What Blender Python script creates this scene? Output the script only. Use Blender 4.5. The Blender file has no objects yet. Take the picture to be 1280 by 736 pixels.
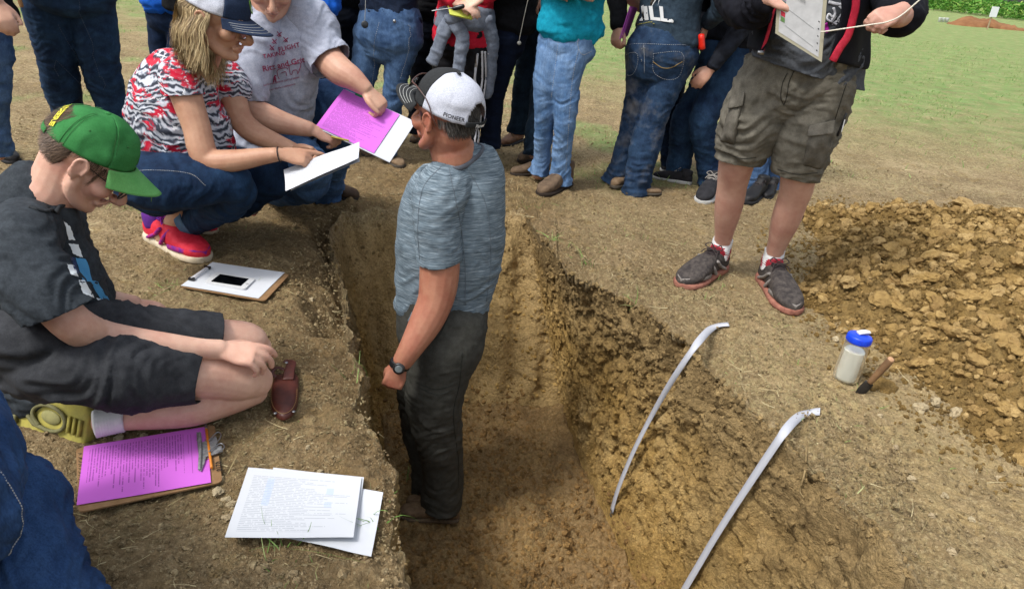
import bpy, bmesh, math, random
import numpy as np
from mathutils import Vector, Matrix
from mathutils.bvhtree import BVHTree
random.seed(7); RS = np.random.RandomState(7)
SC = bpy.context.scene; COL = SC.collection; PI = math.pi

# ------------------------------------------------------------------ camera
CAM_H = 1.27; FPX = 900.0; PITCH = math.atan(428/900.0); ROLL = math.radians(5)
_fw = np.array([0, math.cos(PITCH), -math.sin(PITCH)]); _r0 = np.array([1., 0, 0]); _u0 = np.array([0, math.sin(PITCH), math.cos(PITCH)])
_R = math.cos(ROLL)*_r0+math.sin(ROLL)*_u0; _U = math.cos(ROLL)*_u0-math.sin(ROLL)*_r0
CAMP = np.array([0, 0, CAM_H])
cam = bpy.data.cameras.new('camera'); camo = bpy.data.objects.new('camera', cam); COL.objects.link(camo)
cam.sensor_width = 36; cam.lens = FPX/1280*36; cam.clip_end = 400; cam.clip_start = .05
M = Matrix.Identity(4)
for i in range(3):
    M[i][0] = _R[i]; M[i][1] = _U[i]; M[i][2] = -_fw[i]; M[i][3] = CAMP[i]
camo.matrix_world = M
SC.camera = camo
# ------------------------------------------------------------------ light: bright overcast day
w = bpy.data.worlds.new('World'); SC.world = w; w.use_nodes = True
nt = w.node_tree; bg = nt.nodes['Background']
sky = nt.nodes.new('ShaderNodeTexSky'); sky.sky_type = 'NISHITA'; sky.sun_disc = False
SUN_EL = math.radians(58); SUN_AZ = math.radians(232)
sky.sun_elevation = SUN_EL; sky.sun_rotation = SUN_AZ; sky.dust_density = 4; sky.air_density = 1.2
hs = nt.nodes.new('ShaderNodeHueSaturation'); hs.inputs['Saturation'].default_value = .38
nt.links.new(sky.outputs[0], hs.inputs['Color']); nt.links.new(hs.outputs[0], bg.inputs['Color']); bg.inputs['Strength'].default_value = .133
sl = bpy.data.lights.new('sun', 'SUN'); sl.energy = 1.5; sl.angle = math.radians(10); sl.color = (1, .96, .9)
slo = bpy.data.objects.new('sun', sl); COL.objects.link(slo)
sd = Vector((math.sin(SUN_AZ)*math.cos(SUN_EL), math.cos(SUN_AZ)*math.cos(SUN_EL), math.sin(SUN_EL)))
slo.rotation_euler = sd.to_track_quat('Z', 'Y').to_euler(); slo.location = sd*10
SC.view_settings.view_transform = 'Standard'; SC.view_settings.look = 'None'
SC.view_settings.exposure = 0.88; SC.view_settings.gamma = 1

# ------------------------------------------------------------------ picture measurements to places
def ray(x, y): return _fw+_R*(x-640)/FPX-_U*(y-368)/FPX
def G(x, y, z=0.):
    d = ray(x, y); return CAMP+d*(z-CAM_H)/d[2]
def P(x, y, Y):
    d = ray(x, y); return CAMP+d*Y/d[1]
def dep(v): return float((np.asarray(v)-CAMP)@_fw)
# ------------------------------------------------------------------ numeric noise
def _h(ix, iy, iz, s):
    n = (ix*374761393+iy*668265263+iz*1274126177+s*974634777) & 0xffffffff
    n = ((n ^ (n >> 13))*1274126177) & 0xffffffff
    return ((n ^ (n >> 16)) & 0xffff)/32767.5-1
def vn(p, s=0):
    p = np.asarray(p, float); i = np.floor(p).astype(np.int64); f = p-i; u = f*f*f*(f*(f*6-15)+10)
    r = 0
    for a in (0, 1):
        wa = u[:, 0] if a else 1-u[:, 0]
        for b in (0, 1):
            wb = u[:, 1] if b else 1-u[:, 1]
            for c in (0, 1):
                wc = u[:, 2] if c else 1-u[:, 2]
                r = r+wa*wb*wc*_h(i[:, 0]+a, i[:, 1]+b, i[:, 2]+c, s)
    return r
def fbm(p, o=4, g=.5, s=0):
    r = 0; a = 1; q = np.asarray(p, float).copy()
    for k in range(o):
        r = r+a*vn(q, s+k*17); a *= g; q = q*2.03+3.7
    return r
def ridge(p, o=3, s=0):
    r = 0; a = 1; q = np.asarray(p, float).copy()
    for k in range(o):
        r = r+a*(1-2*np.abs(vn(q, s+k*13))); a *= .5; q = q*2.1+1.3
    return r
def sstep(a, b, x):
    t = np.clip((x-a)/(b-a), 0, 1); return t*t*(3-2*t)
def nrm(v):
    v = np.asarray(v, float); return v/(np.linalg.norm(v)+1e-12)
A_ = lambda *v: np.array(v, float)

# ------------------------------------------------------------------ materials
def lin(h):
    if isinstance(h, str):
        h = [int(h[i:i+2], 16)/255 for i in (0, 2, 4)]
        h = [c/12.92 if c <= .04045 else ((c+.055)/1.055)**2.4 for c in h]
    return (*h, 1)
class NT:
    def __init__(s, name):
        s.m = bpy.data.materials.new(name); s.m.use_nodes = True; s.t = s.m.node_tree; s.b = s.t.nodes['Principled BSDF']
    def n(s, k, **kw):
        o = s.t.nodes.new('ShaderNode'+k)
        for a, v in kw.items():
            if a in o.inputs.keys(): o.inputs[a].default_value = v
            else: setattr(o, a, v)
        return o
    def l(s, a, b): s.t.links.new(a, b)
    def noise(s, scale, detail=4, rough=.6, vec=None, sc=None):
        o = s.n('TexNoise'); o.inputs['Scale'].default_value = scale; o.inputs['Detail'].default_value = detail; o.inputs['Roughness'].default_value = rough
        v = vec or s.co()
        if sc:
            mp = s.n('Mapping'); mp.inputs['Scale'].default_value = sc; s.l(v, mp.inputs[0]); v = mp.outputs[0]
        s.l(v, o.inputs['Vector']); return o.outputs['Fac']
    def co(s):
        if not hasattr(s, '_c'): s._c = s.n('TexCoord').outputs['Object']
        return s._c
    def ramp(s, fac, stops, ip='LINEAR'):
        r = s.n('ValToRGB'); r.color_ramp.interpolation = ip; e = r.color_ramp.elements
        while len(e) < len(stops): e.new(.5)
        for i, (p, c) in enumerate(stops): e[i].position = p; e[i].color = lin(c) if not isinstance(c, float) else (c, c, c, 1)
        s.l(fac, r.inputs[0]); return r.outputs[0]
    def mix(s, fac, a, b, mode='MIX'):
        o = s.n('MixRGB'); o.blend_type = mode
        for k, v in ((0, fac), (1, a), (2, b)):
            if isinstance(v, (float, int)): o.inputs[k].default_value = v
            elif isinstance(v, (str, tuple)): o.inputs[k].default_value = lin(v)
            else: s.l(v, o.inputs[k])
        return o.outputs[0]
    def math(s, op, a, b=None):
        o = s.n('Math'); o.operation = op
        for k, v in ((0, a), (1, b)):
            if v is None: continue
            if isinstance(v, (float, int)): o.inputs[k].default_value = v
            else: s.l(v, o.inputs[k])
        return o.outputs[0]
    def attr(s, name, fac=True):
        o = s.n('Attribute'); o.attribute_name = name; return o.outputs['Fac' if fac else 'Color']
    def col(s, c): s.l(c, s.b.inputs['Base Color'])
    def bump(s, h, st=.3, d=.002):
        o = s.n('Bump'); o.inputs['Strength'].default_value = st; o.inputs['Distance'].default_value = d
        s.l(h, o.inputs['Height']); s.l(o.outputs[0], s.b.inputs['Normal'])
    def fin(s, rough=.8, spec=.3):
        s.b.inputs['Roughness'].default_value = rough; s.b.inputs['Specular IOR Level'].default_value = spec; return s.m
_mc = {}
def plain(name, c, rough=.7, c2=None, scale=30, spec=.3, bump=0, bs=200, metal=0, detail=4):
    if name in _mc: return _mc[name]
    t = NT(name); c2 = c2 or c
    t.col(t.ramp(t.noise(scale, detail), [(.35, c), (.68, c2)]))
    if bump: t.bump(t.noise(bs, 3), bump)
    t.b.inputs['Metallic'].default_value = metal
    _mc[name] = t.fin(rough, spec); return _mc[name]
def skin(name, c, c2, c3):
    t = NT(name)
    a = t.ramp(t.noise(22, 5, .6), [(.3, c), (.7, c2)])
    a = t.mix(t.ramp(t.noise(9, 2), [(.45, 0.), (.75, .55)]), a, c3)
    a = t.mix(t.ramp(t.noise(420, 2), [(.35, .0), (.75, .22)]), a, c3)
    t.col(a); t.bump(t.noise(500, 3), .18, .001)
    t.b.inputs['Subsurface Weight'].default_value = .12; t.b.inputs['Subsurface Radius'].default_value = (.012, .004, .002); t.b.inputs['Subsurface Scale'].default_value = .5
    return t.fin(.52, .35)
def denim(name, dark, light, dirt=0, fade=.5):
    t = NT(name)
    w = t.ramp(t.attr('wear_shade'), [(.0, 0.), (1., 1.)])
    n = t.ramp(t.noise(14, 4, .65), [(.3, 0.), (.72, 1.)])
    f = t.math('ADD', t.math('MULTIPLY', n, .45), t.math('MULTIPLY', w, fade))
    a = t.mix(f, dark, light)
    g = t.noise(330, 2, .6, sc=(1, 1, .25)); a = t.mix(.22, a, t.ramp(g, [(.3, .0), (.7, 1.)]), 'OVERLAY')
    g2 = t.noise(60, 3, .6, sc=(1, 1, .12)); a = t.mix(.2, a, t.ramp(g2, [(.3, .15), (.7, .85)]), 'OVERLAY')
    if dirt: a = t.mix(t.math('MULTIPLY', t.ramp(t.noise(7, 4, .65), [(.5, 0.), (.72, 1.)]), dirt), a, '8A7A58')
    t.col(a); t.bump(t.noise(420, 3), .25, .0015); return t.fin(.88, .15)
def cloth(name, c, c2, scale=40, streak=None, bump=.2, rough=.85, fine=.15):
    t = NT(name)
    a = t.ramp(t.noise(scale, 5, .65, sc=streak), [(.32, c), (.68, c2)])
    a = t.mix(fine, a, t.ramp(t.noise(300, 2), [(.3, 0.), (.7, 1.)]), 'OVERLAY')
    t.col(a); t.bump(t.noise(450, 3), bump, .001); return t.fin(rough, .15)

# ------------------------------------------------------------------ objects
def link(o, parent=None):
    COL.objects.link(o)
    if parent is not None: o.parent = parent
    return o
def tag(o, label=None, cat=None, group=None, kind=None):
    if label: o['label'] = label
    if cat: o['category'] = cat
    if group: o['group'] = group
    if kind: o['kind'] = kind
    return o
def thing(name, label, cat, loc=(0, 0, 0), group=None):
    o = bpy.data.objects.new(name, None); o.location = Vector([float(c) for c in loc]); o.empty_display_size = .1
    return tag(link(o), label, cat, group)
def mesh_obj(name, v, f, mat, parent=None, smooth=True, attrs=None, uv=None):
    """v in world coordinates; the parent's location is taken off"""
    me = bpy.data.meshes.new(name); v = np.asarray(v, float)
    off = np.zeros(3); q = parent
    while q is not None: off = off+np.array(q.location); q = q.parent
    me.from_pydata((v-off).tolist(), [], f if isinstance(f, list) else f.tolist())
    for m in (mat if isinstance(mat, list) else [mat]): me.materials.append(m)
    if smooth: me.polygons.foreach_set('use_smooth', [True]*len(me.polygons))
    for k, a in (attrs or {}).items():
        at = me.attributes.new(k, 'FLOAT', 'POINT'); at.data.foreach_set('value', np.asarray(a, dtype=np.float32))
    if uv is not None:
        l = me.uv_layers.new(name='UVMap'); idx = np.zeros(len(me.loops), dtype=np.int32); me.loops.foreach_get('vertex_index', idx)
        l.data.foreach_set('uv', np.asarray(uv)[idx].astype(np.float32).ravel())
    me.update()
    return link(bpy.data.objects.new(name, me), parent)

def catmull(P_, n):
    P_ = np.asarray(P_, float)
    if len(P_) < 3:
        t = np.linspace(0, 1, n+1)[:, None]; return P_[0]*(1-t)+P_[-1]*t
    Q = np.vstack([2*P_[0]-P_[1], P_, 2*P_[-1]-P_[-2]]); out = []
    for i in range(1, len(Q)-2):
        for k in range(n):
            t = k/n; a, b, c, d = Q[i-1], Q[i], Q[i+1], Q[i+2]
            out.append(.5*((2*b)+(-a+c)*t+(2*a-5*b+4*c-d)*t*t+(-a+3*b-3*c+d)*t**3))
    out.append(Q[-2]); return np.array(out)
class Sh:
    def __init__(s): s.v = []; s.f = []; s.k = 0
    def add(s, v, f):
        s.v.append(np.asarray(v, float)); s.f += [tuple(i+s.k for i in q) for q in f]; s.k += len(v); return s
    def V(s): return np.vstack(s.v)
    def tube(s, pts, rad, up=(0, -1, .3), n=14, sub=4, cap=.7, ends=True):
        """rad: number or (side, up) radii per point; side = t x up"""
        r = np.array([(q, q) if np.isscalar(q) else tuple(q) for q in rad], float)
        pts = np.asarray(pts, float)
        C = catmull(pts, sub); Rr = np.maximum(catmull(r, sub), 1e-4)
        T = np.gradient(C, axis=0); T /= np.linalg.norm(T, axis=1)[:, None]+1e-12
        up = nrm(up); c = []; rr = []; tt = []
        if cap and ends:
            for a in (80, 55, 30):
                a = math.radians(a); c.append(C[0]-T[0]*Rr[0].min()*cap*math.sin(a)); rr.append(Rr[0]*math.cos(a)); tt.append(T[0])
        c += list(C); rr += list(Rr); tt += list(T)
        if cap and ends:
            for a in (30, 55, 80):
                a = math.radians(a); c.append(C[-1]+T[-1]*Rr[-1].min()*cap*math.sin(a)); rr.append(Rr[-1]*math.cos(a)); tt.append(T[-1])
        ang = np.linspace(0, 2*PI, n, endpoint=False); V = []
        for ci, ri, ti in zip(c, rr, tt):
            b = up-ti*(up@ti)
            if np.linalg.norm(b) < .15: b = A_(1, 0, 0)-ti*ti[0]
            b = nrm(b); a = np.cross(ti, b)
            V.append(ci+np.outer(np.cos(ang)*ri[0], a)+np.outer(np.sin(ang)*ri[1], b))
        m = len(c); F = []
        for i in range(m-1):
            for j in range(n):
                F.append((i*n+j, i*n+(j+1) % n, (i+1)*n+(j+1) % n, (i+1)*n+j))
        if ends: F.append(tuple(range(n-1, -1, -1))); F.append(tuple((m-1)*n+j for j in range(n)))
        return s.add(np.vstack(V), F)
    def ell(s, c, r, R=None, nu=16, nv=10):
        V = [(0, 0, -1)]; 
        for i in range(1, nv):
            a = -PI/2+PI*i/nv
            for j in range(nu): b = 2*PI*j/nu; V.append((math.cos(a)*math.cos(b), math.cos(a)*math.sin(b), math.sin(a)))
        V.append((0, 0, 1)); V = np.array(V)*np.array(r if not np.isscalar(r) else (r, r, r))
        if R is not None: V = V@np.asarray(R).T
        F = [(0, 1+(j+1) % nu, 1+j) for j in range(nu)]
        for i in range(nv-2):
            for j in range(nu): F.append((1+i*nu+j, 1+i*nu+(j+1) % nu, 1+(i+1)*nu+(j+1) % nu, 1+(i+1)*nu+j))
        L = 1+(nv-2)*nu; T = L+nu
        F += [(L+j, L+(j+1) % nu, T) for j in range(nu)]
        return s.add(V+np.asarray(c, float), F)
    def box(s, c, d, R=None):
        V = np.array([(x, y, z) for x in (-1, 1) for y in (-1, 1) for z in (-1, 1)], float)*np.array(d)/2
        if R is not None: V = V@np.asarray(R).T
        return s.add(V+np.asarray(c, float), [(0, 1, 3, 2), (4, 6, 7, 5), (0, 4, 5, 1), (2, 3, 7, 6), (0, 2, 6, 4), (1, 5, 7, 3)])
    def xf(s, Mx, t):
        s.v = [v@np.asarray(Mx).T+t for v in s.v]; return s
    def obj(s, name, mat, parent=None, smooth=True): return mesh_obj(name, s.V(), s.f, mat, parent, smooth)
def basis(x, y, z): return np.column_stack([x, y, z])
def frame(fwd, up=(0, 0, 1)):
    """x=left... columns: right-hand side, forward, up"""
    f = nrm(fwd); u = np.asarray(up, float); r = nrm(np.cross(f, u)); u = np.cross(r, f); return basis(r, f, u)
def remesh(sh, vox, it=3, dec=None, post=None):
    """union of the closed shapes as one continuous skin -> (verts, faces)"""
    me = bpy.data.meshes.new('t'); me.from_pydata(sh.V().tolist(), [], sh.f)
    o = bpy.data.objects.new('t', me); COL.objects.link(o)
    m = o.modifiers.new('r', 'REMESH'); m.mode = 'VOXEL'; m.voxel_size = vox
    if it: m = o.modifiers.new('s', 'SMOOTH'); m.factor = .5; m.iterations = it
    if dec: m = o.modifiers.new('d', 'DECIMATE'); m.ratio = dec
    dg = bpy.context.evaluated_depsgraph_get(); e = bpy.data.meshes.new_from_object(o.evaluated_get(dg))
    bpy.data.objects.remove(o); bpy.data.meshes.remove(me)
    return e
def mv(me):
    a = np.zeros(len(me.vertices)*3); me.vertices.foreach_get('co', a); return a.reshape(-1, 3)
def mn(me):
    a = np.zeros(len(me.vertices)*3); me.vertices.foreach_get('normal', a); return a.reshape(-1, 3)
def setv(me, v): me.vertices.foreach_set('co', np.asarray(v).ravel()); me.update()
def evalmods(me, mods):
    o = bpy.data.objects.new('t', me); COL.objects.link(o)
    for k, kw in mods:
        m = o.modifiers.new(k, k)
        for a, b in kw.items(): setattr(m, a, b)
    dg = bpy.context.evaluated_depsgraph_get(); e = bpy.data.meshes.new_from_object(o.evaluated_get(dg))
    bpy.data.objects.remove(o); return e
def finish(name, me, mat, parent=None, smooth=True):
    """mesh in world coordinates -> object under parent"""
    off = np.zeros(3); q = parent
    while q is not None: off = off+np.array(q.location); q = q.parent
    me.transform(Matrix.Translation(Vector((-off).tolist()))); me.name = name
    me.materials.clear()
    for m in (mat if isinstance(mat, list) else [mat]): me.materials.append(m)
    if smooth: me.polygons.foreach_set('use_smooth', [True]*len(me.polygons))
    return link(bpy.data.objects.new(name, me), parent)
def cutmesh(me, cuts):
    """cuts: (point, outward normal, radius): slices off what lies beyond, near the point, leaving an open hem"""
    bm = bmesh.new(); bm.from_mesh(me)
    for c, n, r in cuts:
        c = Vector(c); n = Vector(n).normalized(); r2 = r*r
        fs = [f for f in bm.faces if (f.calc_center_median()-c).length_squared < r2]
        g = set(fs)
        for f in fs: g.update(f.edges); g.update(f.verts)
        if fs: bmesh.ops.bisect_plane(bm, geom=list(g), plane_co=c, plane_no=n, clear_outer=True)
    bm.to_mesh(me); bm.free(); me.update(); return me
def creases(me, bones, amp, freq=34, seed=0, s2=.06, base=.35):
    """fabric folds: ridges across each bone; bones: (a, b, amp_a, amp_b)"""
    v = mv(me); n = mn(me); W = np.zeros(len(v))+1e-9; D = np.zeros(len(v))
    for k, (a, b, aa, ab) in enumerate(bones):
        a = np.asarray(a, float); b = np.asarray(b, float); d = b-a; L = np.linalg.norm(d); t = d/L
        s = (v-a)@t; sc = np.clip(s, 0, L); q = v-a-np.outer(sc, t); dist = np.linalg.norm(q, axis=1)
        w = np.exp(-(dist/s2)**2)*1.0+1e-9
        am = aa+(ab-aa)*np.clip(s/L, 0, 1)
        x = nrm(np.cross(t, (0.3, .9, .2))); y = np.cross(t, x)
        pc = np.column_stack([s*freq+2.2*vn(np.column_stack([v@x*7, v@y*7, s*5]), seed+3), (v@x)*9, (v@y)*9])
        D += w*am*(ridge(pc, 2, seed+k)*.6+np.maximum(ridge(pc*A_(2.1, 1.3, 1.3)+5, 2, seed+k+9)-.15, 0)*.42+fbm(np.column_stack([s*9, v@x*7, v@y*7]), 2, .5, seed+k+50)*.9); W += w
    d = D/W*amp
    setv(me, v+n*d[:, None]); return d
def set_attr(me, name, a):
    at = me.attributes.new(name, 'FLOAT', 'POINT'); at.data.foreach_set('value', np.asarray(a, dtype=np.float32))
def bvh_of(me):
    return BVHTree.FromPolygons([tuple(c) for c in mv(me)], [tuple(p.vertices) for p in me.polygons])
def snap(b, pts, dirn, off=.0015, back=.25):
    """drop points on a surface along dirn"""
    d = Vector(nrm(dirn)); out = []
    for p in pts:
        p = Vector([float(c) for c in p]); h = b.ray_cast(p-d*back, d, back*2.5)
        if h[0] is None: h = b.find_nearest(p)
        nn = h[1] if h[1].dot(d) < 0 else -h[1]
        out.append(np.array(h[0]+nn*off))
    return np.array(out)
def text_mesh(s, size, bold=0, sub=0):
    cu = bpy.data.curves.new('t', 'FONT'); cu.body = s; cu.size = size; cu.align_x = 'CENTER'; cu.offset = bold; cu.resolution_u = 2
    o = bpy.data.objects.new('t', cu); COL.objects.link(o)
    dg = bpy.context.evaluated_depsgraph_get(); me = bpy.data.meshes.new_from_object(o.evaluated_get(dg)); bpy.data.objects.remove(o)
    v = mv(me); f = [tuple(p.vertices) for p in me.polygons]; return v, f
def decal(name, v2, f, o, ex, ey, dirn, b, mat, parent, off=.0015):
    v = np.asarray(o)+np.outer(v2[:, 0], ex)+np.outer(v2[:, 1], ey)
    return mesh_obj(name, snap(b, v, dirn, off), f, mat, parent)
# ------------------------------------------------------------------ the ground with the soil pit
FZ = -1.0
rimp = [(505, 736), (497, 650), (485, 570), (455, 500), (440, 450), (425, 350), (412, 282), (445, 264), (520, 257), (636, 256), (656, 261), (669, 280), (690, 305), (720, 340), (780, 372), (860, 430), (965, 530), (1070, 640), (1150, 736)]
flop = [(505, 736), (500, 700), (490, 640), (484, 590), (480, 560), (478, 530), (478, 515), (500, 511), (560, 513), (686, 515), (704, 516), (709, 532), (716, 552), (725, 575), (738, 605), (762, 655), (800, 736)]
rim = [A_(.10, .50, 0), A_(-.12, .8, 0)]+[G(*p) for p in rimp]+[A_(1.0, .95, 0), A_(.85, .55, 0), A_(.45, .40, 0)]
fl = [G(x, y, FZ) for x, y in flop]
flo_c = [A_(.15, .7, FZ), A_(-.02, 1.2, FZ), fl[0], fl[1], fl[2], fl[3], fl[4], fl[5], fl[6], fl[7], fl[8], fl[9], fl[10], fl[11], fl[12], fl[13], fl[14], fl[15], fl[16], A_(.70, 1.85, FZ), A_(.74, 1.4, FZ), A_(.74, 1.0, FZ), A_(.62, .75, FZ), A_(.38, .62, FZ)]
assert len(rim) == len(flo_c)
def closed(Pt, n):
    Pt = np.array(Pt); m = len(Pt); out = []
    for i in range(m):
        a, b, c, d = Pt[i-1], Pt[i], Pt[(i+1) % m], Pt[(i+2) % m]
        for k in range(n):
            t = k/n; out.append(.5*((2*b)+(-a+c)*t+(2*a-5*b+4*c-d)*t*t+(-a+3*b-3*c+d)*t**3))
    return np.array(out)
Rc = closed(rim, 60); Fc = closed(flo_c, 60)
C0 = A_(.12, 2.2, 0)
seg = np.linalg.norm(np.roll(Rc, -1, 0)-Rc, axis=1)
ang = np.arctan2((np.roll(Rc, -1, 0)-C0)[:, 1], (np.roll(Rc, -1, 0)-C0)[:, 0])-np.arctan2((Rc-C0)[:, 1], (Rc-C0)[:, 0])
ang = np.abs((ang+PI) % (2*PI)-PI)
wt = (seg/seg.sum()*.55+ang/ang.sum()*.45)*np.where(Rc[:, 1] < .95, .25, 1)
cum = np.concatenate([[0], np.cumsum(wt)]); cum /= cum[-1]
NT_ = 1000; us = np.arange(NT_)/NT_
def samp(X): X = np.vstack([X, X[:1]]); return np.column_stack([np.interp(us, cum, X[:, k]) for k in range(3)])
RR = samp(Rc); FF = samp(Fc)
SEG = np.interp(us, cum, np.arange(len(Rc)+1))/60.; BACK = sstep(8.3, 8.9, SEG)*(1-sstep(11.9, 12.05, SEG))
_n = fbm(RR*4.5, 3, .6, 201)*.026+fbm(RR*17, 3, .6, 202)*.014; _o = RR-C0; _o /= np.linalg.norm(_o, axis=1)[:, None]; RR = RR+_o*(_n*(1+.5*(RR[:, 0] > .1))*(1-.85*np.exp(-((np.interp(us, cum, np.arange(len(Rc)+1))/60.-12)/.35)**2)))[:, None]; RR[:, 2] = 0
def gheight(x, y):
    q = np.column_stack([x, y, np.zeros_like(x)])
    dist = np.hypot(x, y-2.2)
    near = 1-sstep(5, 12, dist)
    z = fbm(q*.9, 2, .5, 5)*.012+fbm(q*6, 3, .55, 9)*.007*(.4+.6*near)+np.maximum(ridge(q*16, 2, 21)-.3, 0)*.0045*near+fbm(q*38, 3, .6, 33)*.0062*near
    z += np.maximum(fbm(q*11, 2, .5, 61)-.45, 0)*.022*near
    return z
def greenness(x, y):
    q = np.column_stack([x, y, np.zeros_like(x)])
    far = sstep(5.6, 10.5, y+.35*(x-2)+fbm(q*.5, 2)*1.3)
    patch = sstep(.35, .9, fbm(q*1.1, 3, .6, 77)+.3*sstep(4, 6.5, y)-.1)*.8*sstep(3.6, 5.5, y)
    return np.clip(np.maximum(far, patch), 0, 1)
rings = []; attrs = []
# floor rings
fc = FF.mean(0)
fc = A_(.12, 2.0, FZ)
for k in range(60):
    t = (k/60)**.75; p = fc+(FF-fc)*t; rings.append(p); attrs.append(0)
NW = 120
nrm2 = RR-C0; nrm2[:, 2] = 0; nrm2 /= np.linalg.norm(nrm2, axis=1)[:, None]
Rm = 0
for k in range(NW):
    t = k/(NW-1); hz = t**1.0
    p = FF+(RR-FF)*t; _e = 1+.38*np.clip(RR[:, :1]*2.5, 0, 1)[:, 0]; p[:, 2] = FZ*(1-t)**_e
    rings.append(p); attrs.append(1)
r = 0; d = .009; NR_ = 312
for k in range(NR_):
    r += d; d *= 1.0178
    p = RR+nrm2*r; p[:, 2] = 0; rings.append(p); attrs.append(2)
V = np.vstack(rings); kind = np.repeat(attrs, NT_)
# wall relief
nr = len(rings)
m0 = kind == 0; m1 = kind == 1; m2 = kind == 2
t1 = np.tile(np.repeat(np.arange(NW)/(NW-1), NT_), 1)
w = V[m1]; out = np.tile(nrm2, (NW, 1))
edge = np.minimum(sstep(0, .12, t1), 1)*(1-sstep(.93, 1.0, t1)*.75)
rightish = sstep(-.2, .3, w[:, 0]+.28*(w[:, 1]-2.5)-.1)
backish = np.tile(BACK, NW); rightish = np.maximum(rightish, np.tile(sstep(11.95, 12.2, SEG)*(1-sstep(21, 23, SEG)), NW))
amp = .55+.65*rightish; amp = amp*(1-.62*backish)+.12*0
_hm = 1-.65*sstep(.65, .9, t1)
dd = fbm(w*A_(3.1, 3.1, 4), 3, .55, 101)*.028+ridge(w*A_(8, 8, 10), 3, 111)*.011+(fbm(w*30, 3, .6, 121)*.011+np.maximum(ridge(w*A_(21, 21, 26), 2, 131)-.1, 0)*.012)*_hm+np.maximum(fbm(w*14, 2, .5, 141)-.1, 0)*.030
top = sstep(.62, .9, t1)
dd = dd*(1+.7*top)
# bucket-tooth grooves down the back wall
dd = dd*amp+backish*.024*np.sin(w[:, 0]*34+fbm(w*2, 2)*1.2)*(1-sstep(.8, 1, t1))
bul = np.sin(PI*t1)*(.03*rightish)
dd = dd-.035*top*rightish; dd = np.where(dd > 0, dd*(1-.75*sstep(.6, 1, t1)), dd*(1+.3*top*rightish))
hm = sstep(.70, .92, t1)*rightish
_cf = 1-.9*np.exp(-((np.tile(SEG, NW)-12.0)/.32)**2); dd = dd*_cf; bul = bul*_cf*np.tile(sstep(12.2, 13.5, SEG), NW)
w = w+out*((dd*(1-.7*hm)+bul)*edge)[:, None]; w[:, 2] -= dd*hm*.6*edge
w[:, 2] += gheight(w[:, 0], w[:, 1])*sstep(.8, 1, t1)+fbm(w*25, 2)*.006*edge-.02*sstep(.86, 1., t1)
V[m1] = w
# floor
x, y = V[m0][:, 0], V[m0][:, 1]; q = np.column_stack([x, y, x*0])
V[m0, 2] = FZ+fbm(q*5, 3)*.022+fbm(q*26, 3, .6)*.013+np.maximum(fbm(q*13, 2, .5, 4)-.25, 0)*.05
V[m0, 2] += sstep(.0, .25, (y-3.1))*.06
# ground: rounded lip, rougher near the edge
x, y = V[m2][:, 0], V[m2][:, 1]
rr = np.repeat([np.linalg.norm(rings[60+NW+k][5]-RR[5]) for k in range(NR_)], NT_)
z = gheight(x, y)-.02*np.exp(-(rr/.06)**2)-.03*np.exp(-(rr/.3)**2)*(x > .2)
q = np.column_stack([x, y, x*0]); z += np.exp(-(rr/.18)**2)*(fbm(q*24, 3, .6, 7)*.012+np.maximum(fbm(q*12, 2, .5, 8), 0)*.012)
lsl = sstep(1.75, 2.3, y)*sstep(.2, .45, -x)*(1-sstep(3.2, 3.5, y)); z -= lsl*(.07*np.exp(-(rr/.10)**2)+.05*np.exp(-(rr/.22)**2))*(1+.8*fbm(q*7, 2, .5, 71)); rsl = (x > .1); z -= rsl*(.02*np.exp(-(rr/.14)**2))*(1+1.2*fbm(q*6, 2, .5, 72)); z += np.exp(-(rr/.45)**2)*(x > .1)*np.maximum(fbm(q*9, 3, .6, 73), 0)*.018
V[m2, 2] = z
F = []
ia = np.arange(NT_); ib = (ia+1) % NT_
for k in range(nr-1): F.append(np.column_stack([k*NT_+ia, k*NT_+ib, (k+1)*NT_+ib, (k+1)*NT_+ia]))
F = np.vstack(F)[:, ::-1]
gr = greenness(V[:, 0], V[:, 1])*(kind == 2)
wallA = np.where(kind == 1, 1., 0.)*1.; wallA[m0] = .6
wallA = wallA*np.where(kind == 1, 1-np.concatenate([np.zeros(m0.sum()), sstep(.86, 1, t1), np.zeros(m2.sum())]), 1)
dl = np.exp(-((V[:, 0]-2.0)/1.2)**2-((V[:, 1]-1.9)/1.1)**2)*(kind == 2)

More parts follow.
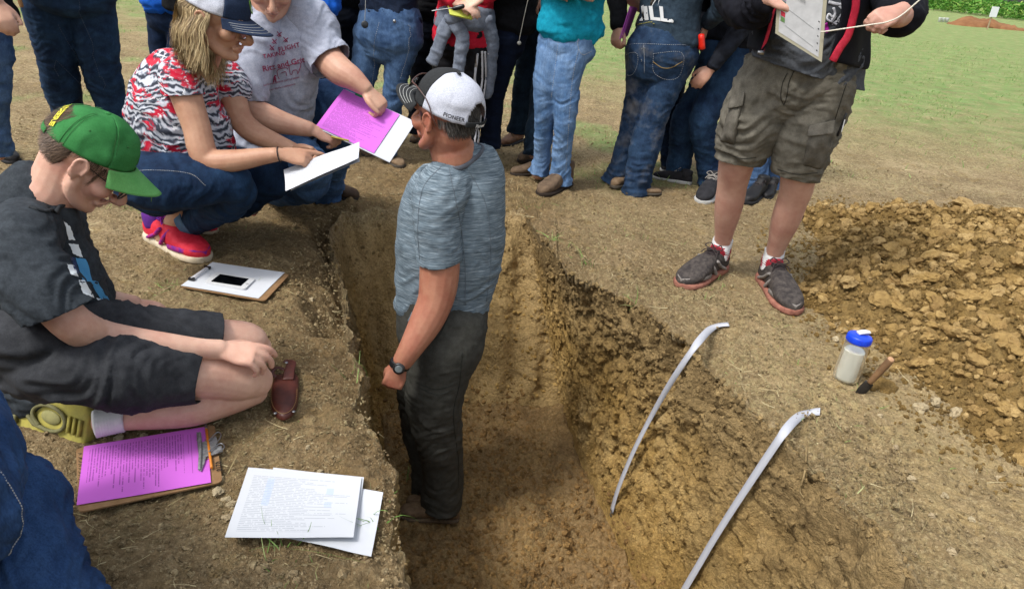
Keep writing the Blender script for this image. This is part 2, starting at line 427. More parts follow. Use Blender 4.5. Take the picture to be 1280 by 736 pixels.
def soil_mat():
    t = NT('soil_ground'); pos = t.n('NewGeometry').outputs['Position']
    def N(sc, d=5, r=.6, s=None): return t.noise(sc, d, r, vec=pos, sc=s)
    top = t.ramp(N(2.2, 6, .7), [(.28, '6E5E46'), (.5, '927F60'), (.74, 'B6A380')])
    top = t.mix(t.ramp(N(26, 5, .7), [(.42, .0), (.70, .7)]), top, '5E4E36')
    top = t.mix(t.ramp(N(75, 3, .7), [(.52, .0), (.66, .85)]), top, 'B8A884')
    top = t.mix(t.ramp(N(9, 4, .7), [(.56, 0.), (.72, .55)]), top, '9E8450')
    straw = t.ramp(N(60, 4, .75, (1, .35, 1)), [(.48, 0.), (.60, .9)])
    wn = t.ramp(N(1.5, 3), [(.42, 0.), (.62, 1.)])
    top = t.mix(t.math('MULTIPLY', straw, wn), top, 'A69A72')
    top = t.mix(t.math('MULTIPLY', t.attr('worn'), t.ramp(N(6, 5, .7), [(.25, .45), (.6, .95)])), top, t.ramp(N(19, 5, .7), [(.3, '5A4830'), (.6, '7C6646'), (.78, '9A8460')]))
    # light sandy subsoil spilled near the heap
    top = t.mix(t.math('MULTIPLY', t.attr('spill'), t.ramp(N(12, 4, .6), [(.35, .2), (.62, .8)])), top, 'AE996C')
    gcol = t.ramp(N(3.2, 5, .7), [(.3, '587A40'), (.55, '7A985A'), (.75, '9EA878')])
    gcol = t.mix(t.ramp(N(45, 4, .7), [(.4, 0.), (.7, .45)]), gcol, '5A7440')
    gf = t.math('MULTIPLY', t.attr('green'), t.ramp(N(5, 5, .75), [(.30, .15), (.62, 1.)]))
    top = t.mix(gf, top, gcol)
    wc = t.ramp(N(3.5, 5, .65), [(.3, '90743F'), (.5, 'B09158'), (.7, 'C2A670')])
    wc = t.mix(t.ramp(N(1.6, 4, .6), [(.5, 0.), (.66, .8)]), wc, '9A8358')
    wc = t.mix(t.ramp(N(2.4, 5, .7, (1, 1, 1.6)), [(.62, 0.), (.72, .7)]), wc, '7E4318')
    wc = t.mix(t.ramp(N(24, 5, .7), [(.48, 0.), (.74, .5)]), wc, '6E5230')
    wc = t.mix(t.ramp(N(90, 3, .7), [(.55, 0.), (.75, .5)]), wc, 'A88E5C')
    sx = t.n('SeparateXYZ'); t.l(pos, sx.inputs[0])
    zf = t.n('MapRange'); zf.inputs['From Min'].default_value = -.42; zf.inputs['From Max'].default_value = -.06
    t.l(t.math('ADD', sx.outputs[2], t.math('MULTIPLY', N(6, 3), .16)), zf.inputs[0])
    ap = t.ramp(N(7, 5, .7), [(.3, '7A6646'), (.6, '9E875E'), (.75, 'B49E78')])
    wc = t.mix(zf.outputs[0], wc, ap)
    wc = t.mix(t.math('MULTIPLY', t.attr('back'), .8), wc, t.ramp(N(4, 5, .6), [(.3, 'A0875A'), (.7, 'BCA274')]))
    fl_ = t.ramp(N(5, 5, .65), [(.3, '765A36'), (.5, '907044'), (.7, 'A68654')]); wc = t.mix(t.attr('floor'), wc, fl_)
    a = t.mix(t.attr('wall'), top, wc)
    a = t.mix(1.0, a, t.math('ADD', 1.0, t.math('MULTIPLY', t.attr('rk'), t.math('SUBTRACT', t.math('MULTIPLY', t.attr('rnd'), .42), .16))), 'MULTIPLY')
    def vor(sc):
        wn_ = t.n('TexNoise'); wn_.inputs['Scale'].default_value = sc*.6; wn_.inputs['Detail'].default_value = 2; t.l(pos, wn_.inputs['Vector'])
        ma = t.n('VectorMath', operation='MULTIPLY_ADD'); t.l(wn_.outputs['Color'], ma.inputs[0]); ma.inputs[1].default_value = (.9/sc,)*3; t.l(pos, ma.inputs[2])
        v = t.n('TexVoronoi'); v.inputs['Scale'].default_value = sc; t.l(ma.outputs[0], v.inputs['Vector']); return v.outputs['Distance'], v.outputs['Color']
    d1, c1 = vor(75.); d2, c2 = vor(190.)
    def lum(c): x = t.n('SeparateXYZ'); t.l(c, x.inputs[0]); return x.outputs[0]
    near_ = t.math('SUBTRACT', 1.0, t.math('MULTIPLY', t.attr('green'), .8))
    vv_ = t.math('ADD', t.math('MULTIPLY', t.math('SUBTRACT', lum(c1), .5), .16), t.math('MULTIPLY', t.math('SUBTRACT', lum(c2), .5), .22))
    crev_shade = t.math('MULTIPLY', t.math('SUBTRACT', t.math('MAXIMUM', d1, .47), .47), -.6)  # crevice shade between crumbs, put into the soil colour
    a = t.mix(1.0, a, t.math('ADD', 1.0, t.math('MULTIPLY', t.math('ADD', vv_, crev_shade), near_)), 'MULTIPLY')
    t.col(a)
    h = t.math('ADD', t.math('ADD', N(55, 5, .7), t.math('MULTIPLY', N(180, 3, .7), .5)), t.math('MULTIPLY', N(420, 2, .6), .22))
    h = t.math('MULTIPLY', t.math('SUBTRACT', h, t.math('MULTIPLY', t.math('ADD', t.math('MULTIPLY', d1, .7), t.math('MULTIPLY', d2, .35)), t.math('ADD', .30, t.math('MULTIPLY', t.attr('wall'), .15)))), t.math('ADD', .62, t.math('MULTIPLY', t.attr('wall'), .15)))
    t.bump(h, 1.0, .022); return t.fin(.95, .12)
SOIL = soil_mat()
spill = np.clip(dl, 0, 1)
worn = np.zeros(len(V)); worn[m2] = np.exp(-(rr/.95)**2)*(.25+.55*(1-sstep(.0, .5, V[m2][:, 0])))+.35*np.exp(-((V[m2][:, 1]-4.2)/.7)**2)*np.exp(-(V[m2][:, 0]/2.6)**2); worn = np.clip(worn, 0, .85)
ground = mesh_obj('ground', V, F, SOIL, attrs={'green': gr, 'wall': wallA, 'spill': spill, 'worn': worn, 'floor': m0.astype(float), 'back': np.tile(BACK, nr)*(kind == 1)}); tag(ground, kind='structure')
NB_ = 60+NW+150
G_BVH = BVHTree.FromPolygons([tuple(c) for c in V[:NB_*NT_].tolist()], [tuple(q) for q in F[:(NB_-1)*NT_].tolist()])
def hit(x, y, lift=0.):
    d = Vector(nrm(ray(x, y))); h = G_BVH.ray_cast(Vector(CAMP), d); return np.array(h[0]-d*lift)
def drop(x, y):
    h = G_BVH.ray_cast(Vector((x, y, 2.)), Vector((0, 0, -1))); return float(h[0].z) if h[0] is not None else 0.
def gz(x, y): return float(gheight(np.array([x]), np.array([y]))[0])
# ------------------------------------------------------------------ heap, clods, crumbs, litter, grass, crop
ICO_V = []; ph = (1+5**.5)/2
for a, b in ((1, ph), (-1, ph), (1, -ph), (-1, -ph)): ICO_V += [(0, a, b), (a, b, 0), (b, 0, a)]
ICO_V = np.array(ICO_V)/math.hypot(1, ph)
def hull_faces(v):
    bm = bmesh.new(); [bm.verts.new(q) for q in v]; bmesh.ops.convex_hull(bm, input=bm.verts); bm.verts.index_update(); f = [tuple(x.index for x in p.verts) for p in bm.faces]; bm.free(); return f
ICO_F = hull_faces(ICO_V)
def ico2():
    bm = bmesh.new(); bmesh.ops.create_icosphere(bm, subdivisions=2, radius=1); v = np.array([q.co[:] for q in bm.verts]); f = np.array([[x.index for x in p.verts] for p in bm.faces]); bm.free(); return v, f
I2V, I2F = ico2()
def clod_shape(seed, n=1):
    rs = np.random.RandomState(seed); v = I2V.copy() if n == 2 else ICO_V.copy()
    v = v*(1+.30*fbm(v*1.1+seed*9.1, 2, .5, seed)[:, None]+.16*fbm(v*2.9+seed*3.3, 2, .5, seed+5)[:, None])
    for k in range(3 if n == 2 else 1):      # broken faces
        d = nrm(rs.normal(size=3)); c = .62+.2*rs.rand(); e = np.maximum(v@d-c, 0); v = v-np.outer(e*.9, d)
    return v*np.array([1, .85+.2*rs.rand(), .62+.15*rs.rand()])
def rocks(name, pos, size, mat, kind='stuff', seed=1, hi=False, sink=.25, parent=None, at=None):
    rs = np.random.RandomState(seed); bases = [clod_shape(k, 2 if hi else 1) for k in range(8)]; FF_ = I2F if hi else np.array(ICO_F)
    n = len(pos); nv = len(bases[0]); V_ = np.empty((n, nv, 3)); q = rs.normal(size=(n, 4)); q /= np.linalg.norm(q, axis=1)[:, None]
    w, x, y, z = q.T; R = np.stack([1-2*(y*y+z*z), 2*(x*y-z*w), 2*(x*z+y*w), 2*(x*y+z*w), 1-2*(x*x+z*z), 2*(y*z-x*w), 2*(x*z-y*w), 2*(y*z+x*w), 1-2*(x*x+y*y)], 1).reshape(n, 3, 3)
    bi = rs.randint(0, 8, n); B = np.array(bases)[bi]
    V_ = np.einsum('nij,nkj->nki', R, B)*np.asarray(size)[:, None, None]+np.asarray(pos)[:, None, :]
    V_[:, :, 2] += (np.asarray(size)*(.5-sink))[:, None]
    F_ = (FF_[None]+(np.arange(n)*nv)[:, None, None]).reshape(-1, 3)
    o = mesh_obj(name, V_.reshape(-1, 3), F_, mat, parent, smooth=hi, attrs={'rnd': np.repeat(rs.rand(n), nv), **{k_: np.full(n*nv, q_) for k_, q_ in (at or {}).items()}})
    if kind: o['kind'] = kind
    return o
def clod_mat(name, stops, dark):
    t = NT(name); pos = t.n('NewGeometry').outputs['Position']
    oi = t.n('ObjectInfo').outputs['Random']
    a = t.ramp(t.math('FRACT', t.math('ADD', t.attr('rnd'), oi)), [(i/(len(stops)-1), c) for i, c in enumerate(stops)])
    a = t.mix(t.ramp(t.noise(34, 5, .7, vec=pos), [(.4, 0.), (.7, .6)]), a, dark)
    t.col(a); t.bump(t.math('ADD', t.noise(60, 5, .75, vec=pos), t.math('MULTIPLY', t.noise(230, 3, .7, vec=pos), .4)), .9, .008); return t.fin(.95, .1)
CLOD = clod_mat('yellow_clay', ['8C7248', 'A28858', '987E4E', 'B49A6A', '806840'], '664F30')
CRUMB = clod_mat('soil_crumb', ['5A4B35', '827050', '6E5D42', 'A6967A', '93815E'], '4E412E'); PEB = clod_mat('pale_stone', ['A09074', 'B8A888', 'A89A7C', 'C4B698'], '8A7A60')
# heap
mc = np.array([3.35, 3.25])
def mh(x, y):
    q = np.column_stack([x, y, x*0]); wob = fbm(q*1.3, 3, .5, 44)*.16
    # outline: signed distance to the foot of the heap (inside positive)
    L = [G(*p)[:2] for p in [(1010, 292), (1003, 330), (992, 372), (1030, 402), (1075, 425), (1115, 462), (1165, 500), (1215, 545), (1280, 580)]]
    d = np.full(len(x), 9.)
    for a, b in zip(L, L[1:]):
        ab = b-a; t = np.clip(((x-a[0])*ab[0]+(y-a[1])*ab[1])/(ab@ab), 0, 1); d = np.minimum(d, np.hypot(x-a[0]-t*ab[0], y-a[1]-t*ab[1]))
    px = np.array([l[0] for l in L]); py = np.array([l[1] for l in L])
    # inside if to the right of the line at this y
    xs = np.interp(y, py[::-1], px[::-1]); d = np.where(x > xs, d, -d)
    back = 4.30+.12*(x-2.6)-y; front = y-1.15
    d = np.minimum(np.minimum(d, back*.8), front*.8)+wob*.5
    h = np.where(d > 0, .53*(1-np.exp(-np.maximum(d, 0)/1.0)), d*.35)
    return h+fbm(q*4.5, 3, .55, 66)*.028*sstep(0, .4, d)+fbm(q*14, 3, .6, 67)*.016*sstep(-.02, .15, d)+np.maximum(ridge(q*9, 2, 68)-.2, 0)*.03*sstep(0, .2, d), d
gx, gy = np.meshgrid(np.linspace(1.1, 5.2, 330), np.linspace(1.0, 5.0, 330)); gx = gx.ravel(); gy = gy.ravel()
hh, dd_ = mh(gx, gy); Vm = np.column_stack([gx, gy, hh-.004]); k = 330; ok = dd_ > -.12
I = np.arange(k*k).reshape(k, k); Fm = np.stack([I[:-1, :-1], I[:-1, 1:], I[1:, 1:], I[1:, :-1]], -1).reshape(-1, 4); Fm = Fm[ok[Fm].all(1)]
used = np.unique(Fm); rm = np.full(k*k, -1); rm[used] = np.arange(len(used))
heap = thing('soil_heap', 'heap of loose yellow-brown clods dug out of the pit, at the right', 'dirt pile', (2.6, 2.9, 0))
def heap_mat():
    t = NT('dug_subsoil'); pos = t.n('NewGeometry').outputs['Position']
    a = t.ramp(t.noise(4, 6, .7, vec=pos), [(.3, '7E6438'), (.5, '9A7E4C'), (.72, 'B09664')]); a = t.mix(t.ramp(t.noise(28, 5, .75, vec=pos), [(.4, 0.), (.66, .8)]), a, '5E4C30'); a = t.mix(t.ramp(t.noise(80, 4, .7, vec=pos), [(.55, 0.), (.72, .6)]), a, 'B49A64')
    t.col(a); t.bump(t.math('ADD', t.noise(40, 6, .75, vec=pos), t.math('MULTIPLY', t.noise(160, 3, .7, vec=pos), .5)), 1.0, .02); return t.fin(.95, .1)
HEAPM = heap_mat(); mesh_obj('earth', Vm[used], rm[Fm], HEAPM, heap)
bm_ = bmesh.new(); bmesh.ops.create_icosphere(bm_, subdivisions=3, radius=1); I3V = np.array([q.co[:] for q in bm_.verts]); I3F = [[x.index for x in p.verts] for p in bm_.faces]; bm_.free()
def clod3(seed):
    rs = np.random.RandomState(seed); v = I3V.copy(); v = v*(1+.34*fbm(v*1.2+seed*9.1, 3, .55, seed)[:, None]+.10*ridge(v*2.6+seed, 2, seed+3)[:, None])
    for k in range(3): d = nrm(rs.normal(size=3)); c = .62+.25*rs.rand(); e = np.maximum(v@d-c, 0); v = v-np.outer(e*.92, d)
    return (v*(1+.13*fbm(v*5, 4, .65, seed+9)[:, None]))*np.array([1, .8+.25*rs.rand(), .6+.2*rs.rand()])
bases = []
for i in range(10):
    me = bpy.data.meshes.new('clod'); v = clod3(40+i); me.from_pydata(v.tolist(), [], I3F); me.materials.append(CLOD); me.polygons.foreach_set('use_smooth', [False]*len(me.polygons)); bases.append(me)
rs = np.random.RandomState(21); cand = []
while len(cand) < 13000:
    x, y = rs.uniform(1.2, 4.6), rs.uniform(1.3, 4.6); cand.append((x, y))
cand = np.array(cand); ch, cd = mh(cand[:, 0], cand[:, 1]); dens = sstep(-.10, .10, cd+fbm(np.column_stack([cand, cand[:, :1]*0])*2, 2)*.08)
keep_ = rs.rand(len(cand)) < dens*(.25+.75*(cand[:, 0] < 3.4)); cand = cand[keep_]; ch = ch[keep_]; cd = cd[keep_]
sz = .008+.017*rs.rand(len(cand))**2.2+(rs.rand(len(cand)) < .13)*rs.uniform(.010, .026, len(cand)); sz *= np.where(cd < .12, .7, 1)
app = sz/np.hypot(cand[:, 0], cand[:, 1]); vis = cand[:, 0]/cand[:, 1] < .95
o_ = np.argsort(-app*vis)
for n_, i in enumerate(o_[:290]):
    o = bpy.data.objects.new('clod', bases[n_ % 10]); s_ = sz[i]*.88; o.scale = (s_*rs.uniform(.85, 1.3), s_*rs.uniform(.8, 1.1), s_*rs.uniform(.85, 1.1)); o.rotation_euler = tuple(rs.uniform(-.5, .5, 2))+(rs.uniform(0, 6.28),)
    o.location = (cand[i, 0]-2.6, cand[i, 1]-2.9, max(ch[i], drop(cand[i, 0], cand[i, 1]) if cd[i] < .1 else -1)+s_*.25); link(o, heap)
for x, y, s_ in ((1195, 310, .05), (1160, 350, .052), (1232, 372, .045), (1266, 440, .05), (1240, 405, .045), (1185, 415, .040), (1270, 330, .045), (1120, 395, .036)):
    d = ray(x, y); tt = 2.; 
    for _ in range(60):
        p = CAMP+d*tt; h = float(mh(p[:1], p[1:2])[0][0]); tt += max((p[2]-h)*.9, -.02)/max(-d[2], .2)*.5
    o = bpy.data.objects.new('clod', bases[int(x) % 10]); o.scale = (s_*.8, s_*.62, s_*.6); o.rotation_euler = (.2, .1, x*.1); o.location = (p[0]-2.6, p[1]-2.9, h+s_*.2); link(o, heap)
r_ = o_[290:]; rocks('clods', np.column_stack([cand[r_], ch[r_]]), sz[r_]*1.05, CLOD, 'stuff', 5, hi=False, parent=heap)
n = 26000; x = rs.uniform(1.15, 4.4, n); y = rs.uniform(1.2, 4.6, n); h, d = mh(x, y); m = (rs.rand(n) < sstep(-.35, .05, d)*.95) & (x/y < 1.0); x, y, h, d = x[m], y[m], h[m], d[m]
z_ = np.where(d < .03, np.maximum(gheight(x, y), h), h); rocks('crumbs', np.column_stack([x, y, z_]), .003+.010*rs.rand(len(x))**2, HEAPM, 'stuff', 6, parent=heap)
# crumbs over the ground, the pit rim and the pit floor
def pit_mask(x, y):
    P2 = Rc[:, :2]; inside = np.zeros(len(x), bool); j = len(P2)-1
    for i in range(0, len(P2), 4):
        a, b = P2[i], P2[i-4]; c = ((a[1] > y) != (b[1] > y)) & (x < (b[0]-a[0])*(y-a[1])/(b[1]-a[1]+1e-12)+a[0]); inside ^= c
    return inside
n = 14000; rad = .95*np.exp(rs.rand(n)*1.9); an = rs.uniform(.55, 2.75, n); x = rad*np.cos(an); y = rad*np.sin(an); m = ~pit_mask(x, y) & (y > .8)
q = np.column_stack([x, y, x*0]); m &= rs.rand(n) < .45+.55*(fbm(q*1.6, 3)+.1); x, y = x[m], y[m]
rocks('soil_crumbs', np.column_stack([x, y, gheight(x, y)-.004]), .0045+.0085*rs.rand(len(x))**3.4, SOIL, 'stuff', 9, at=dict(rk=1.))
OCT = np.array([(1, 0, 0), (-1, 0, 0), (0, 1, 0), (0, -1, 0), (0, 0, 1), (0, 0, -1)], float); OF = np.array([(0, 2, 4), (2, 1, 4), (1, 3, 4), (3, 0, 4), (2, 0, 5), (1, 2, 5), (3, 1, 5), (0, 3, 5)])
n = 95000; rad = .95*np.exp(rs.rand(n)*1.85); an = rs.uniform(.5, 2.75, n); x = rad*np.cos(an); y = rad*np.sin(an); m = ~pit_mask(x, y) & (y > .8); q = np.column_stack([x, y, x*0]); m &= rs.rand(n) < .35+.9*np.clip(fbm(q*3, 3)+.2, 0, 1); x, y, rad = x[m], y[m], rad[m]; n = len(x)
sz_ = (.0016+.0026*rs.rand(n)**2)*(1+.16*rad); B_ = OCT[None]*(1+.45*rs.uniform(-1, 1, (n, 6, 1))); q4 = rs.normal(size=(n, 3)); q4 /= np.linalg.norm(q4, axis=1)[:, None]; th_ = rs.uniform(0, 6.28, n)[:, None, None]; K_ = q4[:, None, :]
B_ = B_*np.cos(th_)+np.cross(K_, B_)*np.sin(th_)+K_*(B_*K_).sum(-1, keepdims=True)*(1-np.cos(th_)); B_ = B_*sz_[:, None, None]+np.column_stack([x, y, gheight(x, y)+sz_*.2])[:, None, :]
o = mesh_obj('fine_crumbs', B_.reshape(-1, 3), (OF[None]+(np.arange(n)*6)[:, None, None]).reshape(-1, 3), SOIL, None, False, attrs={'rnd': np.repeat(rs.rand(n), 6), 'rk': np.ones(n*6)}); o['kind'] = 'stuff'
n = 9000; x = rs.uniform(-.75, .95, n); y = rs.uniform(1.3, 3.45, n)
fi = np.array([drop(a, b) for a, b in zip(x, y)]); m = fi < FZ+.12; x, y, fi = x[m], y[m], fi[m]
rocks('pit_floor_crumbs', np.column_stack([x, y, fi-.002]), .004+.014*rs.rand(len(x))**3, SOIL, 'stuff', 10, at=dict(wall=.9, floor=1., rk=1.))
wi = rs.choice(np.flatnonzero(m1)[NT_*8:], 14000); pw = V[wi]; m = (pw[:, 1] > 1.2) & (rs.rand(len(pw)) < np.where(pw[:, 0]+.28*(pw[:, 1]-2.5) > .15, .9, .3)); pw = pw[m]
rocks('pit_wall_crumbs', pw, .003+.013*rs.rand(len(pw))**3, SOIL, 'stuff', 11, sink=.6, at=dict(wall=1., rk=.8))
sbases = []
for i in range(5):
    me = bpy.data.meshes.new('stone'); v = clod3(80+i); me.from_pydata(v.tolist(), [], I3F); me.materials.append(PEB); sbases.append(me)
# stones one can pick out, part of the ground
for px, py, s_ in ((275, 600, .010), (290, 632, .012), (283, 626, .010), (296, 640, .011), (300, 627, .010), (272, 615, .014), (283, 648, .009), (180, 545, .009), (448, 690, .010), (148, 548, .010), (400, 590, .008), (150, 545, .009), (322, 262, .016), (390, 375, .010), (218, 415, .008), (385, 560, .008), (1045, 425, .014), (1120, 560, .009), (1180, 620, .010), (1165, 645, .008), (1215, 650, .009), (1190, 690, .011), (1250, 600, .012), (1100, 520, .008), (1140, 600, .012), (1150, 512, .022), (1195, 520, .026), (1170, 505, .020), (1240, 500, .024)):
    p = hit(px, py); o = bpy.data.objects.new('stone', sbases[px % 5]); o.scale = (s_*1.1, s_*.95, s_*.95); o.rotation_euler = (0, 0, px); o.location = tuple(p+A_(0, 0, s_*.35)); link(o, ground)
# dry straw and roots
def blades(name, P0, D, L, W, mat, bend, seed, seg=2):
    rs = np.random.RandomState(seed); n = len(P0); sd = np.cross(D, rs.normal(size=(n, 3))); sd /= np.linalg.norm(sd, axis=1)[:, None]+1e-9
    pts = []
    b = bend
    for k in range(seg+1):
        t = k/seg; pts.append(P0+D*(L*t)[:, None]+b*(t*t)*L[:, None])
    Vv = []; 
    for k, p in enumerate(pts):
        w = (W*(1-.75*k/seg))[:, None]/2; Vv += [p-sd*w, p+sd*w]
    Vv = np.stack(Vv, 1); F_ = np.array([(2*k, 2*k+1, 2*k+3, 2*k+2) for k in range(seg)])
    F_ = (F_[None]+(np.arange(n)*2*(seg+1))[:, None, None]).reshape(-1, 4)
    o = mesh_obj(name, Vv.reshape(-1, 3), F_, mat, None, attrs={'rnd': np.repeat(rs.rand(n), 2*(seg+1))}); o['kind'] = 'stuff'; return o
def strand_mat(name, stops, rough=.8):
    t = NT(name); t.col(t.ramp(t.attr('rnd'), [(i/(len(stops)-1), c) for i, c in enumerate(stops)])); return t.fin(rough, .2)
STRAW = strand_mat('dry_straw', ['54482F', '9C8E68', 'C4B892', '7A6C48', 'A89C74']); GRASS = strand_mat('grass_blades', ['4E7432', '648844', '7A9852', '92A668', 'A8AC7C']); GREENT = strand_mat('green_tuft', ['4E7030', '64883E', '7A9A54', '9AA870'])
n = 38000; rad = .95+9.5*rs.rand(n)**1.3; an = rs.uniform(.5, 2.75, n); x = rad*np.cos(an); y = rad*np.sin(an); q = np.column_stack([x, y, x*0]); m = ~pit_mask(x, y) & (y > .8) & (rs.rand(n) < .30+.8*np.clip(fbm(q*1.4, 3, .6, 31)+.15, 0, 1)); hm_, dm_ = mh(x, y); m &= (dm_ < 0) & ((x < .85) | (y > 3) | (rs.rand(n) < .35)) & (fbm(q*4.5, 3, .6, 37) > -.25*rs.rand(n)-.05); x, y = x[m], y[m]
n = len(x); a = rs.uniform(0, 2*PI, n); D = np.column_stack([np.cos(a), np.sin(a), rs.uniform(-.02, .22, n)]); far_ = 1+np.hypot(x, y)*.12
blades('dry_straw', np.column_stack([x, y, gheight(x, y)+.003]), D, rs.uniform(.012, .055, n)*far_**.5, rs.uniform(.0009, .0021, n)*far_*(1+.06*np.hypot(x, y)), STRAW, rs.normal(size=(n, 3))*A_(.35, .35, .04), 12)
# green growth, thin near the pit and thick further out
n = 150000; rad = 3.2+19*rs.rand(n)**1.5; an = rs.uniform(.42, 2.5, n); x = rad*np.cos(an); y = rad*np.sin(an); g_ = greenness(x, y); q = np.column_stack([x, y, x*0]); m = (rs.rand(n) < g_*(.35+.9*(fbm(q*2.2, 3, .6, 91)+.2))) & (y > 3.4); hm_, dm_ = mh(x, y); m &= dm_ < 0; x, y, rad = x[m], y[m], rad[m]
n = len(x); D = np.column_stack([rs.normal(size=n)*.55, rs.normal(size=n)*.55, np.ones(n)]); D /= np.linalg.norm(D, axis=1)[:, None]
blades('grass', np.column_stack([x, y, gheight(x, y)-.004]), D, rs.uniform(.014, .040, n), rs.uniform(.002, .0035, n)*(1+rad*.16), GRASS, rs.normal(size=(n, 3))*.35, 13, 1)
n = 9000; rad = 1.1+3.4*rs.rand(n)**.8; an = rs.uniform(.5, 2.75, n); x = rad*np.cos(an); y = rad*np.sin(an); q = np.column_stack([x, y, x*0]); m = ~pit_mask(x, y) & (y > .9) & (rs.rand(n) < 1.5*np.clip(fbm(q*3.2, 3, .6, 191)-.42, 0, 1)); hm_, dm_ = mh(x, y); m &= dm_ < -.1; x, y = x[m], y[m]; n = len(x)
D = np.column_stack([rs.normal(size=n)*.8, rs.normal(size=n)*.8, np.ones(n)*.7]); D /= np.linalg.norm(D, axis=1)[:, None]
blades('weeds', np.column_stack([x, y, gheight(x, y)-.002]), D, rs.uniform(.012, .034, n), rs.uniform(.0015, .0035, n), GRASS, rs.normal(size=(n, 3))*.3, 15, 2)
# green sprigs by the pit edge
for k, (px, py, hgt, nn, lab) in enumerate(((735, 330, .13, 14, 'pale green grass tuft on the right rim of the pit, nearest its far end'), (690, 300, .09, 12, 'small green tuft on the rim at the far right corner of the pit'), (785, 380, .09, 7, 'sparse grass tuft hanging at the crumbling right rim of the pit'), (350, 683, .10, 14, 'green sprig in front of the white papers'), (212, 360, .05, 30, 'low green weed between the runner shoes and the kneeling boy'), (448, 470, .10, 6, 'thin green sprig on the left rim of the pit behind the trousers'), (470, 655, .12, 8, 'trailing grass stems at the left rim beside the papers'), (508, 600, .14, 5, 'long grass blades against the left pit wall by the brown boot'), (160, 262, .05, 40, 'low green weed behind the visor of the green cap'), (1045, 482, .04, 10, 'tiny green shoots beside the water bottle'), (376, 522, .03, 8, 'tiny shoots beside the leather sheath'), (1010, 455, .04, 14, 'flat green growth left of the water bottle'), (960, 400, .04, 10, 'small grass clump just below the right trainer'))):
    p = hit(px, py); r2 = np.random.RandomState(100+k); D = np.column_stack([r2.normal(size=nn)*.5, r2.normal(size=nn)*.5, np.ones(nn)]); D /= np.linalg.norm(D, axis=1)[:, None]
    o = blades('grass_tuft', p+np.column_stack([r2.normal(size=nn)*.02, r2.normal(size=nn)*.02, np.full(nn, -.004)])*(1 if hgt > .06 else 2.2), D, r2.uniform(.5, 1.1, nn)*hgt, r2.uniform(.0025, .004, nn), GREENT, r2.normal(size=(nn, 3))*A_(.5, .5, .1)-A_(0, 0, .25), 200+k, 4); del o['kind']; tag(o, lab, 'grass tuft', 'grass tufts round the pit')
# long dry root along the far rim and hanging roots in the wall
RT = plain('pale_root', '9A8660', .8, '7C6A48', 60)
for nm, L, lab in (('root', [(648, 232), (646, 252), (652, 270), (648, 296)], 'bent pale root lying over the far rim of the pit'), ('root', [(1008, 560), (1006, 590), (1000, 612), (1005, 622)], 'thin pale root hanging on the pit wall right of the lower tape'), ('root', [(545, 512), (560, 508), (580, 514)], 'thin root on the pit floor against the back wall')):
    q = [hit(x, y, .006) for x, y in L]; sh = Sh(); sh.tube(q, [.004, .003, .0025, .001][:len(q)], n=6); tag(sh.obj(nm, RT), lab, 'root')
# green crop beyond the field
a0 = G(1150, 12)[:2]; a1 = G(1280, 27)[:2]; u_ = nrm(a1-a0); n_ = A_(-u_[1], u_[0]); n_ = n_ if n_[1] > 0 else -n_
base = []; 
for rI in range(9):
    for k in np.arange(-34, 30, .22): base.append(a0+u_*(k+rs.normal()*.05)+n_*(rI*.55+.3+rs.normal()*.05))
base = np.array(base); nb = len(base); P0 = []; D = []; L = []; Wd = []
for k in range(13):
    z = rs.uniform(.05, .85, nb); a = rs.uniform(0, 2*PI, nb); P0.append(np.column_stack([base, z])); D.append(np.column_stack([np.cos(a)*.8, np.sin(a)*.8, rs.uniform(.2, .9, nb)])); L.append(rs.uniform(.18, .42, nb)); Wd.append(rs.uniform(.05, .10, nb))
P0 = np.vstack(P0); D = np.vstack(D); L = np.concatenate(L); Wd = np.concatenate(Wd)
blades('crop_rows', P0, D, L, Wd, strand_mat('crop_leaf', ['2E5418', '3E6E22', '4E8430', '66983E', '8AA050']), A_(0, 0, -.5)+rs.normal(size=(len(P0), 3))*.1, 14, 3)
# far dig: small heap, board on a stake, pale cups
p0 = G(1228, 34); o = thing('soil_heap', 'small distant heap of reddish soil in the green field by the white board', 'dirt pile', p0)
q = Sh(); q.ell(p0+A_(-.2, 0, -.1), (1.25, .7, .38), None, 40, 20); q.ell(p0+A_(.9, -.3, -.1), (.8, .5, .26), None, 30, 16); v = q.V(); v = v+fbm(v*3, 3, .6)[:, None]*A_(.08, .08, .09); mesh_obj('earth', v, q.f, plain('reddish_soil', '6E4A30', .95, '86603E', 3), o)
p1 = G(1234, 37); o = thing('sign_board', 'small white board on a stake beside the distant soil heap', 'sign', p1); q = Sh(); q.box(p1+A_(0, 0, .35), (.04, .04, .75)); q.obj('stake', plain('pale_stake', '9A8A70'), o, False); q = Sh(); q.box(p1+A_(.02, -.04, .62), (.26, .03, .36)); q.obj('board', plain('white_board', 'D0D4D8'), o, False)
for k, px in enumerate((1174, 1178.5, 1183, 1196)):
    p = G(px, 28+k*.3); o = thing('bucket', ('leftmost white bucket of the row of three far out in the field', 'middle white bucket of the row of three far out in the field', 'rightmost white bucket of the row of three far out in the field', 'single dull bucket between the row of three and the distant heap')[k], 'bucket', p, 'distant buckets'); q = Sh(); s_ = 1 if k < 3 else .7
    q.tube([p+A_(0, 0, .0), p+A_(0, 0, .17*s_), p+A_(0, 0, .18*s_)], [.055*s_, .065*s_, .068*s_], up=(0, 1, 0), n=14, sub=1, cap=.02); q.obj('pail', plain('white_pail' if k < 3 else 'dull_pail', 'C8CCCC' if k < 3 else '90988A'), o)
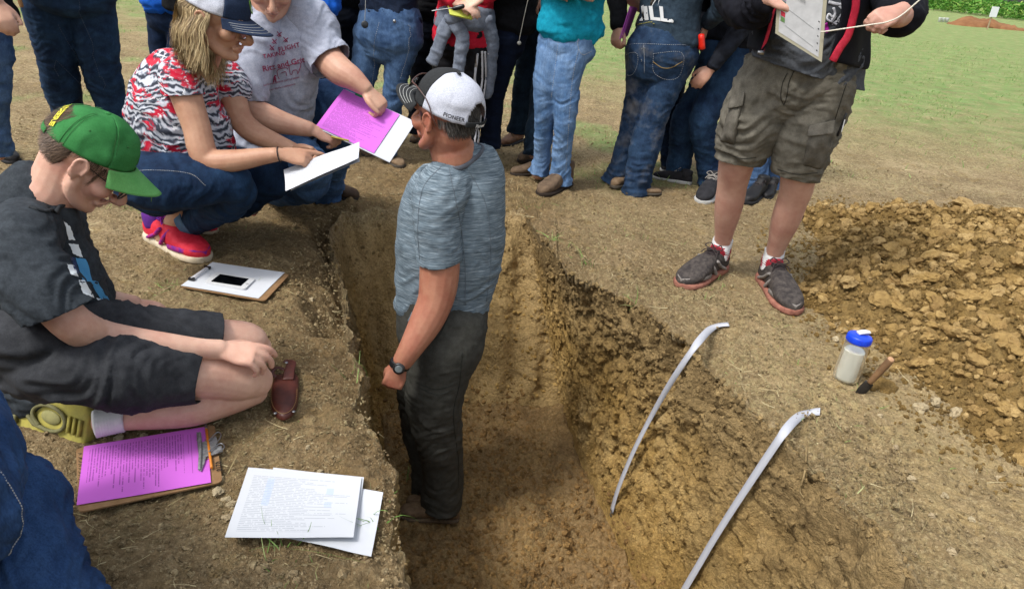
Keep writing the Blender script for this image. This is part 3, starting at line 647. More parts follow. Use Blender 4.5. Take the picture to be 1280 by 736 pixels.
# ------------------------------------------------------------------ figures
def LP(spec, flat=1.0):
    """[(px, py, half width px, Y)] or (px, py, w, None, z) -> points and (side, depth) radii in metres"""
    pts = []; rd = []
    for q in spec:
        if isinstance(q[0], str): pts.append(q[1]); rd.append((q[2], q[2]*flat)); continue
        p = P(q[0], q[1], q[3]) if q[3] is not None else G(q[0], q[1], q[4])
        r = q[2]*dep(p)/FPX; pts.append(p); rd.append((r, r*flat))
    return pts, rd
TOC = (0, -1, .45)
def limb(sh, spec, flat=1.0, n=16, sub=4, cap=.7, up=TOC, grow=0):
    p, r = LP(spec, flat); sh.tube(p, [(a+grow, b+grow) for a, b in r], up, n, sub, cap); return p, r
def hand(sh, W, d, back, side, s=1., curl=(25, 30, 20), curls=None, spread=4, thumb=None):
    """side +1: a right hand (thumb towards -x seen on its back)"""
    y = nrm(d); z = np.asarray(back, float); z = nrm(z-y*(z@y)); x = np.cross(y, z)*(-side)   # x points to the thumb
    B = basis(x, y, z); T = lambda q: np.asarray(W)+B@(np.asarray(q, float)*s)
    sh.tube([T((0, -.03, 0)), T((0, .01, 0)), T((.001, .045, -.002)), T((0, .082, -.002))], [(.024*s, .019*s), (.027*s, .017*s), (.038*s, .015*s), (.037*s, .012*s)], up=z, n=16, sub=3, cap=.5)
    L = [.076, .084, .078, .062]; X = [.028, .0095, -.0095, -.027]; R = [.0092, .0095, .0090, .0078]
    for k in range(4):
        c = curls[k] if curls else curl
        a = math.radians((1.5-k)*spread); p = np.array([X[k], .08-abs(k-1.2)*.004, -.001]); q = [T(p-A_(0, .03, 0)), T(p)]; an = 0
        for j, fr in enumerate((.45, .31, .24)):
            an += math.radians(c[j]); st = L[k]*fr
            p = p+st*A_(math.sin(a)*math.cos(an), math.cos(a)*math.cos(an), -math.sin(an)); q.append(T(p))
        r = R[k]*s; sh.tube(q, [r*1.1, r*1.18, r*1.04, r*.98, r*.86], up=z, n=10, sub=3, cap=.9)
    th = thumb or [(.020, .012, -.006), (.042, .040, -.016), (.052, .068, -.022), (.055, .094, -.026)]
    sh.tube([T(q) for q in th], [.0155*s, .0135*s, .0108*s, .009*s], up=z, n=10, sub=3, cap=.9)
    return B
def head(sh, c, F, s=1., jaw=1., ears=True):
    """F columns: right, forward, up of the head; c: between the ears"""
    T = lambda *q: np.asarray(c)+F@(np.array(q, float)*s)
    E_ = lambda q, r: sh.ell(T(*q), tuple(np.array(r)*s), F, 20, 14)
    E_((0, -.014, .038), (.076, .097, .086)); E_((0, .026, -.016), (.060*jaw, .060, .076)); E_((0, .012, -.045), (.054*jaw, .056, .052))
    for d in (-1, 1):
        sh.tube([T(.058*d*jaw, 0, -.03), T(.055*d*jaw, .01, -.062), T(.033*d*jaw, .046, -.088), T(0, .068, -.096)], [.018*s, .018*s, .017*s, .018*s], n=10)
        E_((.040*d, .056, -.022), (.026, .028, .024)); E_((.010*d, .098, -.036), (.0085, .011, .0085))
        if ears:
            e = frame(F@A_(d*.35, -1.0, 0), F@A_(0, -.25, 1))
            sh.ell(T(.080*d, -.010, -.004), (.008*s, .017*s, .030*s), F@basis(A_(1, d*.35, 0)/1.06, A_(-d*.35, 1, -.25)/1.09, A_(0, .25, 1)/1.03), 12, 8)
            sh.tube([T(.084*d, .004, -.012), T(.088*d, .004, .012), T(.091*d, -.012, .026), T(.091*d, -.026, .014), T(.087*d, -.022, -.010), T(.080*d, -.006, -.032)], [.0045*s]*6, n=8)
    sh.tube([T(0, .088, .018), T(0, .100, -.004), T(0, .118, -.031), T(0, .098, -.042)], [.009*s, .0095*s, .0115*s, .009*s], n=10)
    sh.tube([T(-.048, .064, .026), T(-.02, .083, .024), T(.02, .083, .024), T(.048, .064, .026)], [.012*s]*4, n=10)
    sh.tube([T(-.022, .076, -.067), T(-.008, .090, -.059), T(.008, .090, -.059), T(.022, .076, -.067)], [.004*s, .007*s, .007*s, .004*s], n=8)
    sh.tube([T(-.020, .075, -.070), T(0, .088, -.072), T(.020, .075, -.070)], [.004*s, .008*s, .004*s], n=8)
    E_((0, .072, -.095), (.018, .016, .017))
def face_post(me, c, F, s=1.):
    v = mv(me); q = (v-c)@F/s; d = np.zeros(len(v))
    for e in (-1, 1): d += .0065*np.exp(-(((q[:, 0]-e*.033)/.017)**2+((q[:, 2]-.006)/.012)**2))*(q[:, 1] > .04)
    d += .0026*np.exp(-((q[:, 0]/.022)**2+((q[:, 2]+.0645)/.0028)**2))*(q[:, 1] > .05)
    setv(me, v-np.outer(d*s, F[:, 1]))
    lips = np.exp(-((np.abs(q[:, 0])/.018)**4+((q[:, 2]+.064)/.011)**4))*(q[:, 1] > .06)
    set_attr(me, 'lips', lips)
    red = np.exp(-(((np.abs(q[:, 0])-.045)/.022)**2+((q[:, 2]+.03)/.022)**2))*(q[:, 1] > .03)+np.exp(-((q[:, 0]/.016)**2+((q[:, 2]+.034)/.014)**2))*(q[:, 1] > .09)+np.exp(-(((np.abs(q[:, 0])-.088)/.012)**2+((q[:, 2])/.03)**2+((q[:, 1]+.012)/.025)**2))
    set_attr(me, 'flush', np.clip(red, 0, 1))
def skin2(name, c, c2, c3):
    t = NT(name)
    a = t.ramp(t.noise(22, 5, .6), [(.3, c), (.7, c2)])
    a = t.mix(t.ramp(t.noise(9, 3), [(.40, 0.), (.72, .65)]), a, c3); a = t.mix(t.ramp(t.noise(60, 4, .7), [(.45, .0), (.7, .28)]), a, c2)
    a = t.mix(t.ramp(t.noise(380, 2), [(.4, .0), (.72, .18)]), a, c3)
    a = t.mix(t.math('MULTIPLY', t.attr('flush'), .5), a, c3); a = t.mix(t.math('MULTIPLY', t.attr('lips'), .28), a, 'A0524C')
    t.col(a); t.bump(t.math('ADD', t.noise(500, 3), t.math('MULTIPLY', t.noise(90, 3), .6)), .22, .0015)
    t.b.inputs['Subsurface Weight'].default_value = .1; t.b.inputs['Subsurface Radius'].default_value = (.012, .004, .002); t.b.inputs['Subsurface Scale'].default_value = .4
    return t.fin(.5, .35)
SK_PINK = skin2('fair_pink_skin', 'C49C88', 'D2AE9A', 'B27A6A')
SK_TAN = skin2('sunburnt_skin', '9C6A54', 'AE7E66', '904C3E')
SK_WARM = skin2('tanned_skin', 'AA8068', 'BA947A', '98664F')
SK_MID = skin2('light_brown_skin', 'B48A74', 'C29C86', 'A06C5C')
SK_LEG = skin2('flushed_leg_skin', 'B28878', 'C29C8A', 'A06C60')

def joinm(ms):
    if len(ms) == 1: return ms[0]
    v = []; f = []; k = 0; at = {}
    for m in ms:
        x = mv(m); v.append(x); f += [tuple(i+k for i in p.vertices) for p in m.polygons]; k += len(x)
    keys = {a.name for m in ms for a in m.attributes if a.data_type == 'FLOAT' and a.domain == 'POINT'}
    me = bpy.data.meshes.new('j'); me.from_pydata(np.vstack(v).tolist(), [], f)
    for key in keys:
        o = []
        for m in ms:
            z = np.zeros(len(m.vertices), dtype=np.float32)
            if key in m.attributes: m.attributes[key].data.foreach_get('value', z)
            o.append(z)
        set_attr(me, key, np.concatenate(o))
    return me
def body(parent, shs, mat, vox=.006, heads=None, it=3, dec=None):
    ms = [remesh(q, vox, it, dec) for q in (shs if isinstance(shs, list) else [shs])]
    if heads: face_post(ms[0], *heads)
    return finish('body', joinm(ms), mat, parent)
def garment(name, parent, pieces, mat, vox=.008, it=4, bones=(), amp=.01, freq=34, seed=0, cuts=(), thick=.0035, wear_shade=None, s2=.08, dec=None, attrs=None):
    """pieces: one shape or [(shape, cuts)]; each is skinned and hemmed by itself, as cut cloth is, then joined"""
    if isinstance(pieces, Sh): pieces = [(pieces, cuts)]
    ms = []
    for sh, cu in pieces:
        me = remesh(sh, vox, it, dec)
        d = creases(me, bones, amp, freq, seed, s2) if bones else np.zeros(len(me.vertices))
        v = mv(me); W = np.zeros(len(v))
        for (c, r, a) in (wear_shade or []):
            W += a*np.exp(-(np.linalg.norm(v-np.asarray(c), axis=1)/r)**2)
        W += np.clip(d/(amp+1e-9)*.25, -.25, .35)  # crests paler, troughs darker: fold shading put into the colour, besides real fading
        set_attr(me, 'wear_shade', np.clip(W, 0, 1))
        if attrs:
            for k, fn in attrs.items(): set_attr(me, k, fn(v))
        if cu: cutmesh(me, cu)
        ms.append(me)
    me = joinm(ms); b = bvh_of(me)
    if thick: me = evalmods(me, [('SOLIDIFY', dict(thickness=thick, offset=-1))])
    o = finish(name, me, mat, parent); return o, b
def collar_ring(name, parent, b, c, n, r, mat, w=(.0045, .009)):
    n = nrm(n); a = nrm(np.cross(n, (0, 1, 0))); e = np.cross(n, a); Q = []
    for q in np.linspace(0, 2*PI, 29)[:-1]:
        h = b.find_nearest(Vector(np.asarray(c)+(a*math.cos(q)+e*math.sin(q))*r)); Q.append(np.array(h[0]+h[1]*.0005))
    Q = np.array(Q); Q = (np.roll(Q, 1, 0)+Q+np.roll(Q, -1, 0))/3; Q = np.vstack([Q, Q[:2]])
    sh = Sh(); sh.tube(Q, [w]*len(Q), up=n, n=8, sub=1, cap=0); return sh.obj(name, mat, parent)
def seam_line(name, parent, b, pts, dirn, mat, r=.0012, n=12, off=.0008, dash=0):
    C = catmull(np.array(pts), n); q = snap(b, C, dirn, off); sh = Sh()
    if dash:
        seg = np.linalg.norm(np.diff(q, axis=0), axis=1); s = np.concatenate([[0], np.cumsum(seg)]); t = 0
        while t+dash*.6 < s[-1]:
            a = [np.interp(t, s, q[:, k]) for k in range(3)]; e = [np.interp(t+dash*.6, s, q[:, k]) for k in range(3)]
            sh.tube([a, e], [r, r], n=4, sub=1, cap=0); t += dash
    else: sh.tube(q, [r]*len(q), n=5, sub=1, cap=0)
    return sh.obj(name, mat, parent)
# ---- shoes. canonical: y from heel (0) to toe (L), z up from the ground, x sideways
def shoe(parent, heel, toe, mats, z0=0., kind='sneaker', s=None, roll=0, up=(0, 0, 1), name=None, collar=.07, width=1., laces='lace'):
    heel = np.asarray(heel, float); toe = np.asarray(toe, float); d = toe-heel; L = np.linalg.norm(d) if s is None else s
    F = frame(d, up); k = L/.30
    T = lambda X: heel+(np.asarray(X)*k)@F.T
    name = name or ('boot' if kind == 'boot' else 'shoe')
    # plan outline half widths
    ys = np.array([0, .012, .04, .09, .15, .20, .245, .275, .292, .30]); hw = np.array([.012, .028, .034, .033, .037, .047, .046, .037, .022, .008])*width
    def ring(y, w, zt, zb, n=18, pw=2.6):
        a = np.linspace(0, 2*PI, n, endpoint=False); c, s_ = np.cos(a), np.sin(a)
        X = np.sign(c)*np.abs(c)**(2/pw)*w; Z = (zb+zt)/2+np.sign(s_)*np.abs(s_)**(2/pw)*(zt-zb)/2
        return np.column_stack([X, np.full(n, y), Z])
    def loft(rs):
        n = len(rs[0]); F_ = []
        for i in range(len(rs)-1):
            for j in range(n): F_.append((i*n+j, (i+1)*n+j, (i+1)*n+(j+1) % n, i*n+(j+1) % n))
        F_.append(tuple(range(n))); F_.append(tuple((len(rs)-1)*n+j for j in range(n-1, -1, -1)))
        return np.vstack(rs), F_
    tz = {'sneaker': [.060, .084, .092, .096, .096, .076, .060, .052, .044, .030], 'boot': [.07, .10, .11, .112, .098, .072, .062, .058, .048, .03], 'moc': [.04, .055, .062, .066, .066, .056, .05, .046, .038, .024]}[kind]
    root = None
    v, f = loft([ring(y, w, z, .014) for y, w, z in zip(ys, hw, tz)])
    me = bpy.data.meshes.new(name); me.from_pydata(T(v).tolist(), [], f); me = evalmods(me, [('SUBSURF', dict(levels=2))])
    vv = mv(me); setv(me, vv+mn(me)*(fbm(vv*60, 2)*.0012)[:, None])
    up_o = finish(name, me, mats['upper'], parent)
    v, f = loft([ring(y, w*1.09+.002, .024+(.008 if kind == 'sneaker' and y < .12 else 0), .0, pw=4) for y, w in zip(ys*1.012-.002, hw)])
    me = bpy.data.meshes.new('sole'); me.from_pydata(T(v).tolist(), [], f); me = evalmods(me, [('SUBSURF', dict(levels=1))]); finish('sole', me, mats['sole'], up_o)
    if kind == 'sneaker' or kind == 'boot':
        cz = .088 if kind == 'sneaker' else .115
        v = Sh(); v.tube([(0, .055, cz-.03), (0, .05, cz), (0, .048, cz+.018)], [(.036, .040), (.037, .046), (.034, .044)], up=(0, 1, 0), n=20, sub=3, cap=.25)
        v.xf(F*k, heel); v.obj('collar', mats.get('collar', mats['upper']), up_o)
        v = Sh(); v.tube([(0, .088, cz+.008), (0, .10, cz+.004), (0, .135, .088), (0, .17, .078)], [(.020, .006), (.022, .006), (.021, .006), (.015, .005)], up=(0, .5, 1), n=10, cap=.5); v.xf(F*k, heel); v.obj('tongue', mats.get('tongue', mats['upper']), up_o)
        v = Sh()
        for i in range(5):
            y = .108+i*.018; z = .103-i*.0085-(.0 if kind == 'sneaker' else -.006)
            for sg in (-1, 1): v.tube([(-.024*sg, y, z-.006), (0, y+.005, z+.003), (.024*sg, y+.014, z-.010)], [.0022]*3, n=6, sub=3)
        for sg in (-1, 1):
            v.tube([(0, .10, .108), (.02*sg, .096, .122), (.034*sg, .108, .112), (.014*sg, .112, .106)], [.002]*4, n=6); v.tube([(0, .10, .108), (.022*sg, .118, .104), (.032*sg, .135, .09)], [.002]*3, n=6)
        v.xf(F*k, heel); v.obj('lace', mats.get('lace', mats['upper']), up_o)
        if mats.get('overlay'):
            v = Sh()
            for sg in (-1, 1):
                v.tube([(.036*sg, .06, .03), (.036*sg, .10, .05), (.036*sg, .13, .075)], [(.006, .010)]*3, up=(sg, 0, 0), n=8); v.tube([(.041*sg, .13, .028), (.038*sg, .15, .055), (.026*sg, .165, .076)], [(.006, .007)]*3, up=(sg, 0, 0), n=8)
                v.tube([(.043*sg, .17, .030), (.046*sg, .22, .036), (.030*sg, .275, .036), (0, .297, .03)], [(.009, .003)]*4, up=(sg, .3, 0), n=8)
            v.xf(F*k, heel); v.obj('overlay', mats['overlay'], up_o)
    return up_o, F, k
# ---- hats
def cap(parent_label, c, F, s, crown_m, mesh_m, brim_m, front_half=62, stitch=None, opening=True, group=None, name='cap', cat='cap', brimlen=.070, tall=.092, droop=.010, tilt=0):
    cc = np.asarray(c); ct = math.radians(tilt); Rt = np.array([[1, 0, 0], [0, math.cos(ct), -math.sin(ct)], [0, math.sin(ct), math.cos(ct)]])
    F = F@Rt; t = thing(name, parent_label, cat, cc+F@A_(0, 0, .03)*s)
    T = lambda X: cc+(np.atleast_2d(X)*s)@F.T
    nth, nph = 96, 22; V = []; idx = {}
    for i in range(nph+1):
        ph = (i/nph)*PI/2
        for j in range(nth):
            th = 2*PI*j/nth      # 0 = front (+y)
            rx, ry = .0835, .1035; r = math.cos(ph)**.75 if ph < PI/2-1e-6 else 0
            flat = 1+.03*math.cos(th)*math.sin(2*ph)
            seam = .0016*math.exp(-(((math.degrees(th)+30) % 60-30)/3.0)**2)
            z = .030+tall*math.sin(ph)*(1+.04*math.cos(th))
            V.append(((rx*flat-seam)*r*math.sin(th), -.012+(ry*flat-seam)*r*math.cos(th), z))
    V = np.array(V); V = V+(fbm(V*22, 3, .5, 5)*.003)[:, None]*A_(1, 1, .6)
    fr = []; ms = []
    for i in range(nph):
        for j in range(nth):
            th = math.degrees(2*PI*(j+.5)/nth); d = min(th, 360-th); b = abs(th-180)
            hh = i/nph
            if opening and (b/27)**2+(hh/.40)**2 < 1: continue
            q = (i*nth+j, i*nth+(j+1) % nth, (i+1)*nth+(j+1) % nth, (i+1)*nth+j)
            (fr if d < front_half*(1-.0*hh) else ms).append(q[::-1])
    for nm, fs, m in (('crown_panel', fr, crown_m), ('crown_back', ms, mesh_m)):
        me = bpy.data.meshes.new(nm); me.from_pydata(T(V).tolist(), [], fs)
        bm = bmesh.new(); bm.from_mesh(me); bmesh.ops.delete(bm, geom=[v for v in bm.verts if not v.link_faces], context='VERTS'); bmesh.ops.remove_doubles(bm, verts=bm.verts, dist=.0004); bm.to_mesh(me); bm.free()
        me = evalmods(me, [('SOLIDIFY', dict(thickness=.0022, offset=-1))]); finish(nm, me, m, t)
    def arc(th, out, dz=0):   # brim surface point: th degrees from the front, out 0..1
        a = math.radians(th); bx, by = .0845*math.sin(a), -.012+.1045*math.cos(a)
        e = math.cos(a*90/58*.98) if abs(th) <= 58 else 0
        L_ = brimlen*(max(e, 0)**.55); x = bx*(1+.03*out); y = by+L_*out
        return (x, y, .031+.002-droop*out*1.2-(.24*(x/.08)**2)*.08*out**.7-(x/.08)**2*.006)
    nb, no = 40, 10; V = np.array([arc(-58+116*i/nb, j/no) for i in range(nb+1) for j in range(no+1)])
    fs = [(i*(no+1)+j, i*(no+1)+j+1, (i+1)*(no+1)+j+1, (i+1)*(no+1)+j) for i in range(nb) for j in range(no)]
    me = bpy.data.meshes.new('brim'); me.from_pydata(T(V).tolist(), [], fs); me = evalmods(me, [('SOLIDIFY', dict(thickness=.003, offset=0))]); br = finish('brim', me, brim_m, t)
    if stitch:
        for o_ in (.28, .46, .64, .82):
            sh = Sh(); sh.tube(T([np.array(arc(-50+100*i/20, o_))+A_(0, 0, .002) for i in range(21)]), [.00055*s]*21, n=5, sub=1); sh.obj('stitching', stitch, br)
    sh = Sh(); sh.ell(T((0, -.012, .030+tall*1.0+.001))[0], (.007*s, .007*s, .004*s), F, 10, 6); sh.obj('button', crown_m, t)
    if opening:
        pts = [(.0842*math.sin(math.radians(180+a)), -.013+.1048*math.cos(math.radians(180+a)), .034) for a in range(-30, 31, 6)]
        sh = Sh(); sh.tube(T(np.array(pts)), [(.0015*s, .008*s)]*len(pts), up=F[:, 2], n=8, sub=1, cap=.2); sh.obj('strap', mesh_m if crown_m is mesh_m else brim_m, t)
    return t, F, T
# ---- hair
def hair_mat(name, a, b, c=None):
    t = NT(name); x = t.ramp(t.attr('rnd'), [(0., a), (.55, b), (1., c or b)]); t.col(t.mix(.35, x, t.ramp(t.noise(30, 3), [(.3, .1), (.7, .9)]), 'OVERLAY')); t.b.inputs['Roughness'].default_value = .5; return t.fin(.5, .35)
def hair(name, parent, c, F, s, mat, keep, n, length, width, flow, nseg=5, R=(.078, .100, .090), base=True, seed=3, jit=.25, wave=0, lift=.004, cc=(0, -.014, .038)):
    """keep(q)->bool on canonical head points; flow(q)->direction in head space"""
    rs = np.random.RandomState(seed); cc = np.array(cc); R = np.array(R)
    vs = []; fs = []; rn = []; k = 0
    if base:
        sh = Sh(); sh.ell(cc, R*.998, None, 40, 28); v = sh.V(); ok = [keep(q) for q in v]
        used = [f for f in sh.f if all(ok[i] for i in f)]
        v2 = v+(fbm(v*70, 2)*.0015)[:, None]*(v-cc)/R
        vs.append(v2); fs += used; rn.append(np.full(len(v2), .15)); k = len(v2)
    got = 0
    while got < n:
        u = rs.normal(size=3); u /= np.linalg.norm(u); q = cc+u*R
        if not keep(q): continue
        got += 1; p = q.copy(); L = length*(rs.uniform(.7, 1.1)); st = L/nseg; pts = [p.copy()]; ph = rs.uniform(0, 6.28); nj = rs.normal(size=3)*jit
        for i in range(nseg):
            d = np.array(flow(p, q), float)+nj*(.4+.6*i/nseg)
            if wave: d = d+wave*A_(math.sin(ph*.12+q[0]*55+q[2]*20+i*.95), math.cos(ph*.12+q[1]*45+q[2]*25+i*.85), 0)
            d /= np.linalg.norm(d); p = p+d*st
            e = (p-cc)/(R+lift+.002*rs.rand()); m = np.linalg.norm(e)
            if m < 1: p = cc+(p-cc)/m
            pts.append(p.copy())
        pts = np.array(pts); tg = np.gradient(pts, axis=0); nn = pts-cc; sd = np.cross(tg, nn); sd /= np.linalg.norm(sd, axis=1)[:, None]+1e-9
        wd = width*np.linspace(1, .35, nseg+1)[:, None]*rs.uniform(.7, 1.2)
        a = pts-sd*wd/2; b = pts+sd*wd/2; V = np.empty((2*(nseg+1), 3)); V[0::2] = a; V[1::2] = b; V[:, :] += 0
        vs.append(V); fs += [(k+2*i, k+2*i+1, k+2*i+3, k+2*i+2) for i in range(nseg)]; rn.append(np.full(len(V), rs.rand())); k += len(V)
    V = np.vstack(vs); return mesh_obj(name, np.asarray(c)+(V*s)@F.T, fs, mat, parent, attrs={'rnd': np.concatenate(rn)})
def ankle(hp, tp, z0=0., y=.055, z=.09):
    h = G(*hp, z0); d = G(*tp, z0)-h; L = np.linalg.norm(d); F = frame(d); return h+F@A_(0, y, z)*(L/.30)
def blen(*p): return [round(float(np.linalg.norm(np.asarray(a)-np.asarray(b))), 2) for a, b in zip(p, p[1:])]
# ------------------------------------------------------------------ shared materials
WHITE = plain('white_cotton', 'D8D8D8', .8, 'C8CACC', bump=.1)
GREYDK = plain('dark_rubber', '1C1C1E', .8, '262628')
STEEL = plain('brushed_steel', '9A9C9E', .35, '84868A', metal=.9, spec=.5)
LACE_DK = plain('dark_lace', '2A2424', .8, '3A3232')
M_STITCH = plain('pale_stitching', 'B8BAB8', .8)
M_SEAM = plain('jeans_thread', '8C93A0', .8, 'A0A098')
M_EYE = plain('eye_white', 'D8D0C8', .3); M_IRIS = plain('dark_iris', '2A1E16', .2)
def eyes(root_obj, c, F, s, lid=True, lash='3A2A20', shut=False):
    for e in (-1, 1):
        if not shut: sh = Sh(); sh.ell(c+F@(A_(e*.032, .0705, .006)*s), .0118*s, F, 12, 8); o = sh.obj('eye', M_EYE, root_obj)
        if not shut: sh = Sh(); sh.ell(c+F@(A_(e*.032, .080-.012*shut, .001)*s), tuple(np.array((.005, .003, .005))*s), F, 10, 6); sh.obj('iris', M_IRIS, o)
        sh = Sh(); sh.tube([c+F@(A_(e*(.032+.014*a), .0865-.004*abs(a), .0045-.004*abs(a))*s) for a in (-1, -.4, .4, 1)], [(.001*s, .0022*s)]*4, n=6); sh.obj('eyelash', plain('lash'+lash, lash), root_obj)
        sh = Sh(); sh.tube([c+F@(A_(e*(.032+.018*a), .0905-.012*max(a, 0)**2-.002, .0275-.004*a*a)*s) for a in (-1, -.3, .4, 1)], [(.001*s, .003*s), (.0015*s, .004*s), (.0015*s, .0035*s), (.001*s, .001*s)], n=6); sh.obj('eyebrow', plain('lash'+lash, lash), root_obj)

# ------------------------------------------------------------------ the man standing in the pit
def pit_man():
    Y = 2.44; t = thing('person', 'man in heathered grey t-shirt standing in the pit with his back turned', 'person', G(545, 648, FZ))
    c = P(555, 147, Y-.02); F = frame((-.83, .55, .03)); s = 1.12
    # skin
    sh = Sh(); head(sh, c, F, s)
    nb = P(568, 222, Y+.01)
    sh.tube([c+F@A_(0, -.030, -.03)*s, P(563, 180, Y), P(569, 198, Y), P(572, 235, Y+.01)], [(.064, .070), (.072, .076), (.078, .078), (.05, .05)], up=-F[:, 1], n=18)
    limb(sh, [(570, 205, 30, Y), (572, 250, 44, Y+.02), (562, 330, 42, Y+.02), (553, 392, 44, Y+.02)], .8)
    ap, ar = limb(sh, [(550, 250, 25, 2.36), (550, 300, 25, 2.33), (549, 345, 25, 2.32), (544, 376, 22.5, 2.30), (531, 405, 20.5, 2.27), (514, 434, 15.5, 2.23), (503, 452, 12.8, 2.22)], 1.0)
    d = P(491, 480, 2.20)-P(503, 452, 2.22)
    hand(sh, P(501, 457, 2.22), d, (.1, -1, .25), -1, 1.04, curls=[(58, 75, 50), (60, 80, 50), (62, 80, 50), (62, 80, 50)], spread=1, thumb=[(.020, .012, -.006), (.034, .040, -.018), (.032, .066, -.034), (.020, .084, -.044)])
    # far arm, held in front of him
    sh.tube([P(600, 235, Y+.2), P(570, 330, Y+.40), P(545, 300, Y+.44)], [.055, .048, .03], n=12); hand(sh, P(545, 300, Y+.44), (-.8, -.1, .5), (0, .6, .8), 1, 1.0)
    b = body(t, sh, SK_TAN, .0042, (c, F, s), dec=.5)
    # shirt
    sh = Sh()
    limb(sh, [(571, 197, 33, Y+.0), (575, 206, 42, Y+.01), (579, 220, 54, Y+.03), (567, 264, 66, Y+.03), (562, 309, 67, Y+.03), (556, 354, 61, Y+.03), (552, 385, 58, Y+.03), (552, 410, 58, Y+.03), (550, 445, 58, Y+.03)], .74, n=24)
    sl = Sh(); limb(sl, [(600, 226, 30, Y+.06), (575, 222, 32, Y+.02), (552, 240, 34, 2.36), (547, 275, 31, 2.33), (549, 310, 28, 2.32), (550, 350, 29, 2.31)], .9, n=20)
    s3 = Sh(); s3.tube([P(600, 232, Y+.12), P(590, 290, Y+.33)], [.085, .075], n=14)
    he = P(555, 389, Y+.03); hn = P(555, 410, Y+.03)-P(556, 380, Y+.03); se = P(549, 333, 2.27); sn = P(552, 352, 2.28)-P(549, 320, 2.27)
    nk = P(573, 190, Y+.01); nn = P(545, 125, Y-.02)-nk
    S0 = P(571, 232, Y); S1 = P(556, 385, Y)
    G1 = garment('t_shirt', t, [(sh, [(he, hn, .4)]), (sl, [(se, sn, .13)]), (s3, [])], SHIRT_HEATHER, .0075, 4, [(S0, S1, .35, 1.0), (P(546, 250, 2.3), P(549, 330, 2.27), .9, .9)], .0075, 20, 11)
    # collar band
    collar_ring('collar', G1[0], G1[1], P(572, 199, Y+.01), P(556, 165, Y)-P(572, 199, Y+.01), .100, plain('collar_band', '4A4E56', .85, '5A5E66'))
    seam_line('seam', G1[0], G1[1], [P(560, 212, 2.3), P(572, 260, 2.3), P(580, 330, 2.3), P(580, 386, 2.3)], (0, 1, -.2), plain('shirt_thread', '5A636C'), .0011)
    seam_line('seam', G1[0], G1[1], [P(580, 210, 2.3), P(606, 260, 2.3), P(612, 330, 2.3), P(606, 386, 2.3)], (0, 1, -.2), plain('shirt_thread', '5A636C'), .0009)
    seam_line('seam', G1[0], G1[1], [P(545, 212, 2.2), P(523, 240, 2.2), P(518, 290, 2.2), P(520, 330, 2.2)], (0, 1, -.2), plain('shirt_thread', '5A636C'), .0010)
    # trousers
    sh = Sh(); an = G(551, 628, FZ+.10); z0 = FZ+.03
    near = [(566, 398, 44, Y-.02), (558, 430, 46, Y-.04), (549, 465, 38.5, Y-.05), (543, 505, 34, Y-.05), (548, 545, 27, Y-.04), (554, 585, 25.5, Y-.0), (552, 625, 24, Y+.0), (551, 645, 24, Y+.0)]
    far = [(545, 400, 42, Y+.14), (535, 440, 36, Y+.16), (528, 490, 31, Y+.17), (528, 535, 25, Y+.17), (536, 580, 22, Y+.15), (538, 622, 22, Y+.13), (538, 640, 22, Y+.13)]
    p1, r1 = limb(sh, near, .95, 22); p2, r2 = limb(sh, far, .95, 18)
    limb(sh, [(554, 368, 54, Y+.02), (554, 385, 57, Y+.02), (552, 412, 56, Y+.03), (560, 432, 42, Y+.03)], .72, 24)
    g, bv = garment('trousers', t, sh, TROUSER, .0075, 3, [(p1[0], p1[2], .5, .5), (p1[2], p1[3], .7, 1.3), (p1[3], p1[5], 1.1, .6), (p1[5], p1[6], .7, 1.1), (p2[2], p2[5], .8, .8)], .0085, 26, 31,
            [(P(551, 632, Y), nrm(p1[7]-p1[5]), .12), (P(538, 628, Y+.13), nrm(p2[6]-p2[4]), .11)], s2=.11)
    for q in ([(560, 397), (548, 420), (532, 425)], [(578, 440), (574, 480), (566, 520), (570, 580), (570, 622)], [(520, 478), (545, 485), (566, 480)], [(524, 484), (548, 492), (566, 487)]):
        seam_line('seam', g, bv, [P(x, y, Y-.15) for x, y in q], (0, 1, -.3), plain('trouser_thread', '1E211C'), .0012)
    boots = dict(upper=plain('worn_brown_leather', '5C4A38', .8, '7C6850', 40, bump=.4), sole=plain('brown_sole', '4A4036', .9, '6A5A46', 60), collar=plain('boot_collar', '463A2E'), tongue=plain('boot_collar', '463A2E'), lace=LACE_DK)
    shoe(t, G(574, 650, FZ+.005), G(499, 643, FZ+.005), boots, kind='boot')
    shoe(t, G(563, 638, FZ+.005), G(508, 628, FZ+.005), boots, kind='boot')
    # watch
    wc = P(500, 455, 2.22); wd = nrm(P(491, 480, 2.20)-P(503, 440, 2.22))
    wt_ = thing('wristwatch', 'black digital wristwatch on the wrist of the man in the pit', 'watch', wc)
    sh = Sh(); sh.tube([wc-wd*.011, wc+wd*.011], [(.0375, .034)]*2, n=24, cap=.1, up=(0, -1, .2)); sh.obj('strap', plain('watch_strap', '141416', .5, '1E1E20'), wt_)
    Fw = basis(nrm(np.cross(wd, (0, -1, .35))), wd, nrm(A_(.12, -1, .35)-wd*(wd@A_(.12, -1, .35))))
    sh = Sh(); sh.tube([wc+Fw[:, 2]*.030, wc+Fw[:, 2]*.043], [.0215]*2, n=20, cap=.15, up=wd); sh.obj('case', plain('watch_case', '1A1A1C', .35, '242426', spec=.6), wt_)
    sh = Sh(); sh.tube([wc+Fw[:, 2]*.0435, wc+Fw[:, 2]*.0465], [.0135]*2, n=16, cap=.05, up=wd); sh.obj('dial', plain('watch_dial', '70787A', .25, '5A6264', spec=.6), wt_)
    # hair, cap, sunglasses
    hm = hair_mat('grey_brown_hair', '1E1A17', '3A342F', '77736E')
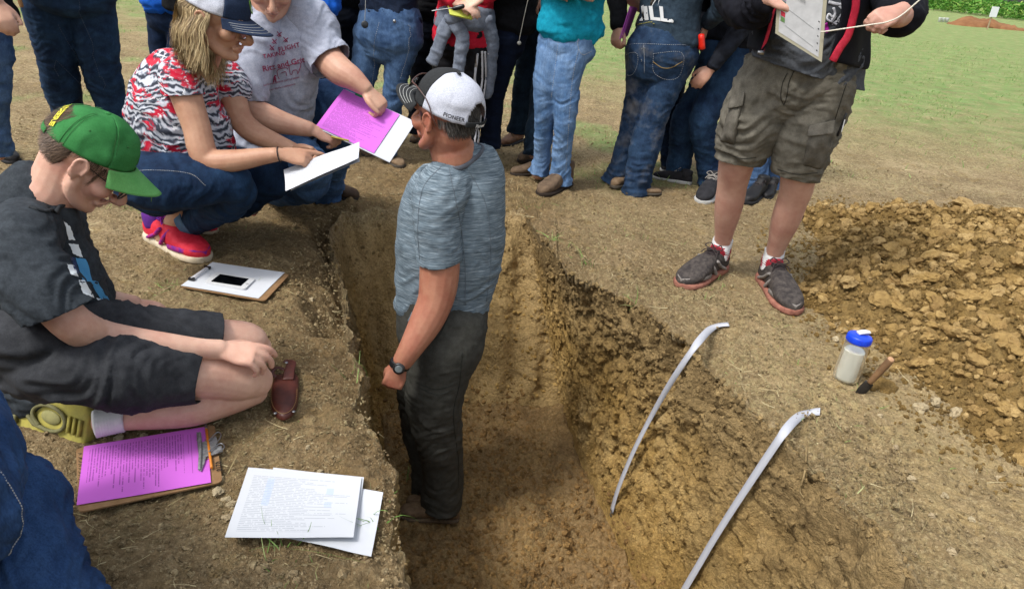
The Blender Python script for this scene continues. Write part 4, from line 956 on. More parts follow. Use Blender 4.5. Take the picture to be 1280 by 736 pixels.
    def keep(q): return (q[1] < .045 and q[2] < (.062 if abs(q[0]) < .042 and q[1] < -.06 else .020+.12*q[1]) and (q[2] > -.012-.55*(q[1]+.02) if q[1] > -.055 else q[2] > -.062) and not (abs(q[0]) > .05 and -.035 < q[1] < .02 and q[2] < .028)) and q[1] < .052
    hair('hair', t, c, F, s, hm, keep, 2600, .022, .0017, lambda p, q: A_(0, -.35, -1), 2, jit=.3, lift=.002)
    ct, CF, T = cap('black and white mesh-back cap on the head of the man in the pit', c, F, s*1.11, plain('black_twill', '1E2022', .9, '2A2C2E', 200), mesh_white(), plain('black_twill', '1E2022'), 76, M_STITCH, tilt=13, brimlen=.078, tall=.098)
    gl = thing('sunglasses', 'brown sunglasses pushed up on the brim of the black and white cap', 'sunglasses', T((0, .09, .08))[0])
    for e in (-1, 1):
        sh = Sh(); sh.tube(T([(e*.066, .066, .070), (e*.080, .048, .075), (e*.089, .0, .060), (e*.090, -.032, .028), (e*.084, -.045, .008)]), [(.002, .0035)]*5, n=8); sh.obj('temple', plain('tortoise_frame', '3A2420', .3, '5A3A30', spec=.5), gl)
    sh = Sh(); sh.tube(T([(-.066, .066, .070), (-.052, .089, .071), (0, .104, .079), (.052, .089, .071), (.066, .066, .070)]), [(.0022, .003)]*5, n=8); sh.obj('bridge', plain('tortoise_frame', '3A2420'), gl)
    for e in (-1, 1):
        sh = Sh(); sh.ell(T((e*.036, .098, .060))[0], (.028*s, .003*s, .020*s), CF@basis(nrm(A_(1, -e*.35, 0)), nrm(A_(e*.35, 1, .5)), nrm(A_(0, -.45, 1))), 18, 10); sh.obj('lens', plain('dark_lens', '1A1412', .08, '20181A', spec=.8), gl)
    # lettering and emblem on the cap
    bvh = None
    for nm, txt, sz, z0_, a0, m in (('lettering', 'PIONEER', .014, .036, 147, plain('black_print', '15151A')),):
        v, f = text_mesh(txt, sz*s, .0004); w_ = v[:, 0]/s
        ang_ = np.radians(180+50)-w_/.095
        X = np.column_stack([.0868*np.sin(ang_), -.012+.1068*np.cos(ang_), .041+v[:, 1]/s]); k = (math.cos(.02))
        zz = (X[:, 2]-.030)/.094; rr_ = np.cos(np.arcsin(np.clip(zz, 0, 1)))**.75; X[:, 0] *= rr_; X[:, 1] = -.012+(X[:, 1]+.012)*rr_
        mesh_obj(nm, T(X), f, m, ct)
    v, f = text_mesh('Pioneer', .013*s, .0005); w_ = v[:, 0]/s; ang_ = np.radians(180)-w_/.095
    mesh_obj('lettering', T(np.column_stack([.0862*np.sin(ang_), -.013+.1085*np.cos(ang_), .029+v[:, 1]/s])), f, WHITE, ct)
    # emblem: pale leaf shape on the front panel
    a = np.linspace(0, 2*PI, 20, endpoint=False); X = []
    for q in a:
        th = math.radians(18)*math.cos(q)*-1-math.radians(14); zz = .070+.013*math.sin(q)*abs(math.sin(q))**.3; ph = math.asin((zz-.030)/.0965); rr_ = math.cos(ph)**.75
        X.append(((.0868*math.sin(th))*rr_, -.012+.1085*math.cos(th)*rr_, zz))
    mesh_obj('emblem', T(X), [tuple(range(19, -1, -1))], WHITE, ct, False)

def mesh_white(name='white_cap_mesh', a='BCC0CC', b='8E94A4'):
    if name in _mc: return _mc[name]
    t = NT(name); v = t.n('TexVoronoi'); v.inputs['Scale'].default_value = 420; t.l(t.co(), v.inputs['Vector'])
    t.col(t.ramp(v.outputs['Distance'], [(.2, b), (.5, a)])); t.bump(v.outputs['Distance'], .25, .001); _mc[name] = t.fin(.85, .15); return _mc[name]
def heather():
    t = NT('heathered_grey_knit')
    n = t.noise(60, 4, .75, sc=(.28, .28, 4.5)); a = t.ramp(n, [(.3, '3C4852'), (.46, '5A6872'), (.58, '72808A'), (.72, '9AA6AE')])
    n2 = t.noise(60, 3, .7, sc=(.3, .3, 5)); a = t.mix(.35, a, t.ramp(n2, [(.3, .1), (.7, .9)]), 'OVERLAY')
    t.col(a); t.bump(n2, .15, .001); return t.fin(.85, .15)
SHIRT_HEATHER = heather()
TROUSER = cloth('dark_olive_ripstop', '34342F', '444440', 30, bump=.15)
pit_man()
# ------------------------------------------------------------------ boy kneeling at the left
def boy():
    t = thing('person', 'boy in dark grey t-shirt and charcoal shorts kneeling on the ground with bare knees', 'person', G(150, 500))
    c = P(112, 202, 1.72); F = frame((.70, .26, -.82)); s = 1.0
    sh = Sh(); head(sh, c, F, s)
    sh.tube([c+F@A_(0, -.035, -.03)*s, P(70, 234, 1.70), P(46, 256, 1.68), P(35, 300, 1.67)], [(.056, .062), (.060, .066), (.066, .068), (.08, .08)], up=-F[:, 1], n=18)
    limb(sh, [(30, 290, 40, 1.68), (48, 350, 55, 1.68), (60, 430, 60, 1.70), (55, 470, 55, 1.70)], .7)
    # near arm on the knee
    limb(sh, [(25, 310, 26, 1.50), (60, 370, 25, 1.46), (92, 405, 24, 1.46), (124, 420, 22, None, .335), (160, 427, 20, None, .315), (205, 432, 17, None, .29), (250, 436, 13.5, None, .265), (276, 437, 13, None, .25)], 1)
    hand(sh, G(277, 438, .25), G(316, 443, .238)-G(277, 438, .25), A_(.35, -.35, .85), 1, 1.02, curls=[(18, 30, 20), (30, 34, 22), (40, 38, 25), (46, 40, 25)], spread=6, thumb=[(.020, .012, -.006), (.040, .036, -.020), (.050, .060, -.030), (.050, .082, -.040)])
    # far arm
    limb(sh, [(70, 300, 22, 1.9), (105, 345, 20, 1.95), (118, 372, 18, 1.98), (150, 378, 13, 2.0), (168, 380, 11, 2.02)], 1); hand(sh, P(166, 380, 2.02), (1, .05, -.25), (.2, -.3, .9), -1, .95, curl=(40, 50, 40))
    # legs
    lg = Sh(); lf = Sh()
    n1 = [(100, 456, 28, None, .25), (150, 462, 31, None, .24), (225, 466, 30, None, .20), (270, 467, 31, None, .165), (305, 471, 30, None, .13), (322, 478, 22, None, .10)]
    n2 = [(316, 482, 24, None, .085), (285, 497, 22, None, .07), (240, 508, 25, None, .07), (195, 517, 20, None, .06), (158, 524, 14, None, .055), (125, 528, 15, None, .055)]
    limb(lg, n1, 1, 20); limb(lg, n2, .95, 18)
    limb(lf, [(120, 422, 28, None, .25), (200, 424, 27, None, .225), (262, 425, 27, None, .19), (306, 430, 28, None, .15), (322, 438, 20, None, .12)], 1, 18)
    limb(lf, [(318, 440, 24, None, .08), (240, 455, 22, None, .07), (150, 475, 14, None, .06), (60, 490, 14, None, .05)], 1, 16)
    b = body(t, [sh, lg, lf], SK_PINK, .0038, (c, F, s), dec=.6); eyes(b, c, F, s, shut=True)
    # t-shirt
    sh = Sh()
    limb(sh, [(24, 222, 30, 1.69), (32, 238, 44, 1.68), (34, 258, 60, 1.68), (36, 300, 72, 1.68), (48, 350, 80, 1.68), (60, 410, 80, 1.70), (55, 445, 84, 1.70), (48, 466, 84, 1.70)], .66, 24)
    sl = Sh(); s3 = Sh()
    limb(sl, [(60, 275, 44, 1.84), (40, 285, 44, 1.66), (22, 305, 46, 1.53), (45, 350, 42, 1.47), (74, 388, 40, 1.45), (92, 418, 40, 1.45)], .95, 20)
    limb(s3, [(60, 275, 40, 1.84), (80, 310, 30, 1.92), (105, 345, 27, 1.95), (118, 370, 26, 1.98)], 1, 14)
    se = P(72, 386, 1.45); sn = P(86, 408, 1.45)-P(62, 368, 1.45)
    g, bv = garment('t_shirt', t, [(sh, []), (sl, [(se, sn, .16)]), (s3, [])], CHAR, .0075, 4, [(P(40, 270, 1.68), P(55, 450, 1.70), .4, 1.3), (P(30, 300, 1.5), P(80, 395, 1.45), .8, 1.0)], .011, 17, 5, s2=.12)
    q = [P(36, 243, 1.56), P(52, 252, 1.57), P(68, 258, 1.60), P(84, 256, 1.68)]
    C = catmull(np.array(q), 6); Q = []
    for p in C:
        h = bv.find_nearest(Vector(p)); Q.append(np.array(h[0]+h[1]*.001))
    sh = Sh(); sh.tube(Q, [(.004, .007)]*len(Q), n=6, sub=1); sh.obj('collar', plain('charcoal_rib', '24282C', .9, '2E3236'), g)
    # printed motif on the chest
    for k, (m, pts) in enumerate((
        ('DDE4E8', [(80, 276), (88, 284), (94, 300), (86, 300)]), ('DDE4E8', [(86, 304), (98, 306), (104, 322), (92, 318)]), ('4A90C0', [(94, 322), (108, 324), (116, 352), (104, 352)]),
        ('DDE4E8', [(98, 350), (106, 350), (118, 372), (104, 366)]), ('2A3A60', [(88, 320), (94, 322), (100, 344), (92, 336)]), ('4A90C0', [(112, 350), (122, 352), (140, 380), (128, 378)]), ('DDE4E8', [(120, 372), (132, 374), (150, 392), (134, 390)]), ('DDE4E8', [(84, 330), (94, 332), (98, 346), (88, 342)]))):
        n_ = 6; a, b_, c_, d_ = [np.array(x, float) for x in pts]; vv = []; 
        for i in range(n_+1):
            for j in range(n_+1):
                u, v_ = i/n_, j/n_; x = (a*(1-u)+b_*u)*(1-v_)+(d_*(1-u)+c_*u)*v_+RS.uniform(-1, 1, 2)*.6; vv.append(P(x[0], x[1], 1.6))
        ff = [(i*(n_+1)+j, i*(n_+1)+j+1, (i+1)*(n_+1)+j+1, (i+1)*(n_+1)+j) for i in range(n_) for j in range(n_)]
        o = CAMP; V_ = []
        for p in vv:
            d = Vector(nrm(p-CAMP)); h = bv.ray_cast(Vector(CAMP), d); V_.append(np.array(h[0]-d*.002) if h[0] is not None else None)
        if any(x is None for x in V_): 
            ok = {i for i, x in enumerate(V_) if x is not None}; ff = [f for f in ff if all(i in ok for i in f)]; V_ = [x if x is not None else np.zeros(3) for x in V_]
            if not ff: continue
        mesh_obj('print', np.array(V_), ff, plain('print_'+m, m, .7), g)
    # shorts
    sh = Sh()
    limb(sh, [(40, 450, 46, None, .27), (90, 456, 45, None, .27), (150, 467, 46, None, .25), (210, 467, 39, None, .21), (258, 466, 35, None, .175), (285, 466, 35, None, .155)], .95, 22)
    sf = Sh(); limb(sf, [(50, 440, 50, None, .30), (110, 420, 44, None, .27), (200, 422, 37, None, .235), (268, 424, 35, None, .19), (290, 425, 35, None, .18)], .95, 20)
    limb(sh, [(35, 420, 70, None, .34), (42, 438, 58, None, .30), (50, 452, 42, None, .26)], .7, 20)
    h1 = G(257, 466, .175); h2 = G(271, 424, .19); d1 = G(270, 474, .17)-G(240, 470, .18); d2 = G(280, 427, .18)-G(250, 424, .2)
    g, bv = garment('shorts', t, [(sh, [(h1, d1, .15)]), (sf, [(h2, d2, .14)])], cloth('charcoal_shorts_weave', '2A2C30', '383A3E', 40), .0075, 4, [(G(60, 470, .27), G(265, 471, .17), 1.2, .6), (G(110, 420, .27), G(265, 424, .19), 1.2, .6)], .012, 15, 9, s2=.12)
    # sock and trail shoes (soles turned to the camera)
    sh = Sh(); limb(sh, [(156, 524, 16, None, .055), (140, 526, 17, None, .055), (118, 530, 18, None, .055)], 1, 18, cap=.1)
    me = remesh(sh, .004, 2); v = mv(me); ax = nrm(G(118, 530, .055)-G(156, 524, .055)); setv(me, v+mn(me)*(np.sin((v@ax)*900)*.0012)[:, None]); finish('sock', me, WHITE, t)
    trail = dict(upper=plain('grey_brown_mesh', '4A4440', .8, '8C8474', 60), sole=plain('yellow_tread', 'A89E4C', .85, '8A8448', 25, bump=.5, bs=90), collar=plain('dark_collar', '26221E'), tongue=plain('dark_collar', '26221E'), lace=plain('grey_lace', '8A8680'), overlay=plain('pale_overlay', 'B0A890'))
    so, SF, k = shoe(t, G(108, 537, .045), G(-40, 484, .055), trail, up=(.1, .80, -.28), width=1.55)
    heel = G(108, 537, .045); T = lambda X: heel+(np.atleast_2d(X)*k)@SF.T
    # raised heel pod and lugs on the sole
    sh = Sh(); pts = [(.024*math.cos(a), .085+.040*math.sin(a), -.006) for a in np.linspace(.6, 6.6, 26)]; pts = pts+[(.022, .118, -.006), (.010, .135, -.006)]
    sh.tube(T(np.array(pts)), [.0055]*len(pts), n=8, sub=1); sh.obj('tread_ring', plain('olive_grey_rubber', '6E6C4A', .8, '5A583C', 40), so)
    sh = Sh(); sh.ell(T((0, .085, -.001))[0], (.019, .034, .007), SF, 16, 8); sh.obj('tread_pad', plain('pale_olive_rubber', '8A8758', .8, '77744C', 40), so)
    for y in np.arange(.165, .295, .016):
        for e in (-1, 1): sh = Sh(); sh.box(T((e*.022, y, -.006))[0], (.034, .009, .010), SF); sh.obj('lug', plain('olive_grey_rubber' if e > 0 else 'yellow_tread', '8E8638'), so)
    for y in np.arange(.012, .05, .013): sh = Sh(); sh.box(T((0, y, -.004))[0], (.045, .008, .007), SF); sh.obj('lug', plain('yellow_tread', '8E8638'), so)
    shoe(t, G(60, 505, .05), G(-60, 480, .05), trail, up=(.1, .7, -.3), width=1.1)
    # hair, glasses, cap
    hm = hair_mat('brown_hair', '3A2B22', '5C4838', '806A56')
    def keep(q):
        if abs(q[0]) > .045 and -.042 < q[1] < .026 and q[2] < .030: return False
        lim = -.070 if q[1] < -.035 else (-.01 if q[1] < .03 else .03)
        return q[2] > lim and q[1] < .075 and q[2] < (.085 if q[1] < -.055 and abs(q[0]) < .045 else .036)
    hair('hair', t, c, F, s, hm, keep, 6000, .026, .0012, lambda p, q: A_(0, -.15-.4*(q[1] < -.04), -1), 3, jit=.2, lift=.007, R=(.078, .102, .090))
    ct, CF, T = cap('faded green baseball cap on the bent head of the kneeling boy', c, F, s*1.04, GREEN1, GREEN1, GREEN2, 60, None, tilt=15, brimlen=.076, tall=.096, droop=.022)
    v, f = text_mesh('LIKE A DEERE', .0135, .0006); a_ = (v[:, 0]+.012)/.040; rr2 = 1.13+v[:, 1]/.032
    bb = np.radians(180-27*rr2*np.sin(a_)); hh = np.clip(.40*rr2*np.cos(a_)*PI/2, 0, 1.5); k_ = np.cos(hh)**.75
    mesh_obj('lettering', T(np.column_stack([.0850*np.sin(bb)*k_, -.012+.1055*np.cos(bb)*k_, .0312+.098*np.sin(hh)*(1+.04*np.cos(bb))])), f, plain('yellow_thread', 'C9C23A'), ct)
    for th in (40, 100, 160, -40, -100, -160):
        zz = .62; ph = math.asin(zz); r_ = math.cos(ph)**.75; a = math.radians(th); sh = Sh(); p = T((.0845*r_*math.sin(a), -.012+.1045*r_*math.cos(a), .030+.096*zz))[0]; sh.ell(p, .0022, None, 8, 6); sh.obj('eyelet', plain('green_thread', '2A5A2C'), ct)
    for th in (60, 120, 180, 240, 300, 0):
        a = math.radians(th)
        for dd in (-.05, .05):
            pts = []
            for zz in np.linspace(.42 if th == 180 else .03, .96, 16): r_ = math.cos(math.asin(zz))**.75; pts.append((.0840*r_*math.sin(a+dd), -.012+.1040*r_*math.cos(a+dd), .0305+.096*zz))
            sh = Sh(); sh.tube(T(np.array(pts)), [.0006]*16, n=4, sub=1); sh.obj('seam', plain('green_thread', '2A5A2C'), ct)
    gl = thing('eyeglasses', 'thin dark framed glasses worn by the boy in the green cap', 'glasses', c+F@A_(0, .1, .005))
    Tg = lambda *q: c+F@(np.array(q)*s); fm = plain('gunmetal_wire', '1E1A1A', .3, '2A2424', metal=.5, spec=.5)
    for e in (-1, 1): sh = Sh(); sh.tube([Tg(e*.062, .088, .010), Tg(e*.075, .045, .012), Tg(e*.082, .0, .014), Tg(e*.080, -.012, .0)], [(.0012, .002)]*4, n=6); sh.obj('temple', fm, gl)
    sh = Sh()
    sh.tube([Tg(-.012, .108, .010), Tg(0, .112, .014), Tg(.012, .108, .010)], [.0014]*3, n=6); sh.obj('bridge', fm, gl)
    gm = glass_mat()
    for e in (-1, 1):
        pts = [Tg(e*(.036+.025*math.cos(a)*1.0), .110-.014*(math.cos(a)+1)*.5*1.0, .002+.016*math.sin(a)) for a in np.linspace(0, 2*PI, 25)]
        sh = Sh(); sh.tube(pts, [.0022]*25, n=6, sub=1, cap=0); sh.obj('rim', fm, gl)
        mesh_obj('lens', np.array([p for p in pts[:-1]]), [tuple(range(24))], gm, gl, False)
def glass_mat():
    if 'gm' in _mc: return _mc['gm']
    t = NT('thin_lens'); t.b.inputs['Base Color'].default_value = (.9, .9, .9, 1); t.b.inputs['Alpha'].default_value = .22; _mc['gm'] = t.fin(.05, .8); return _mc['gm']
CHAR = cloth('charcoal_knit', '282D32', '383E44', 60, bump=.2)
GREEN1 = cloth('green_twill', '2B6A36', '397A44', 18, fine=.1, bump=.25); GREEN2 = cloth('light_green_twill', '559552', '64A05E', 30, fine=.1)
boy()

# ------------------------------------------------------------------ crouching woman in tie-dye
def tie_dye():
    t = NT('red_white_grey_tie_dye')
    c = t.co(); warp = t.n('TexNoise'); warp.inputs['Scale'].default_value = 5; warp.inputs['Detail'].default_value = 3; t.l(c, warp.inputs[0])
    m = t.n('VectorMath', operation='MULTIPLY_ADD'); t.l(warp.outputs['Color'], m.inputs[0]); m.inputs[1].default_value = (.16, .16, .16); t.l(c, m.inputs[2]); wv = m.outputs[0]
    w = t.n('TexWave', wave_type='BANDS', bands_direction='Z'); w.inputs['Scale'].default_value = 15; w.inputs['Distortion'].default_value = 6; w.inputs['Detail'].default_value = 3; w.inputs['Detail Scale'].default_value = 2.2; t.l(wv, w.inputs['Vector'])
    a = t.ramp(w.outputs['Fac'], [(.12, '343843'), (.40, '636975'), (.62, '8E94A0'), (.85, 'B4B8C2')])
    r = t.noise(15, 4, .65, vec=wv, sc=(.8, .8, 1.8)); a = t.mix(t.ramp(r, [(.525, 0.), (.58, .95)]), a, 'B01230')
    r2 = t.noise(38, 3, .6, vec=wv); a = t.mix(t.ramp(r2, [(.60, 0.), (.66, .8)]), a, 'D8DADF')
    t.col(a); t.bump(t.noise(420, 2), .1, .001); return t.fin(.85, .15)
def woman():
    t = thing('person', 'woman with shoulder-length blond hair in red and grey tie-dye shirt crouching over a paper', 'person', G(225, 310))
    c = P(272, 24, 2.62); F = frame((.95, -.10, -.26)); s = 1.08; Y = 2.72
    sh = Sh(); head(sh, c, F, s, jaw=.92)
    sh.tube([c+F@A_(0, -.03, -.03)*s, P(256, 66, 2.64), P(242, 94, 2.68), P(232, 120, 2.70)], [(.052, .056), (.055, .058), (.07, .065), (.10, .08)], up=-F[:, 1], n=18)
    limb(sh, [(235, 110, 38, Y), (222, 140, 42, Y), (215, 175, 38, Y), (205, 205, 40, Y)], .75)
    limb(sh, [(228, 105, 20, 2.60), (236, 130, 18.5, 2.58), (246, 160, 17, 2.56), (252, 186, 17, 2.54), (262, 201, 15.5, 2.53), (292, 201, 14, 2.53), (325, 196, 11, 2.54), (349, 193, 8.5, 2.55)], 1)
    hand(sh, P(352, 193, 2.55), P(375, 196, 2.57)-P(352, 193, 2.55), A_(.15, -.55, .8), 1, 1.0, curls=[(5, 8, 6), (40, 60, 40), (50, 65, 45), (52, 66, 45)], spread=4, thumb=[(.020, .012, -.006), (.038, .036, -.020), (.040, .062, -.034), (.034, .086, -.040)])
    limb(sh, [(268, 92, 17, 2.86), (290, 120, 16, 2.80), (300, 148, 15, 2.78), (318, 166, 14, 2.76), (345, 178, 11, 2.76), (368, 188, 9, 2.76)], 1)
    hand(sh, P(368, 188, 2.76), (.9, -.1, -.1), (.1, .9, .4), -1, .95, curl=(30, 40, 30))
    limb(sh, [(232, 262, 15, 2.82), (216, 280, 12, 2.84), (206, 296, 13, 2.85)], 1); limb(sh, [(262, 262, 13, 3.02), (244, 278, 11, 3.02), (236, 286, 12, 3.02)], 1)
    b = body(t, sh, SK_WARM, .0042, (c, F, s), dec=.5); eyes(b, c, F, s, shut=True)
    # shirt
    sh = Sh()
    limb(sh, [(248, 78, 24, Y-.02), (238, 92, 40, Y-.02), (228, 110, 56, Y), (222, 135, 62, Y), (228, 165, 60, Y), (232, 195, 58, Y), (228, 215, 58, Y)], .72, 24)
    sl = Sh(); s3 = Sh()
    limb(sl, [(262, 88, 26, 2.86), (240, 88, 27, 2.70), (226, 98, 27, 2.62), (229, 118, 25, 2.59), (233, 132, 26, 2.58)], .95, 18)
    limb(s3, [(262, 85, 25, 2.86), (284, 100, 22, 2.84), (292, 116, 22, 2.81)], 1, 16)
    se = P(230, 119, 2.59); sn = P(234, 140, 2.58)-P(229, 112, 2.59)
    g, bv = garment('t_shirt', t, [(sh, [(P(230, 199, Y), P(231, 205, Y)-P(230, 180, Y), .4)]), (sl, [(se, sn, .12)]), (s3, [])], tie_dye(), .0075, 4, [(P(235, 95, Y), P(228, 205, Y), .4, 1.4)], .010, 20, 15, s2=.14)
    # jeans
    sh = Sh()
    A1 = [(170, 225, 34, None, .40), (205, 228, 36, None, .41), (250, 226, 32, None, .42), (280, 226, 27, None, .42), (297, 232, 24, None, .40)]
    A2 = [(297, 236, 24, None, .38), (280, 255, 22, None, .29), (258, 266, 20, None, .20), (236, 274, 19, None, .14), (228, 278, 19, None, .12)]
    limb(sh, A1, .95, 20); p2, _ = limb(sh, A2, .95, 18)
    B1 = [(190, 212, 34, 3.0), (240, 215, 32, 2.98), (300, 214, 28, 2.95), (344, 218, 23, 2.92)]; B2 = [(344, 222, 22, 2.92), (318, 242, 20, 2.98), (290, 258, 18, 3.0), (266, 266, 17, 3.02)]
    limb(sh, B1, .95, 18); limb(sh, B2, .95, 16)
    limb(sh, [(215, 185, 50, Y+.02), (200, 212, 54, Y+.04), (182, 232, 46, Y+.04)], .75, 20)
    g, bv = garment('jeans', t, sh, denim('indigo_stretch_denim', '0D1A30', '24405F', fade=.55), .0075, 3, [(G(190, 227, .4), G(306, 232, .4), .6, 1.0), (G(306, 236, .38), G(240, 274, .14), 1.2, .8)], .0085, 22, 25,
                    [(p2[3], p2[4]-p2[2], .09)], wear_shade=[(G(300, 226, .42), .09, .75)])
    seam_line('seam', g, bv, [P(178, 217, 2.6), P(220, 214, 2.6), P(262, 218, 2.6), P(280, 232, 2.6)], (0, 1, -.3), M_SEAM, .0012, dash=.006)
    sh = Sh(); cu = p2[3]; cd = nrm(p2[4]-p2[2]); sh.tube([cu-cd*.045, cu-cd*.02, cu+cd*.004], [(.066, .062)]*3, n=24, cap=0, ends=False); me = bpy.data.meshes.new('cuff'); me.from_pydata(sh.V().tolist(), [], sh.f); me = evalmods(me, [('SOLIDIFY', dict(thickness=.005))]); set_attr(me, 'wear_shade', np.full(len(me.vertices), .7)); finish('cuff', me, denim('turned_up_denim', '2C4460', '5A738E'), g)
    runner = dict(upper=plain('coral_red_mesh', 'C01A30', .7, 'D03044', 60, bump=.3), sole=plain('cream_foam', 'C8BCA6', .8, 'B4A488', 40), collar=plain('purple_lining', '5A2080', .8, '42186A'), tongue=plain('purple_tongue', '6A1E8E', .8, '4C1670'), lace=plain('magenta_lace', '9A2AA0', .8), overlay=plain('purple_overlay', '5E2488', .7, 'B02060', 60))
    shoe(t, G(187, 297, .0), G(259, 329, .0), runner); shoe(t, G(212, 283, .0), G(272, 292, .0), {**runner, 'overlay': None})
    # hair
    hm = hair_mat('blond_hair', '6E5A40', 'A08A64', 'C9B68C')
    def keep(q): return q[1] < (.012 if q[0] > 0 else -.02) and q[2] > -.04 and q[2] < .034 and not (abs(q[0]) > .05 and -.028 < q[1] and q[2] < .016)
    dn = F.T@A_(-.10, 0, -1)
    def flow(p, q):
        d = dn.copy(); 
        out = .25*A_(np.sign(q[0])*.6, -.5, 0)
        if p[2] > -.05: d = d+out
        else: d = d+A_(0, .10, 0)
        return d
    hair('hair', t, c, F, s, hm, keep, 7500, .17, .0024, flow, 12, jit=.12, lift=.014, wave=.30, seed=8)
    sh = Sh(); sh.ell(c+F@A_(.089, -.004, -.032)*s, .004, None, 8, 6); sh.obj('earring', STEEL, b)
    navy = plain('navy_twill', '16233A', .9, '1E2E48', 200, bump=.15)
    ct, CF, T = cap('white mesh and navy cap on the blond crouching woman', c, F, s*1.05, navy, mesh_white(), navy, 58, M_STITCH, tilt=-3, brimlen=.082)
    # green badge outline on the front
    for r_ in (.020, .017):
        pts = []
        for a in np.linspace(0, 2*PI, 30):
            th = math.radians(-16)+r_*math.cos(a)/.1; Z = .072+r_*math.sin(a); zz = (Z-.030)/.092; k_ = math.cos(math.asin(min(zz, .99)))**.75; pts.append((-.0855*-math.sin(th)*k_, -.012+.1085*math.cos(th)*k_, Z))
        sh = Sh(); sh.tube(T(np.array(pts)), [.0011]*30, n=5, sub=1, cap=0); sh.obj('emblem', plain('lime_thread', '6E9A3A'), ct)
    wb = P(349, 193.5, 2.55); wd = nrm(P(352, 193, 2.55)-P(330, 196, 2.54)); a = nrm(np.cross(wd, (0, 0, 1))); e = np.cross(wd, a)
    hb = thing('hair_tie', 'thin dark hair tie around the wrist of the crouching woman', 'hair tie', wb); sh = Sh(); sh.tube([wb+(a*math.cos(q)+e*math.sin(q))*.0275 for q in np.linspace(0, 2*PI, 21)], [.0022]*21, n=6, sub=1, cap=0); sh.obj('band', plain('dark_elastic', '1C1C22'), hb)
woman()
# ------------------------------------------------------------------ upper bodies (mostly above the picture)
def rest_up(sk, gs, hip, yaw, s=1., lean=0., width=1.):
    """torso, neck and head above a hip point; returns frames. sk: skin shape, gs: shirt shape"""
    f = A_(math.cos(yaw), math.sin(yaw), 0); hip = np.asarray(hip, float); U3 = A_(0, 0, 1); sp = lambda a, fw_=0: hip+U3*a*s+f*(lean*a+fw_)*s
    R3 = A_(math.sin(yaw), -math.cos(yaw), 0); w = width
    gs.tube([sp(-.02), sp(.10), sp(.25), sp(.40), sp(.49), sp(.54)], [(.165*s*w, .118*s*w), (.152*s*w, .112*s*w), (.165*s*w, .118*s), (.180*s*w, .115*s), (.13*s, .09*s), (.07*s, .065*s)], up=f, n=22)
    sk.tube([sp(.14), sp(.3), sp(.48), sp(.60, .01)], [(.10*s*w, .07*s), (.13*s, .08*s), (.075*s, .065*s), (.056*s, .058*s)], up=f, n=18)
    hc = sp(.70, .02); F = frame(f+A_(0, 0, -.2)); head(sk, hc, F, s)
    sho = [sp(.455)+R3*e*.175*s*w for e in (1, -1)]
    return hc, F, sho, f, R3
def arm3(sk, gs, S, E, W, s=1., r0=.058, sleeve=1.0, up=TOC):
    """full arm from shoulder, elbow, wrist; the sleeve covers a fraction (2 = to the wrist)"""
    S, E, W = [np.asarray(q, float) for q in (S, E, W)]
    sk.tube([S, (S+E)/2, E, E+(W-E)*.35, W], [.047*s, .043*s, .038*s, .038*s, .027*s], up=up, n=14)
    if sleeve <= 1: gs.tube([S+(S-E)*.08, S+(E-S)*.3, S+(E-S)*sleeve*.6], [r0*1.02*s, .064*s, .060*s], up=up, n=16)
    else: gs.tube([S, (S+E)/2, E, E+(W-E)*.5, E+(W-E)*.93], [r0*1.05*s, .060*s, .055*s, .047*s, .040*s], up=up, n=16)
def hairdo(parent, hc, F, s, a='2A211A', b='4A3A2C', L=.06, seed=1):
    hm = hair_mat('hair_'+a, a, b)
    hair('hair', parent, hc, F, s, hm, lambda q: q[2] > .03-.9*(q[1] < -.02)*.08 and not (q[1] > .05 and q[2] < .075) and not (abs(q[0]) > .05 and q[1] > -.03 and q[2] < .03), 500, L, .007, lambda p, q: A_(q[0]*4, -.5, -1), 3, seed=seed)
def legs(t, L1, L2, hipspec, mat, shoes=None, hem=(True, True), name='jeans', amp=.010, freq=26, seed=3, wear_shade=None, flat=.95, skinm=None, extra=None):
    sh = Sh(); p1, r1 = limb(sh, L1, flat, 20); p2, r2 = limb(sh, L2, flat, 20); limb(sh, [(q[0], q[1]+(12, 6, 0, 0)[i])+tuple(q[2:]) for i, q in enumerate(hipspec)], .78, 22)
    cuts = []
    for p, r_ in ((p1, r1), (p2, r2)):
        d = nrm(p[-1]-p[-2]); cuts.append((p[-1]-d*.012, d, r_[-1][0]*1.35+.01))
    W = list(wear_shade or [])
    for p, r_ in ((p1, r1), (p2, r2)): W += [(p[0]*.5+p[1]*.5, .10, .30), (p[len(p)//2], .07, .35)]
    k = len(p1)//2; k2 = len(p2)//2
    bones = [(p1[0], p1[k], .5, .8), (p1[k], p1[-1], 1.0, 1.5), (p2[0], p2[k2], .5, .8), (p2[k2], p2[-1], 1.0, 1.5)]
    g, bv = garment(name, t, [(sh, cuts)], mat, .0085, 3, bones, amp, freq, seed, thick=.004, wear_shade=W, s2=.10)
    return g, bv, p1, p2
def skinlegs(sk, L1, L2, k=.6):
    for L in (L1, L2): limb(sk, [(q[0], q[1], q[2]*k)+tuple(q[3:]) for q in L], 1, 12)

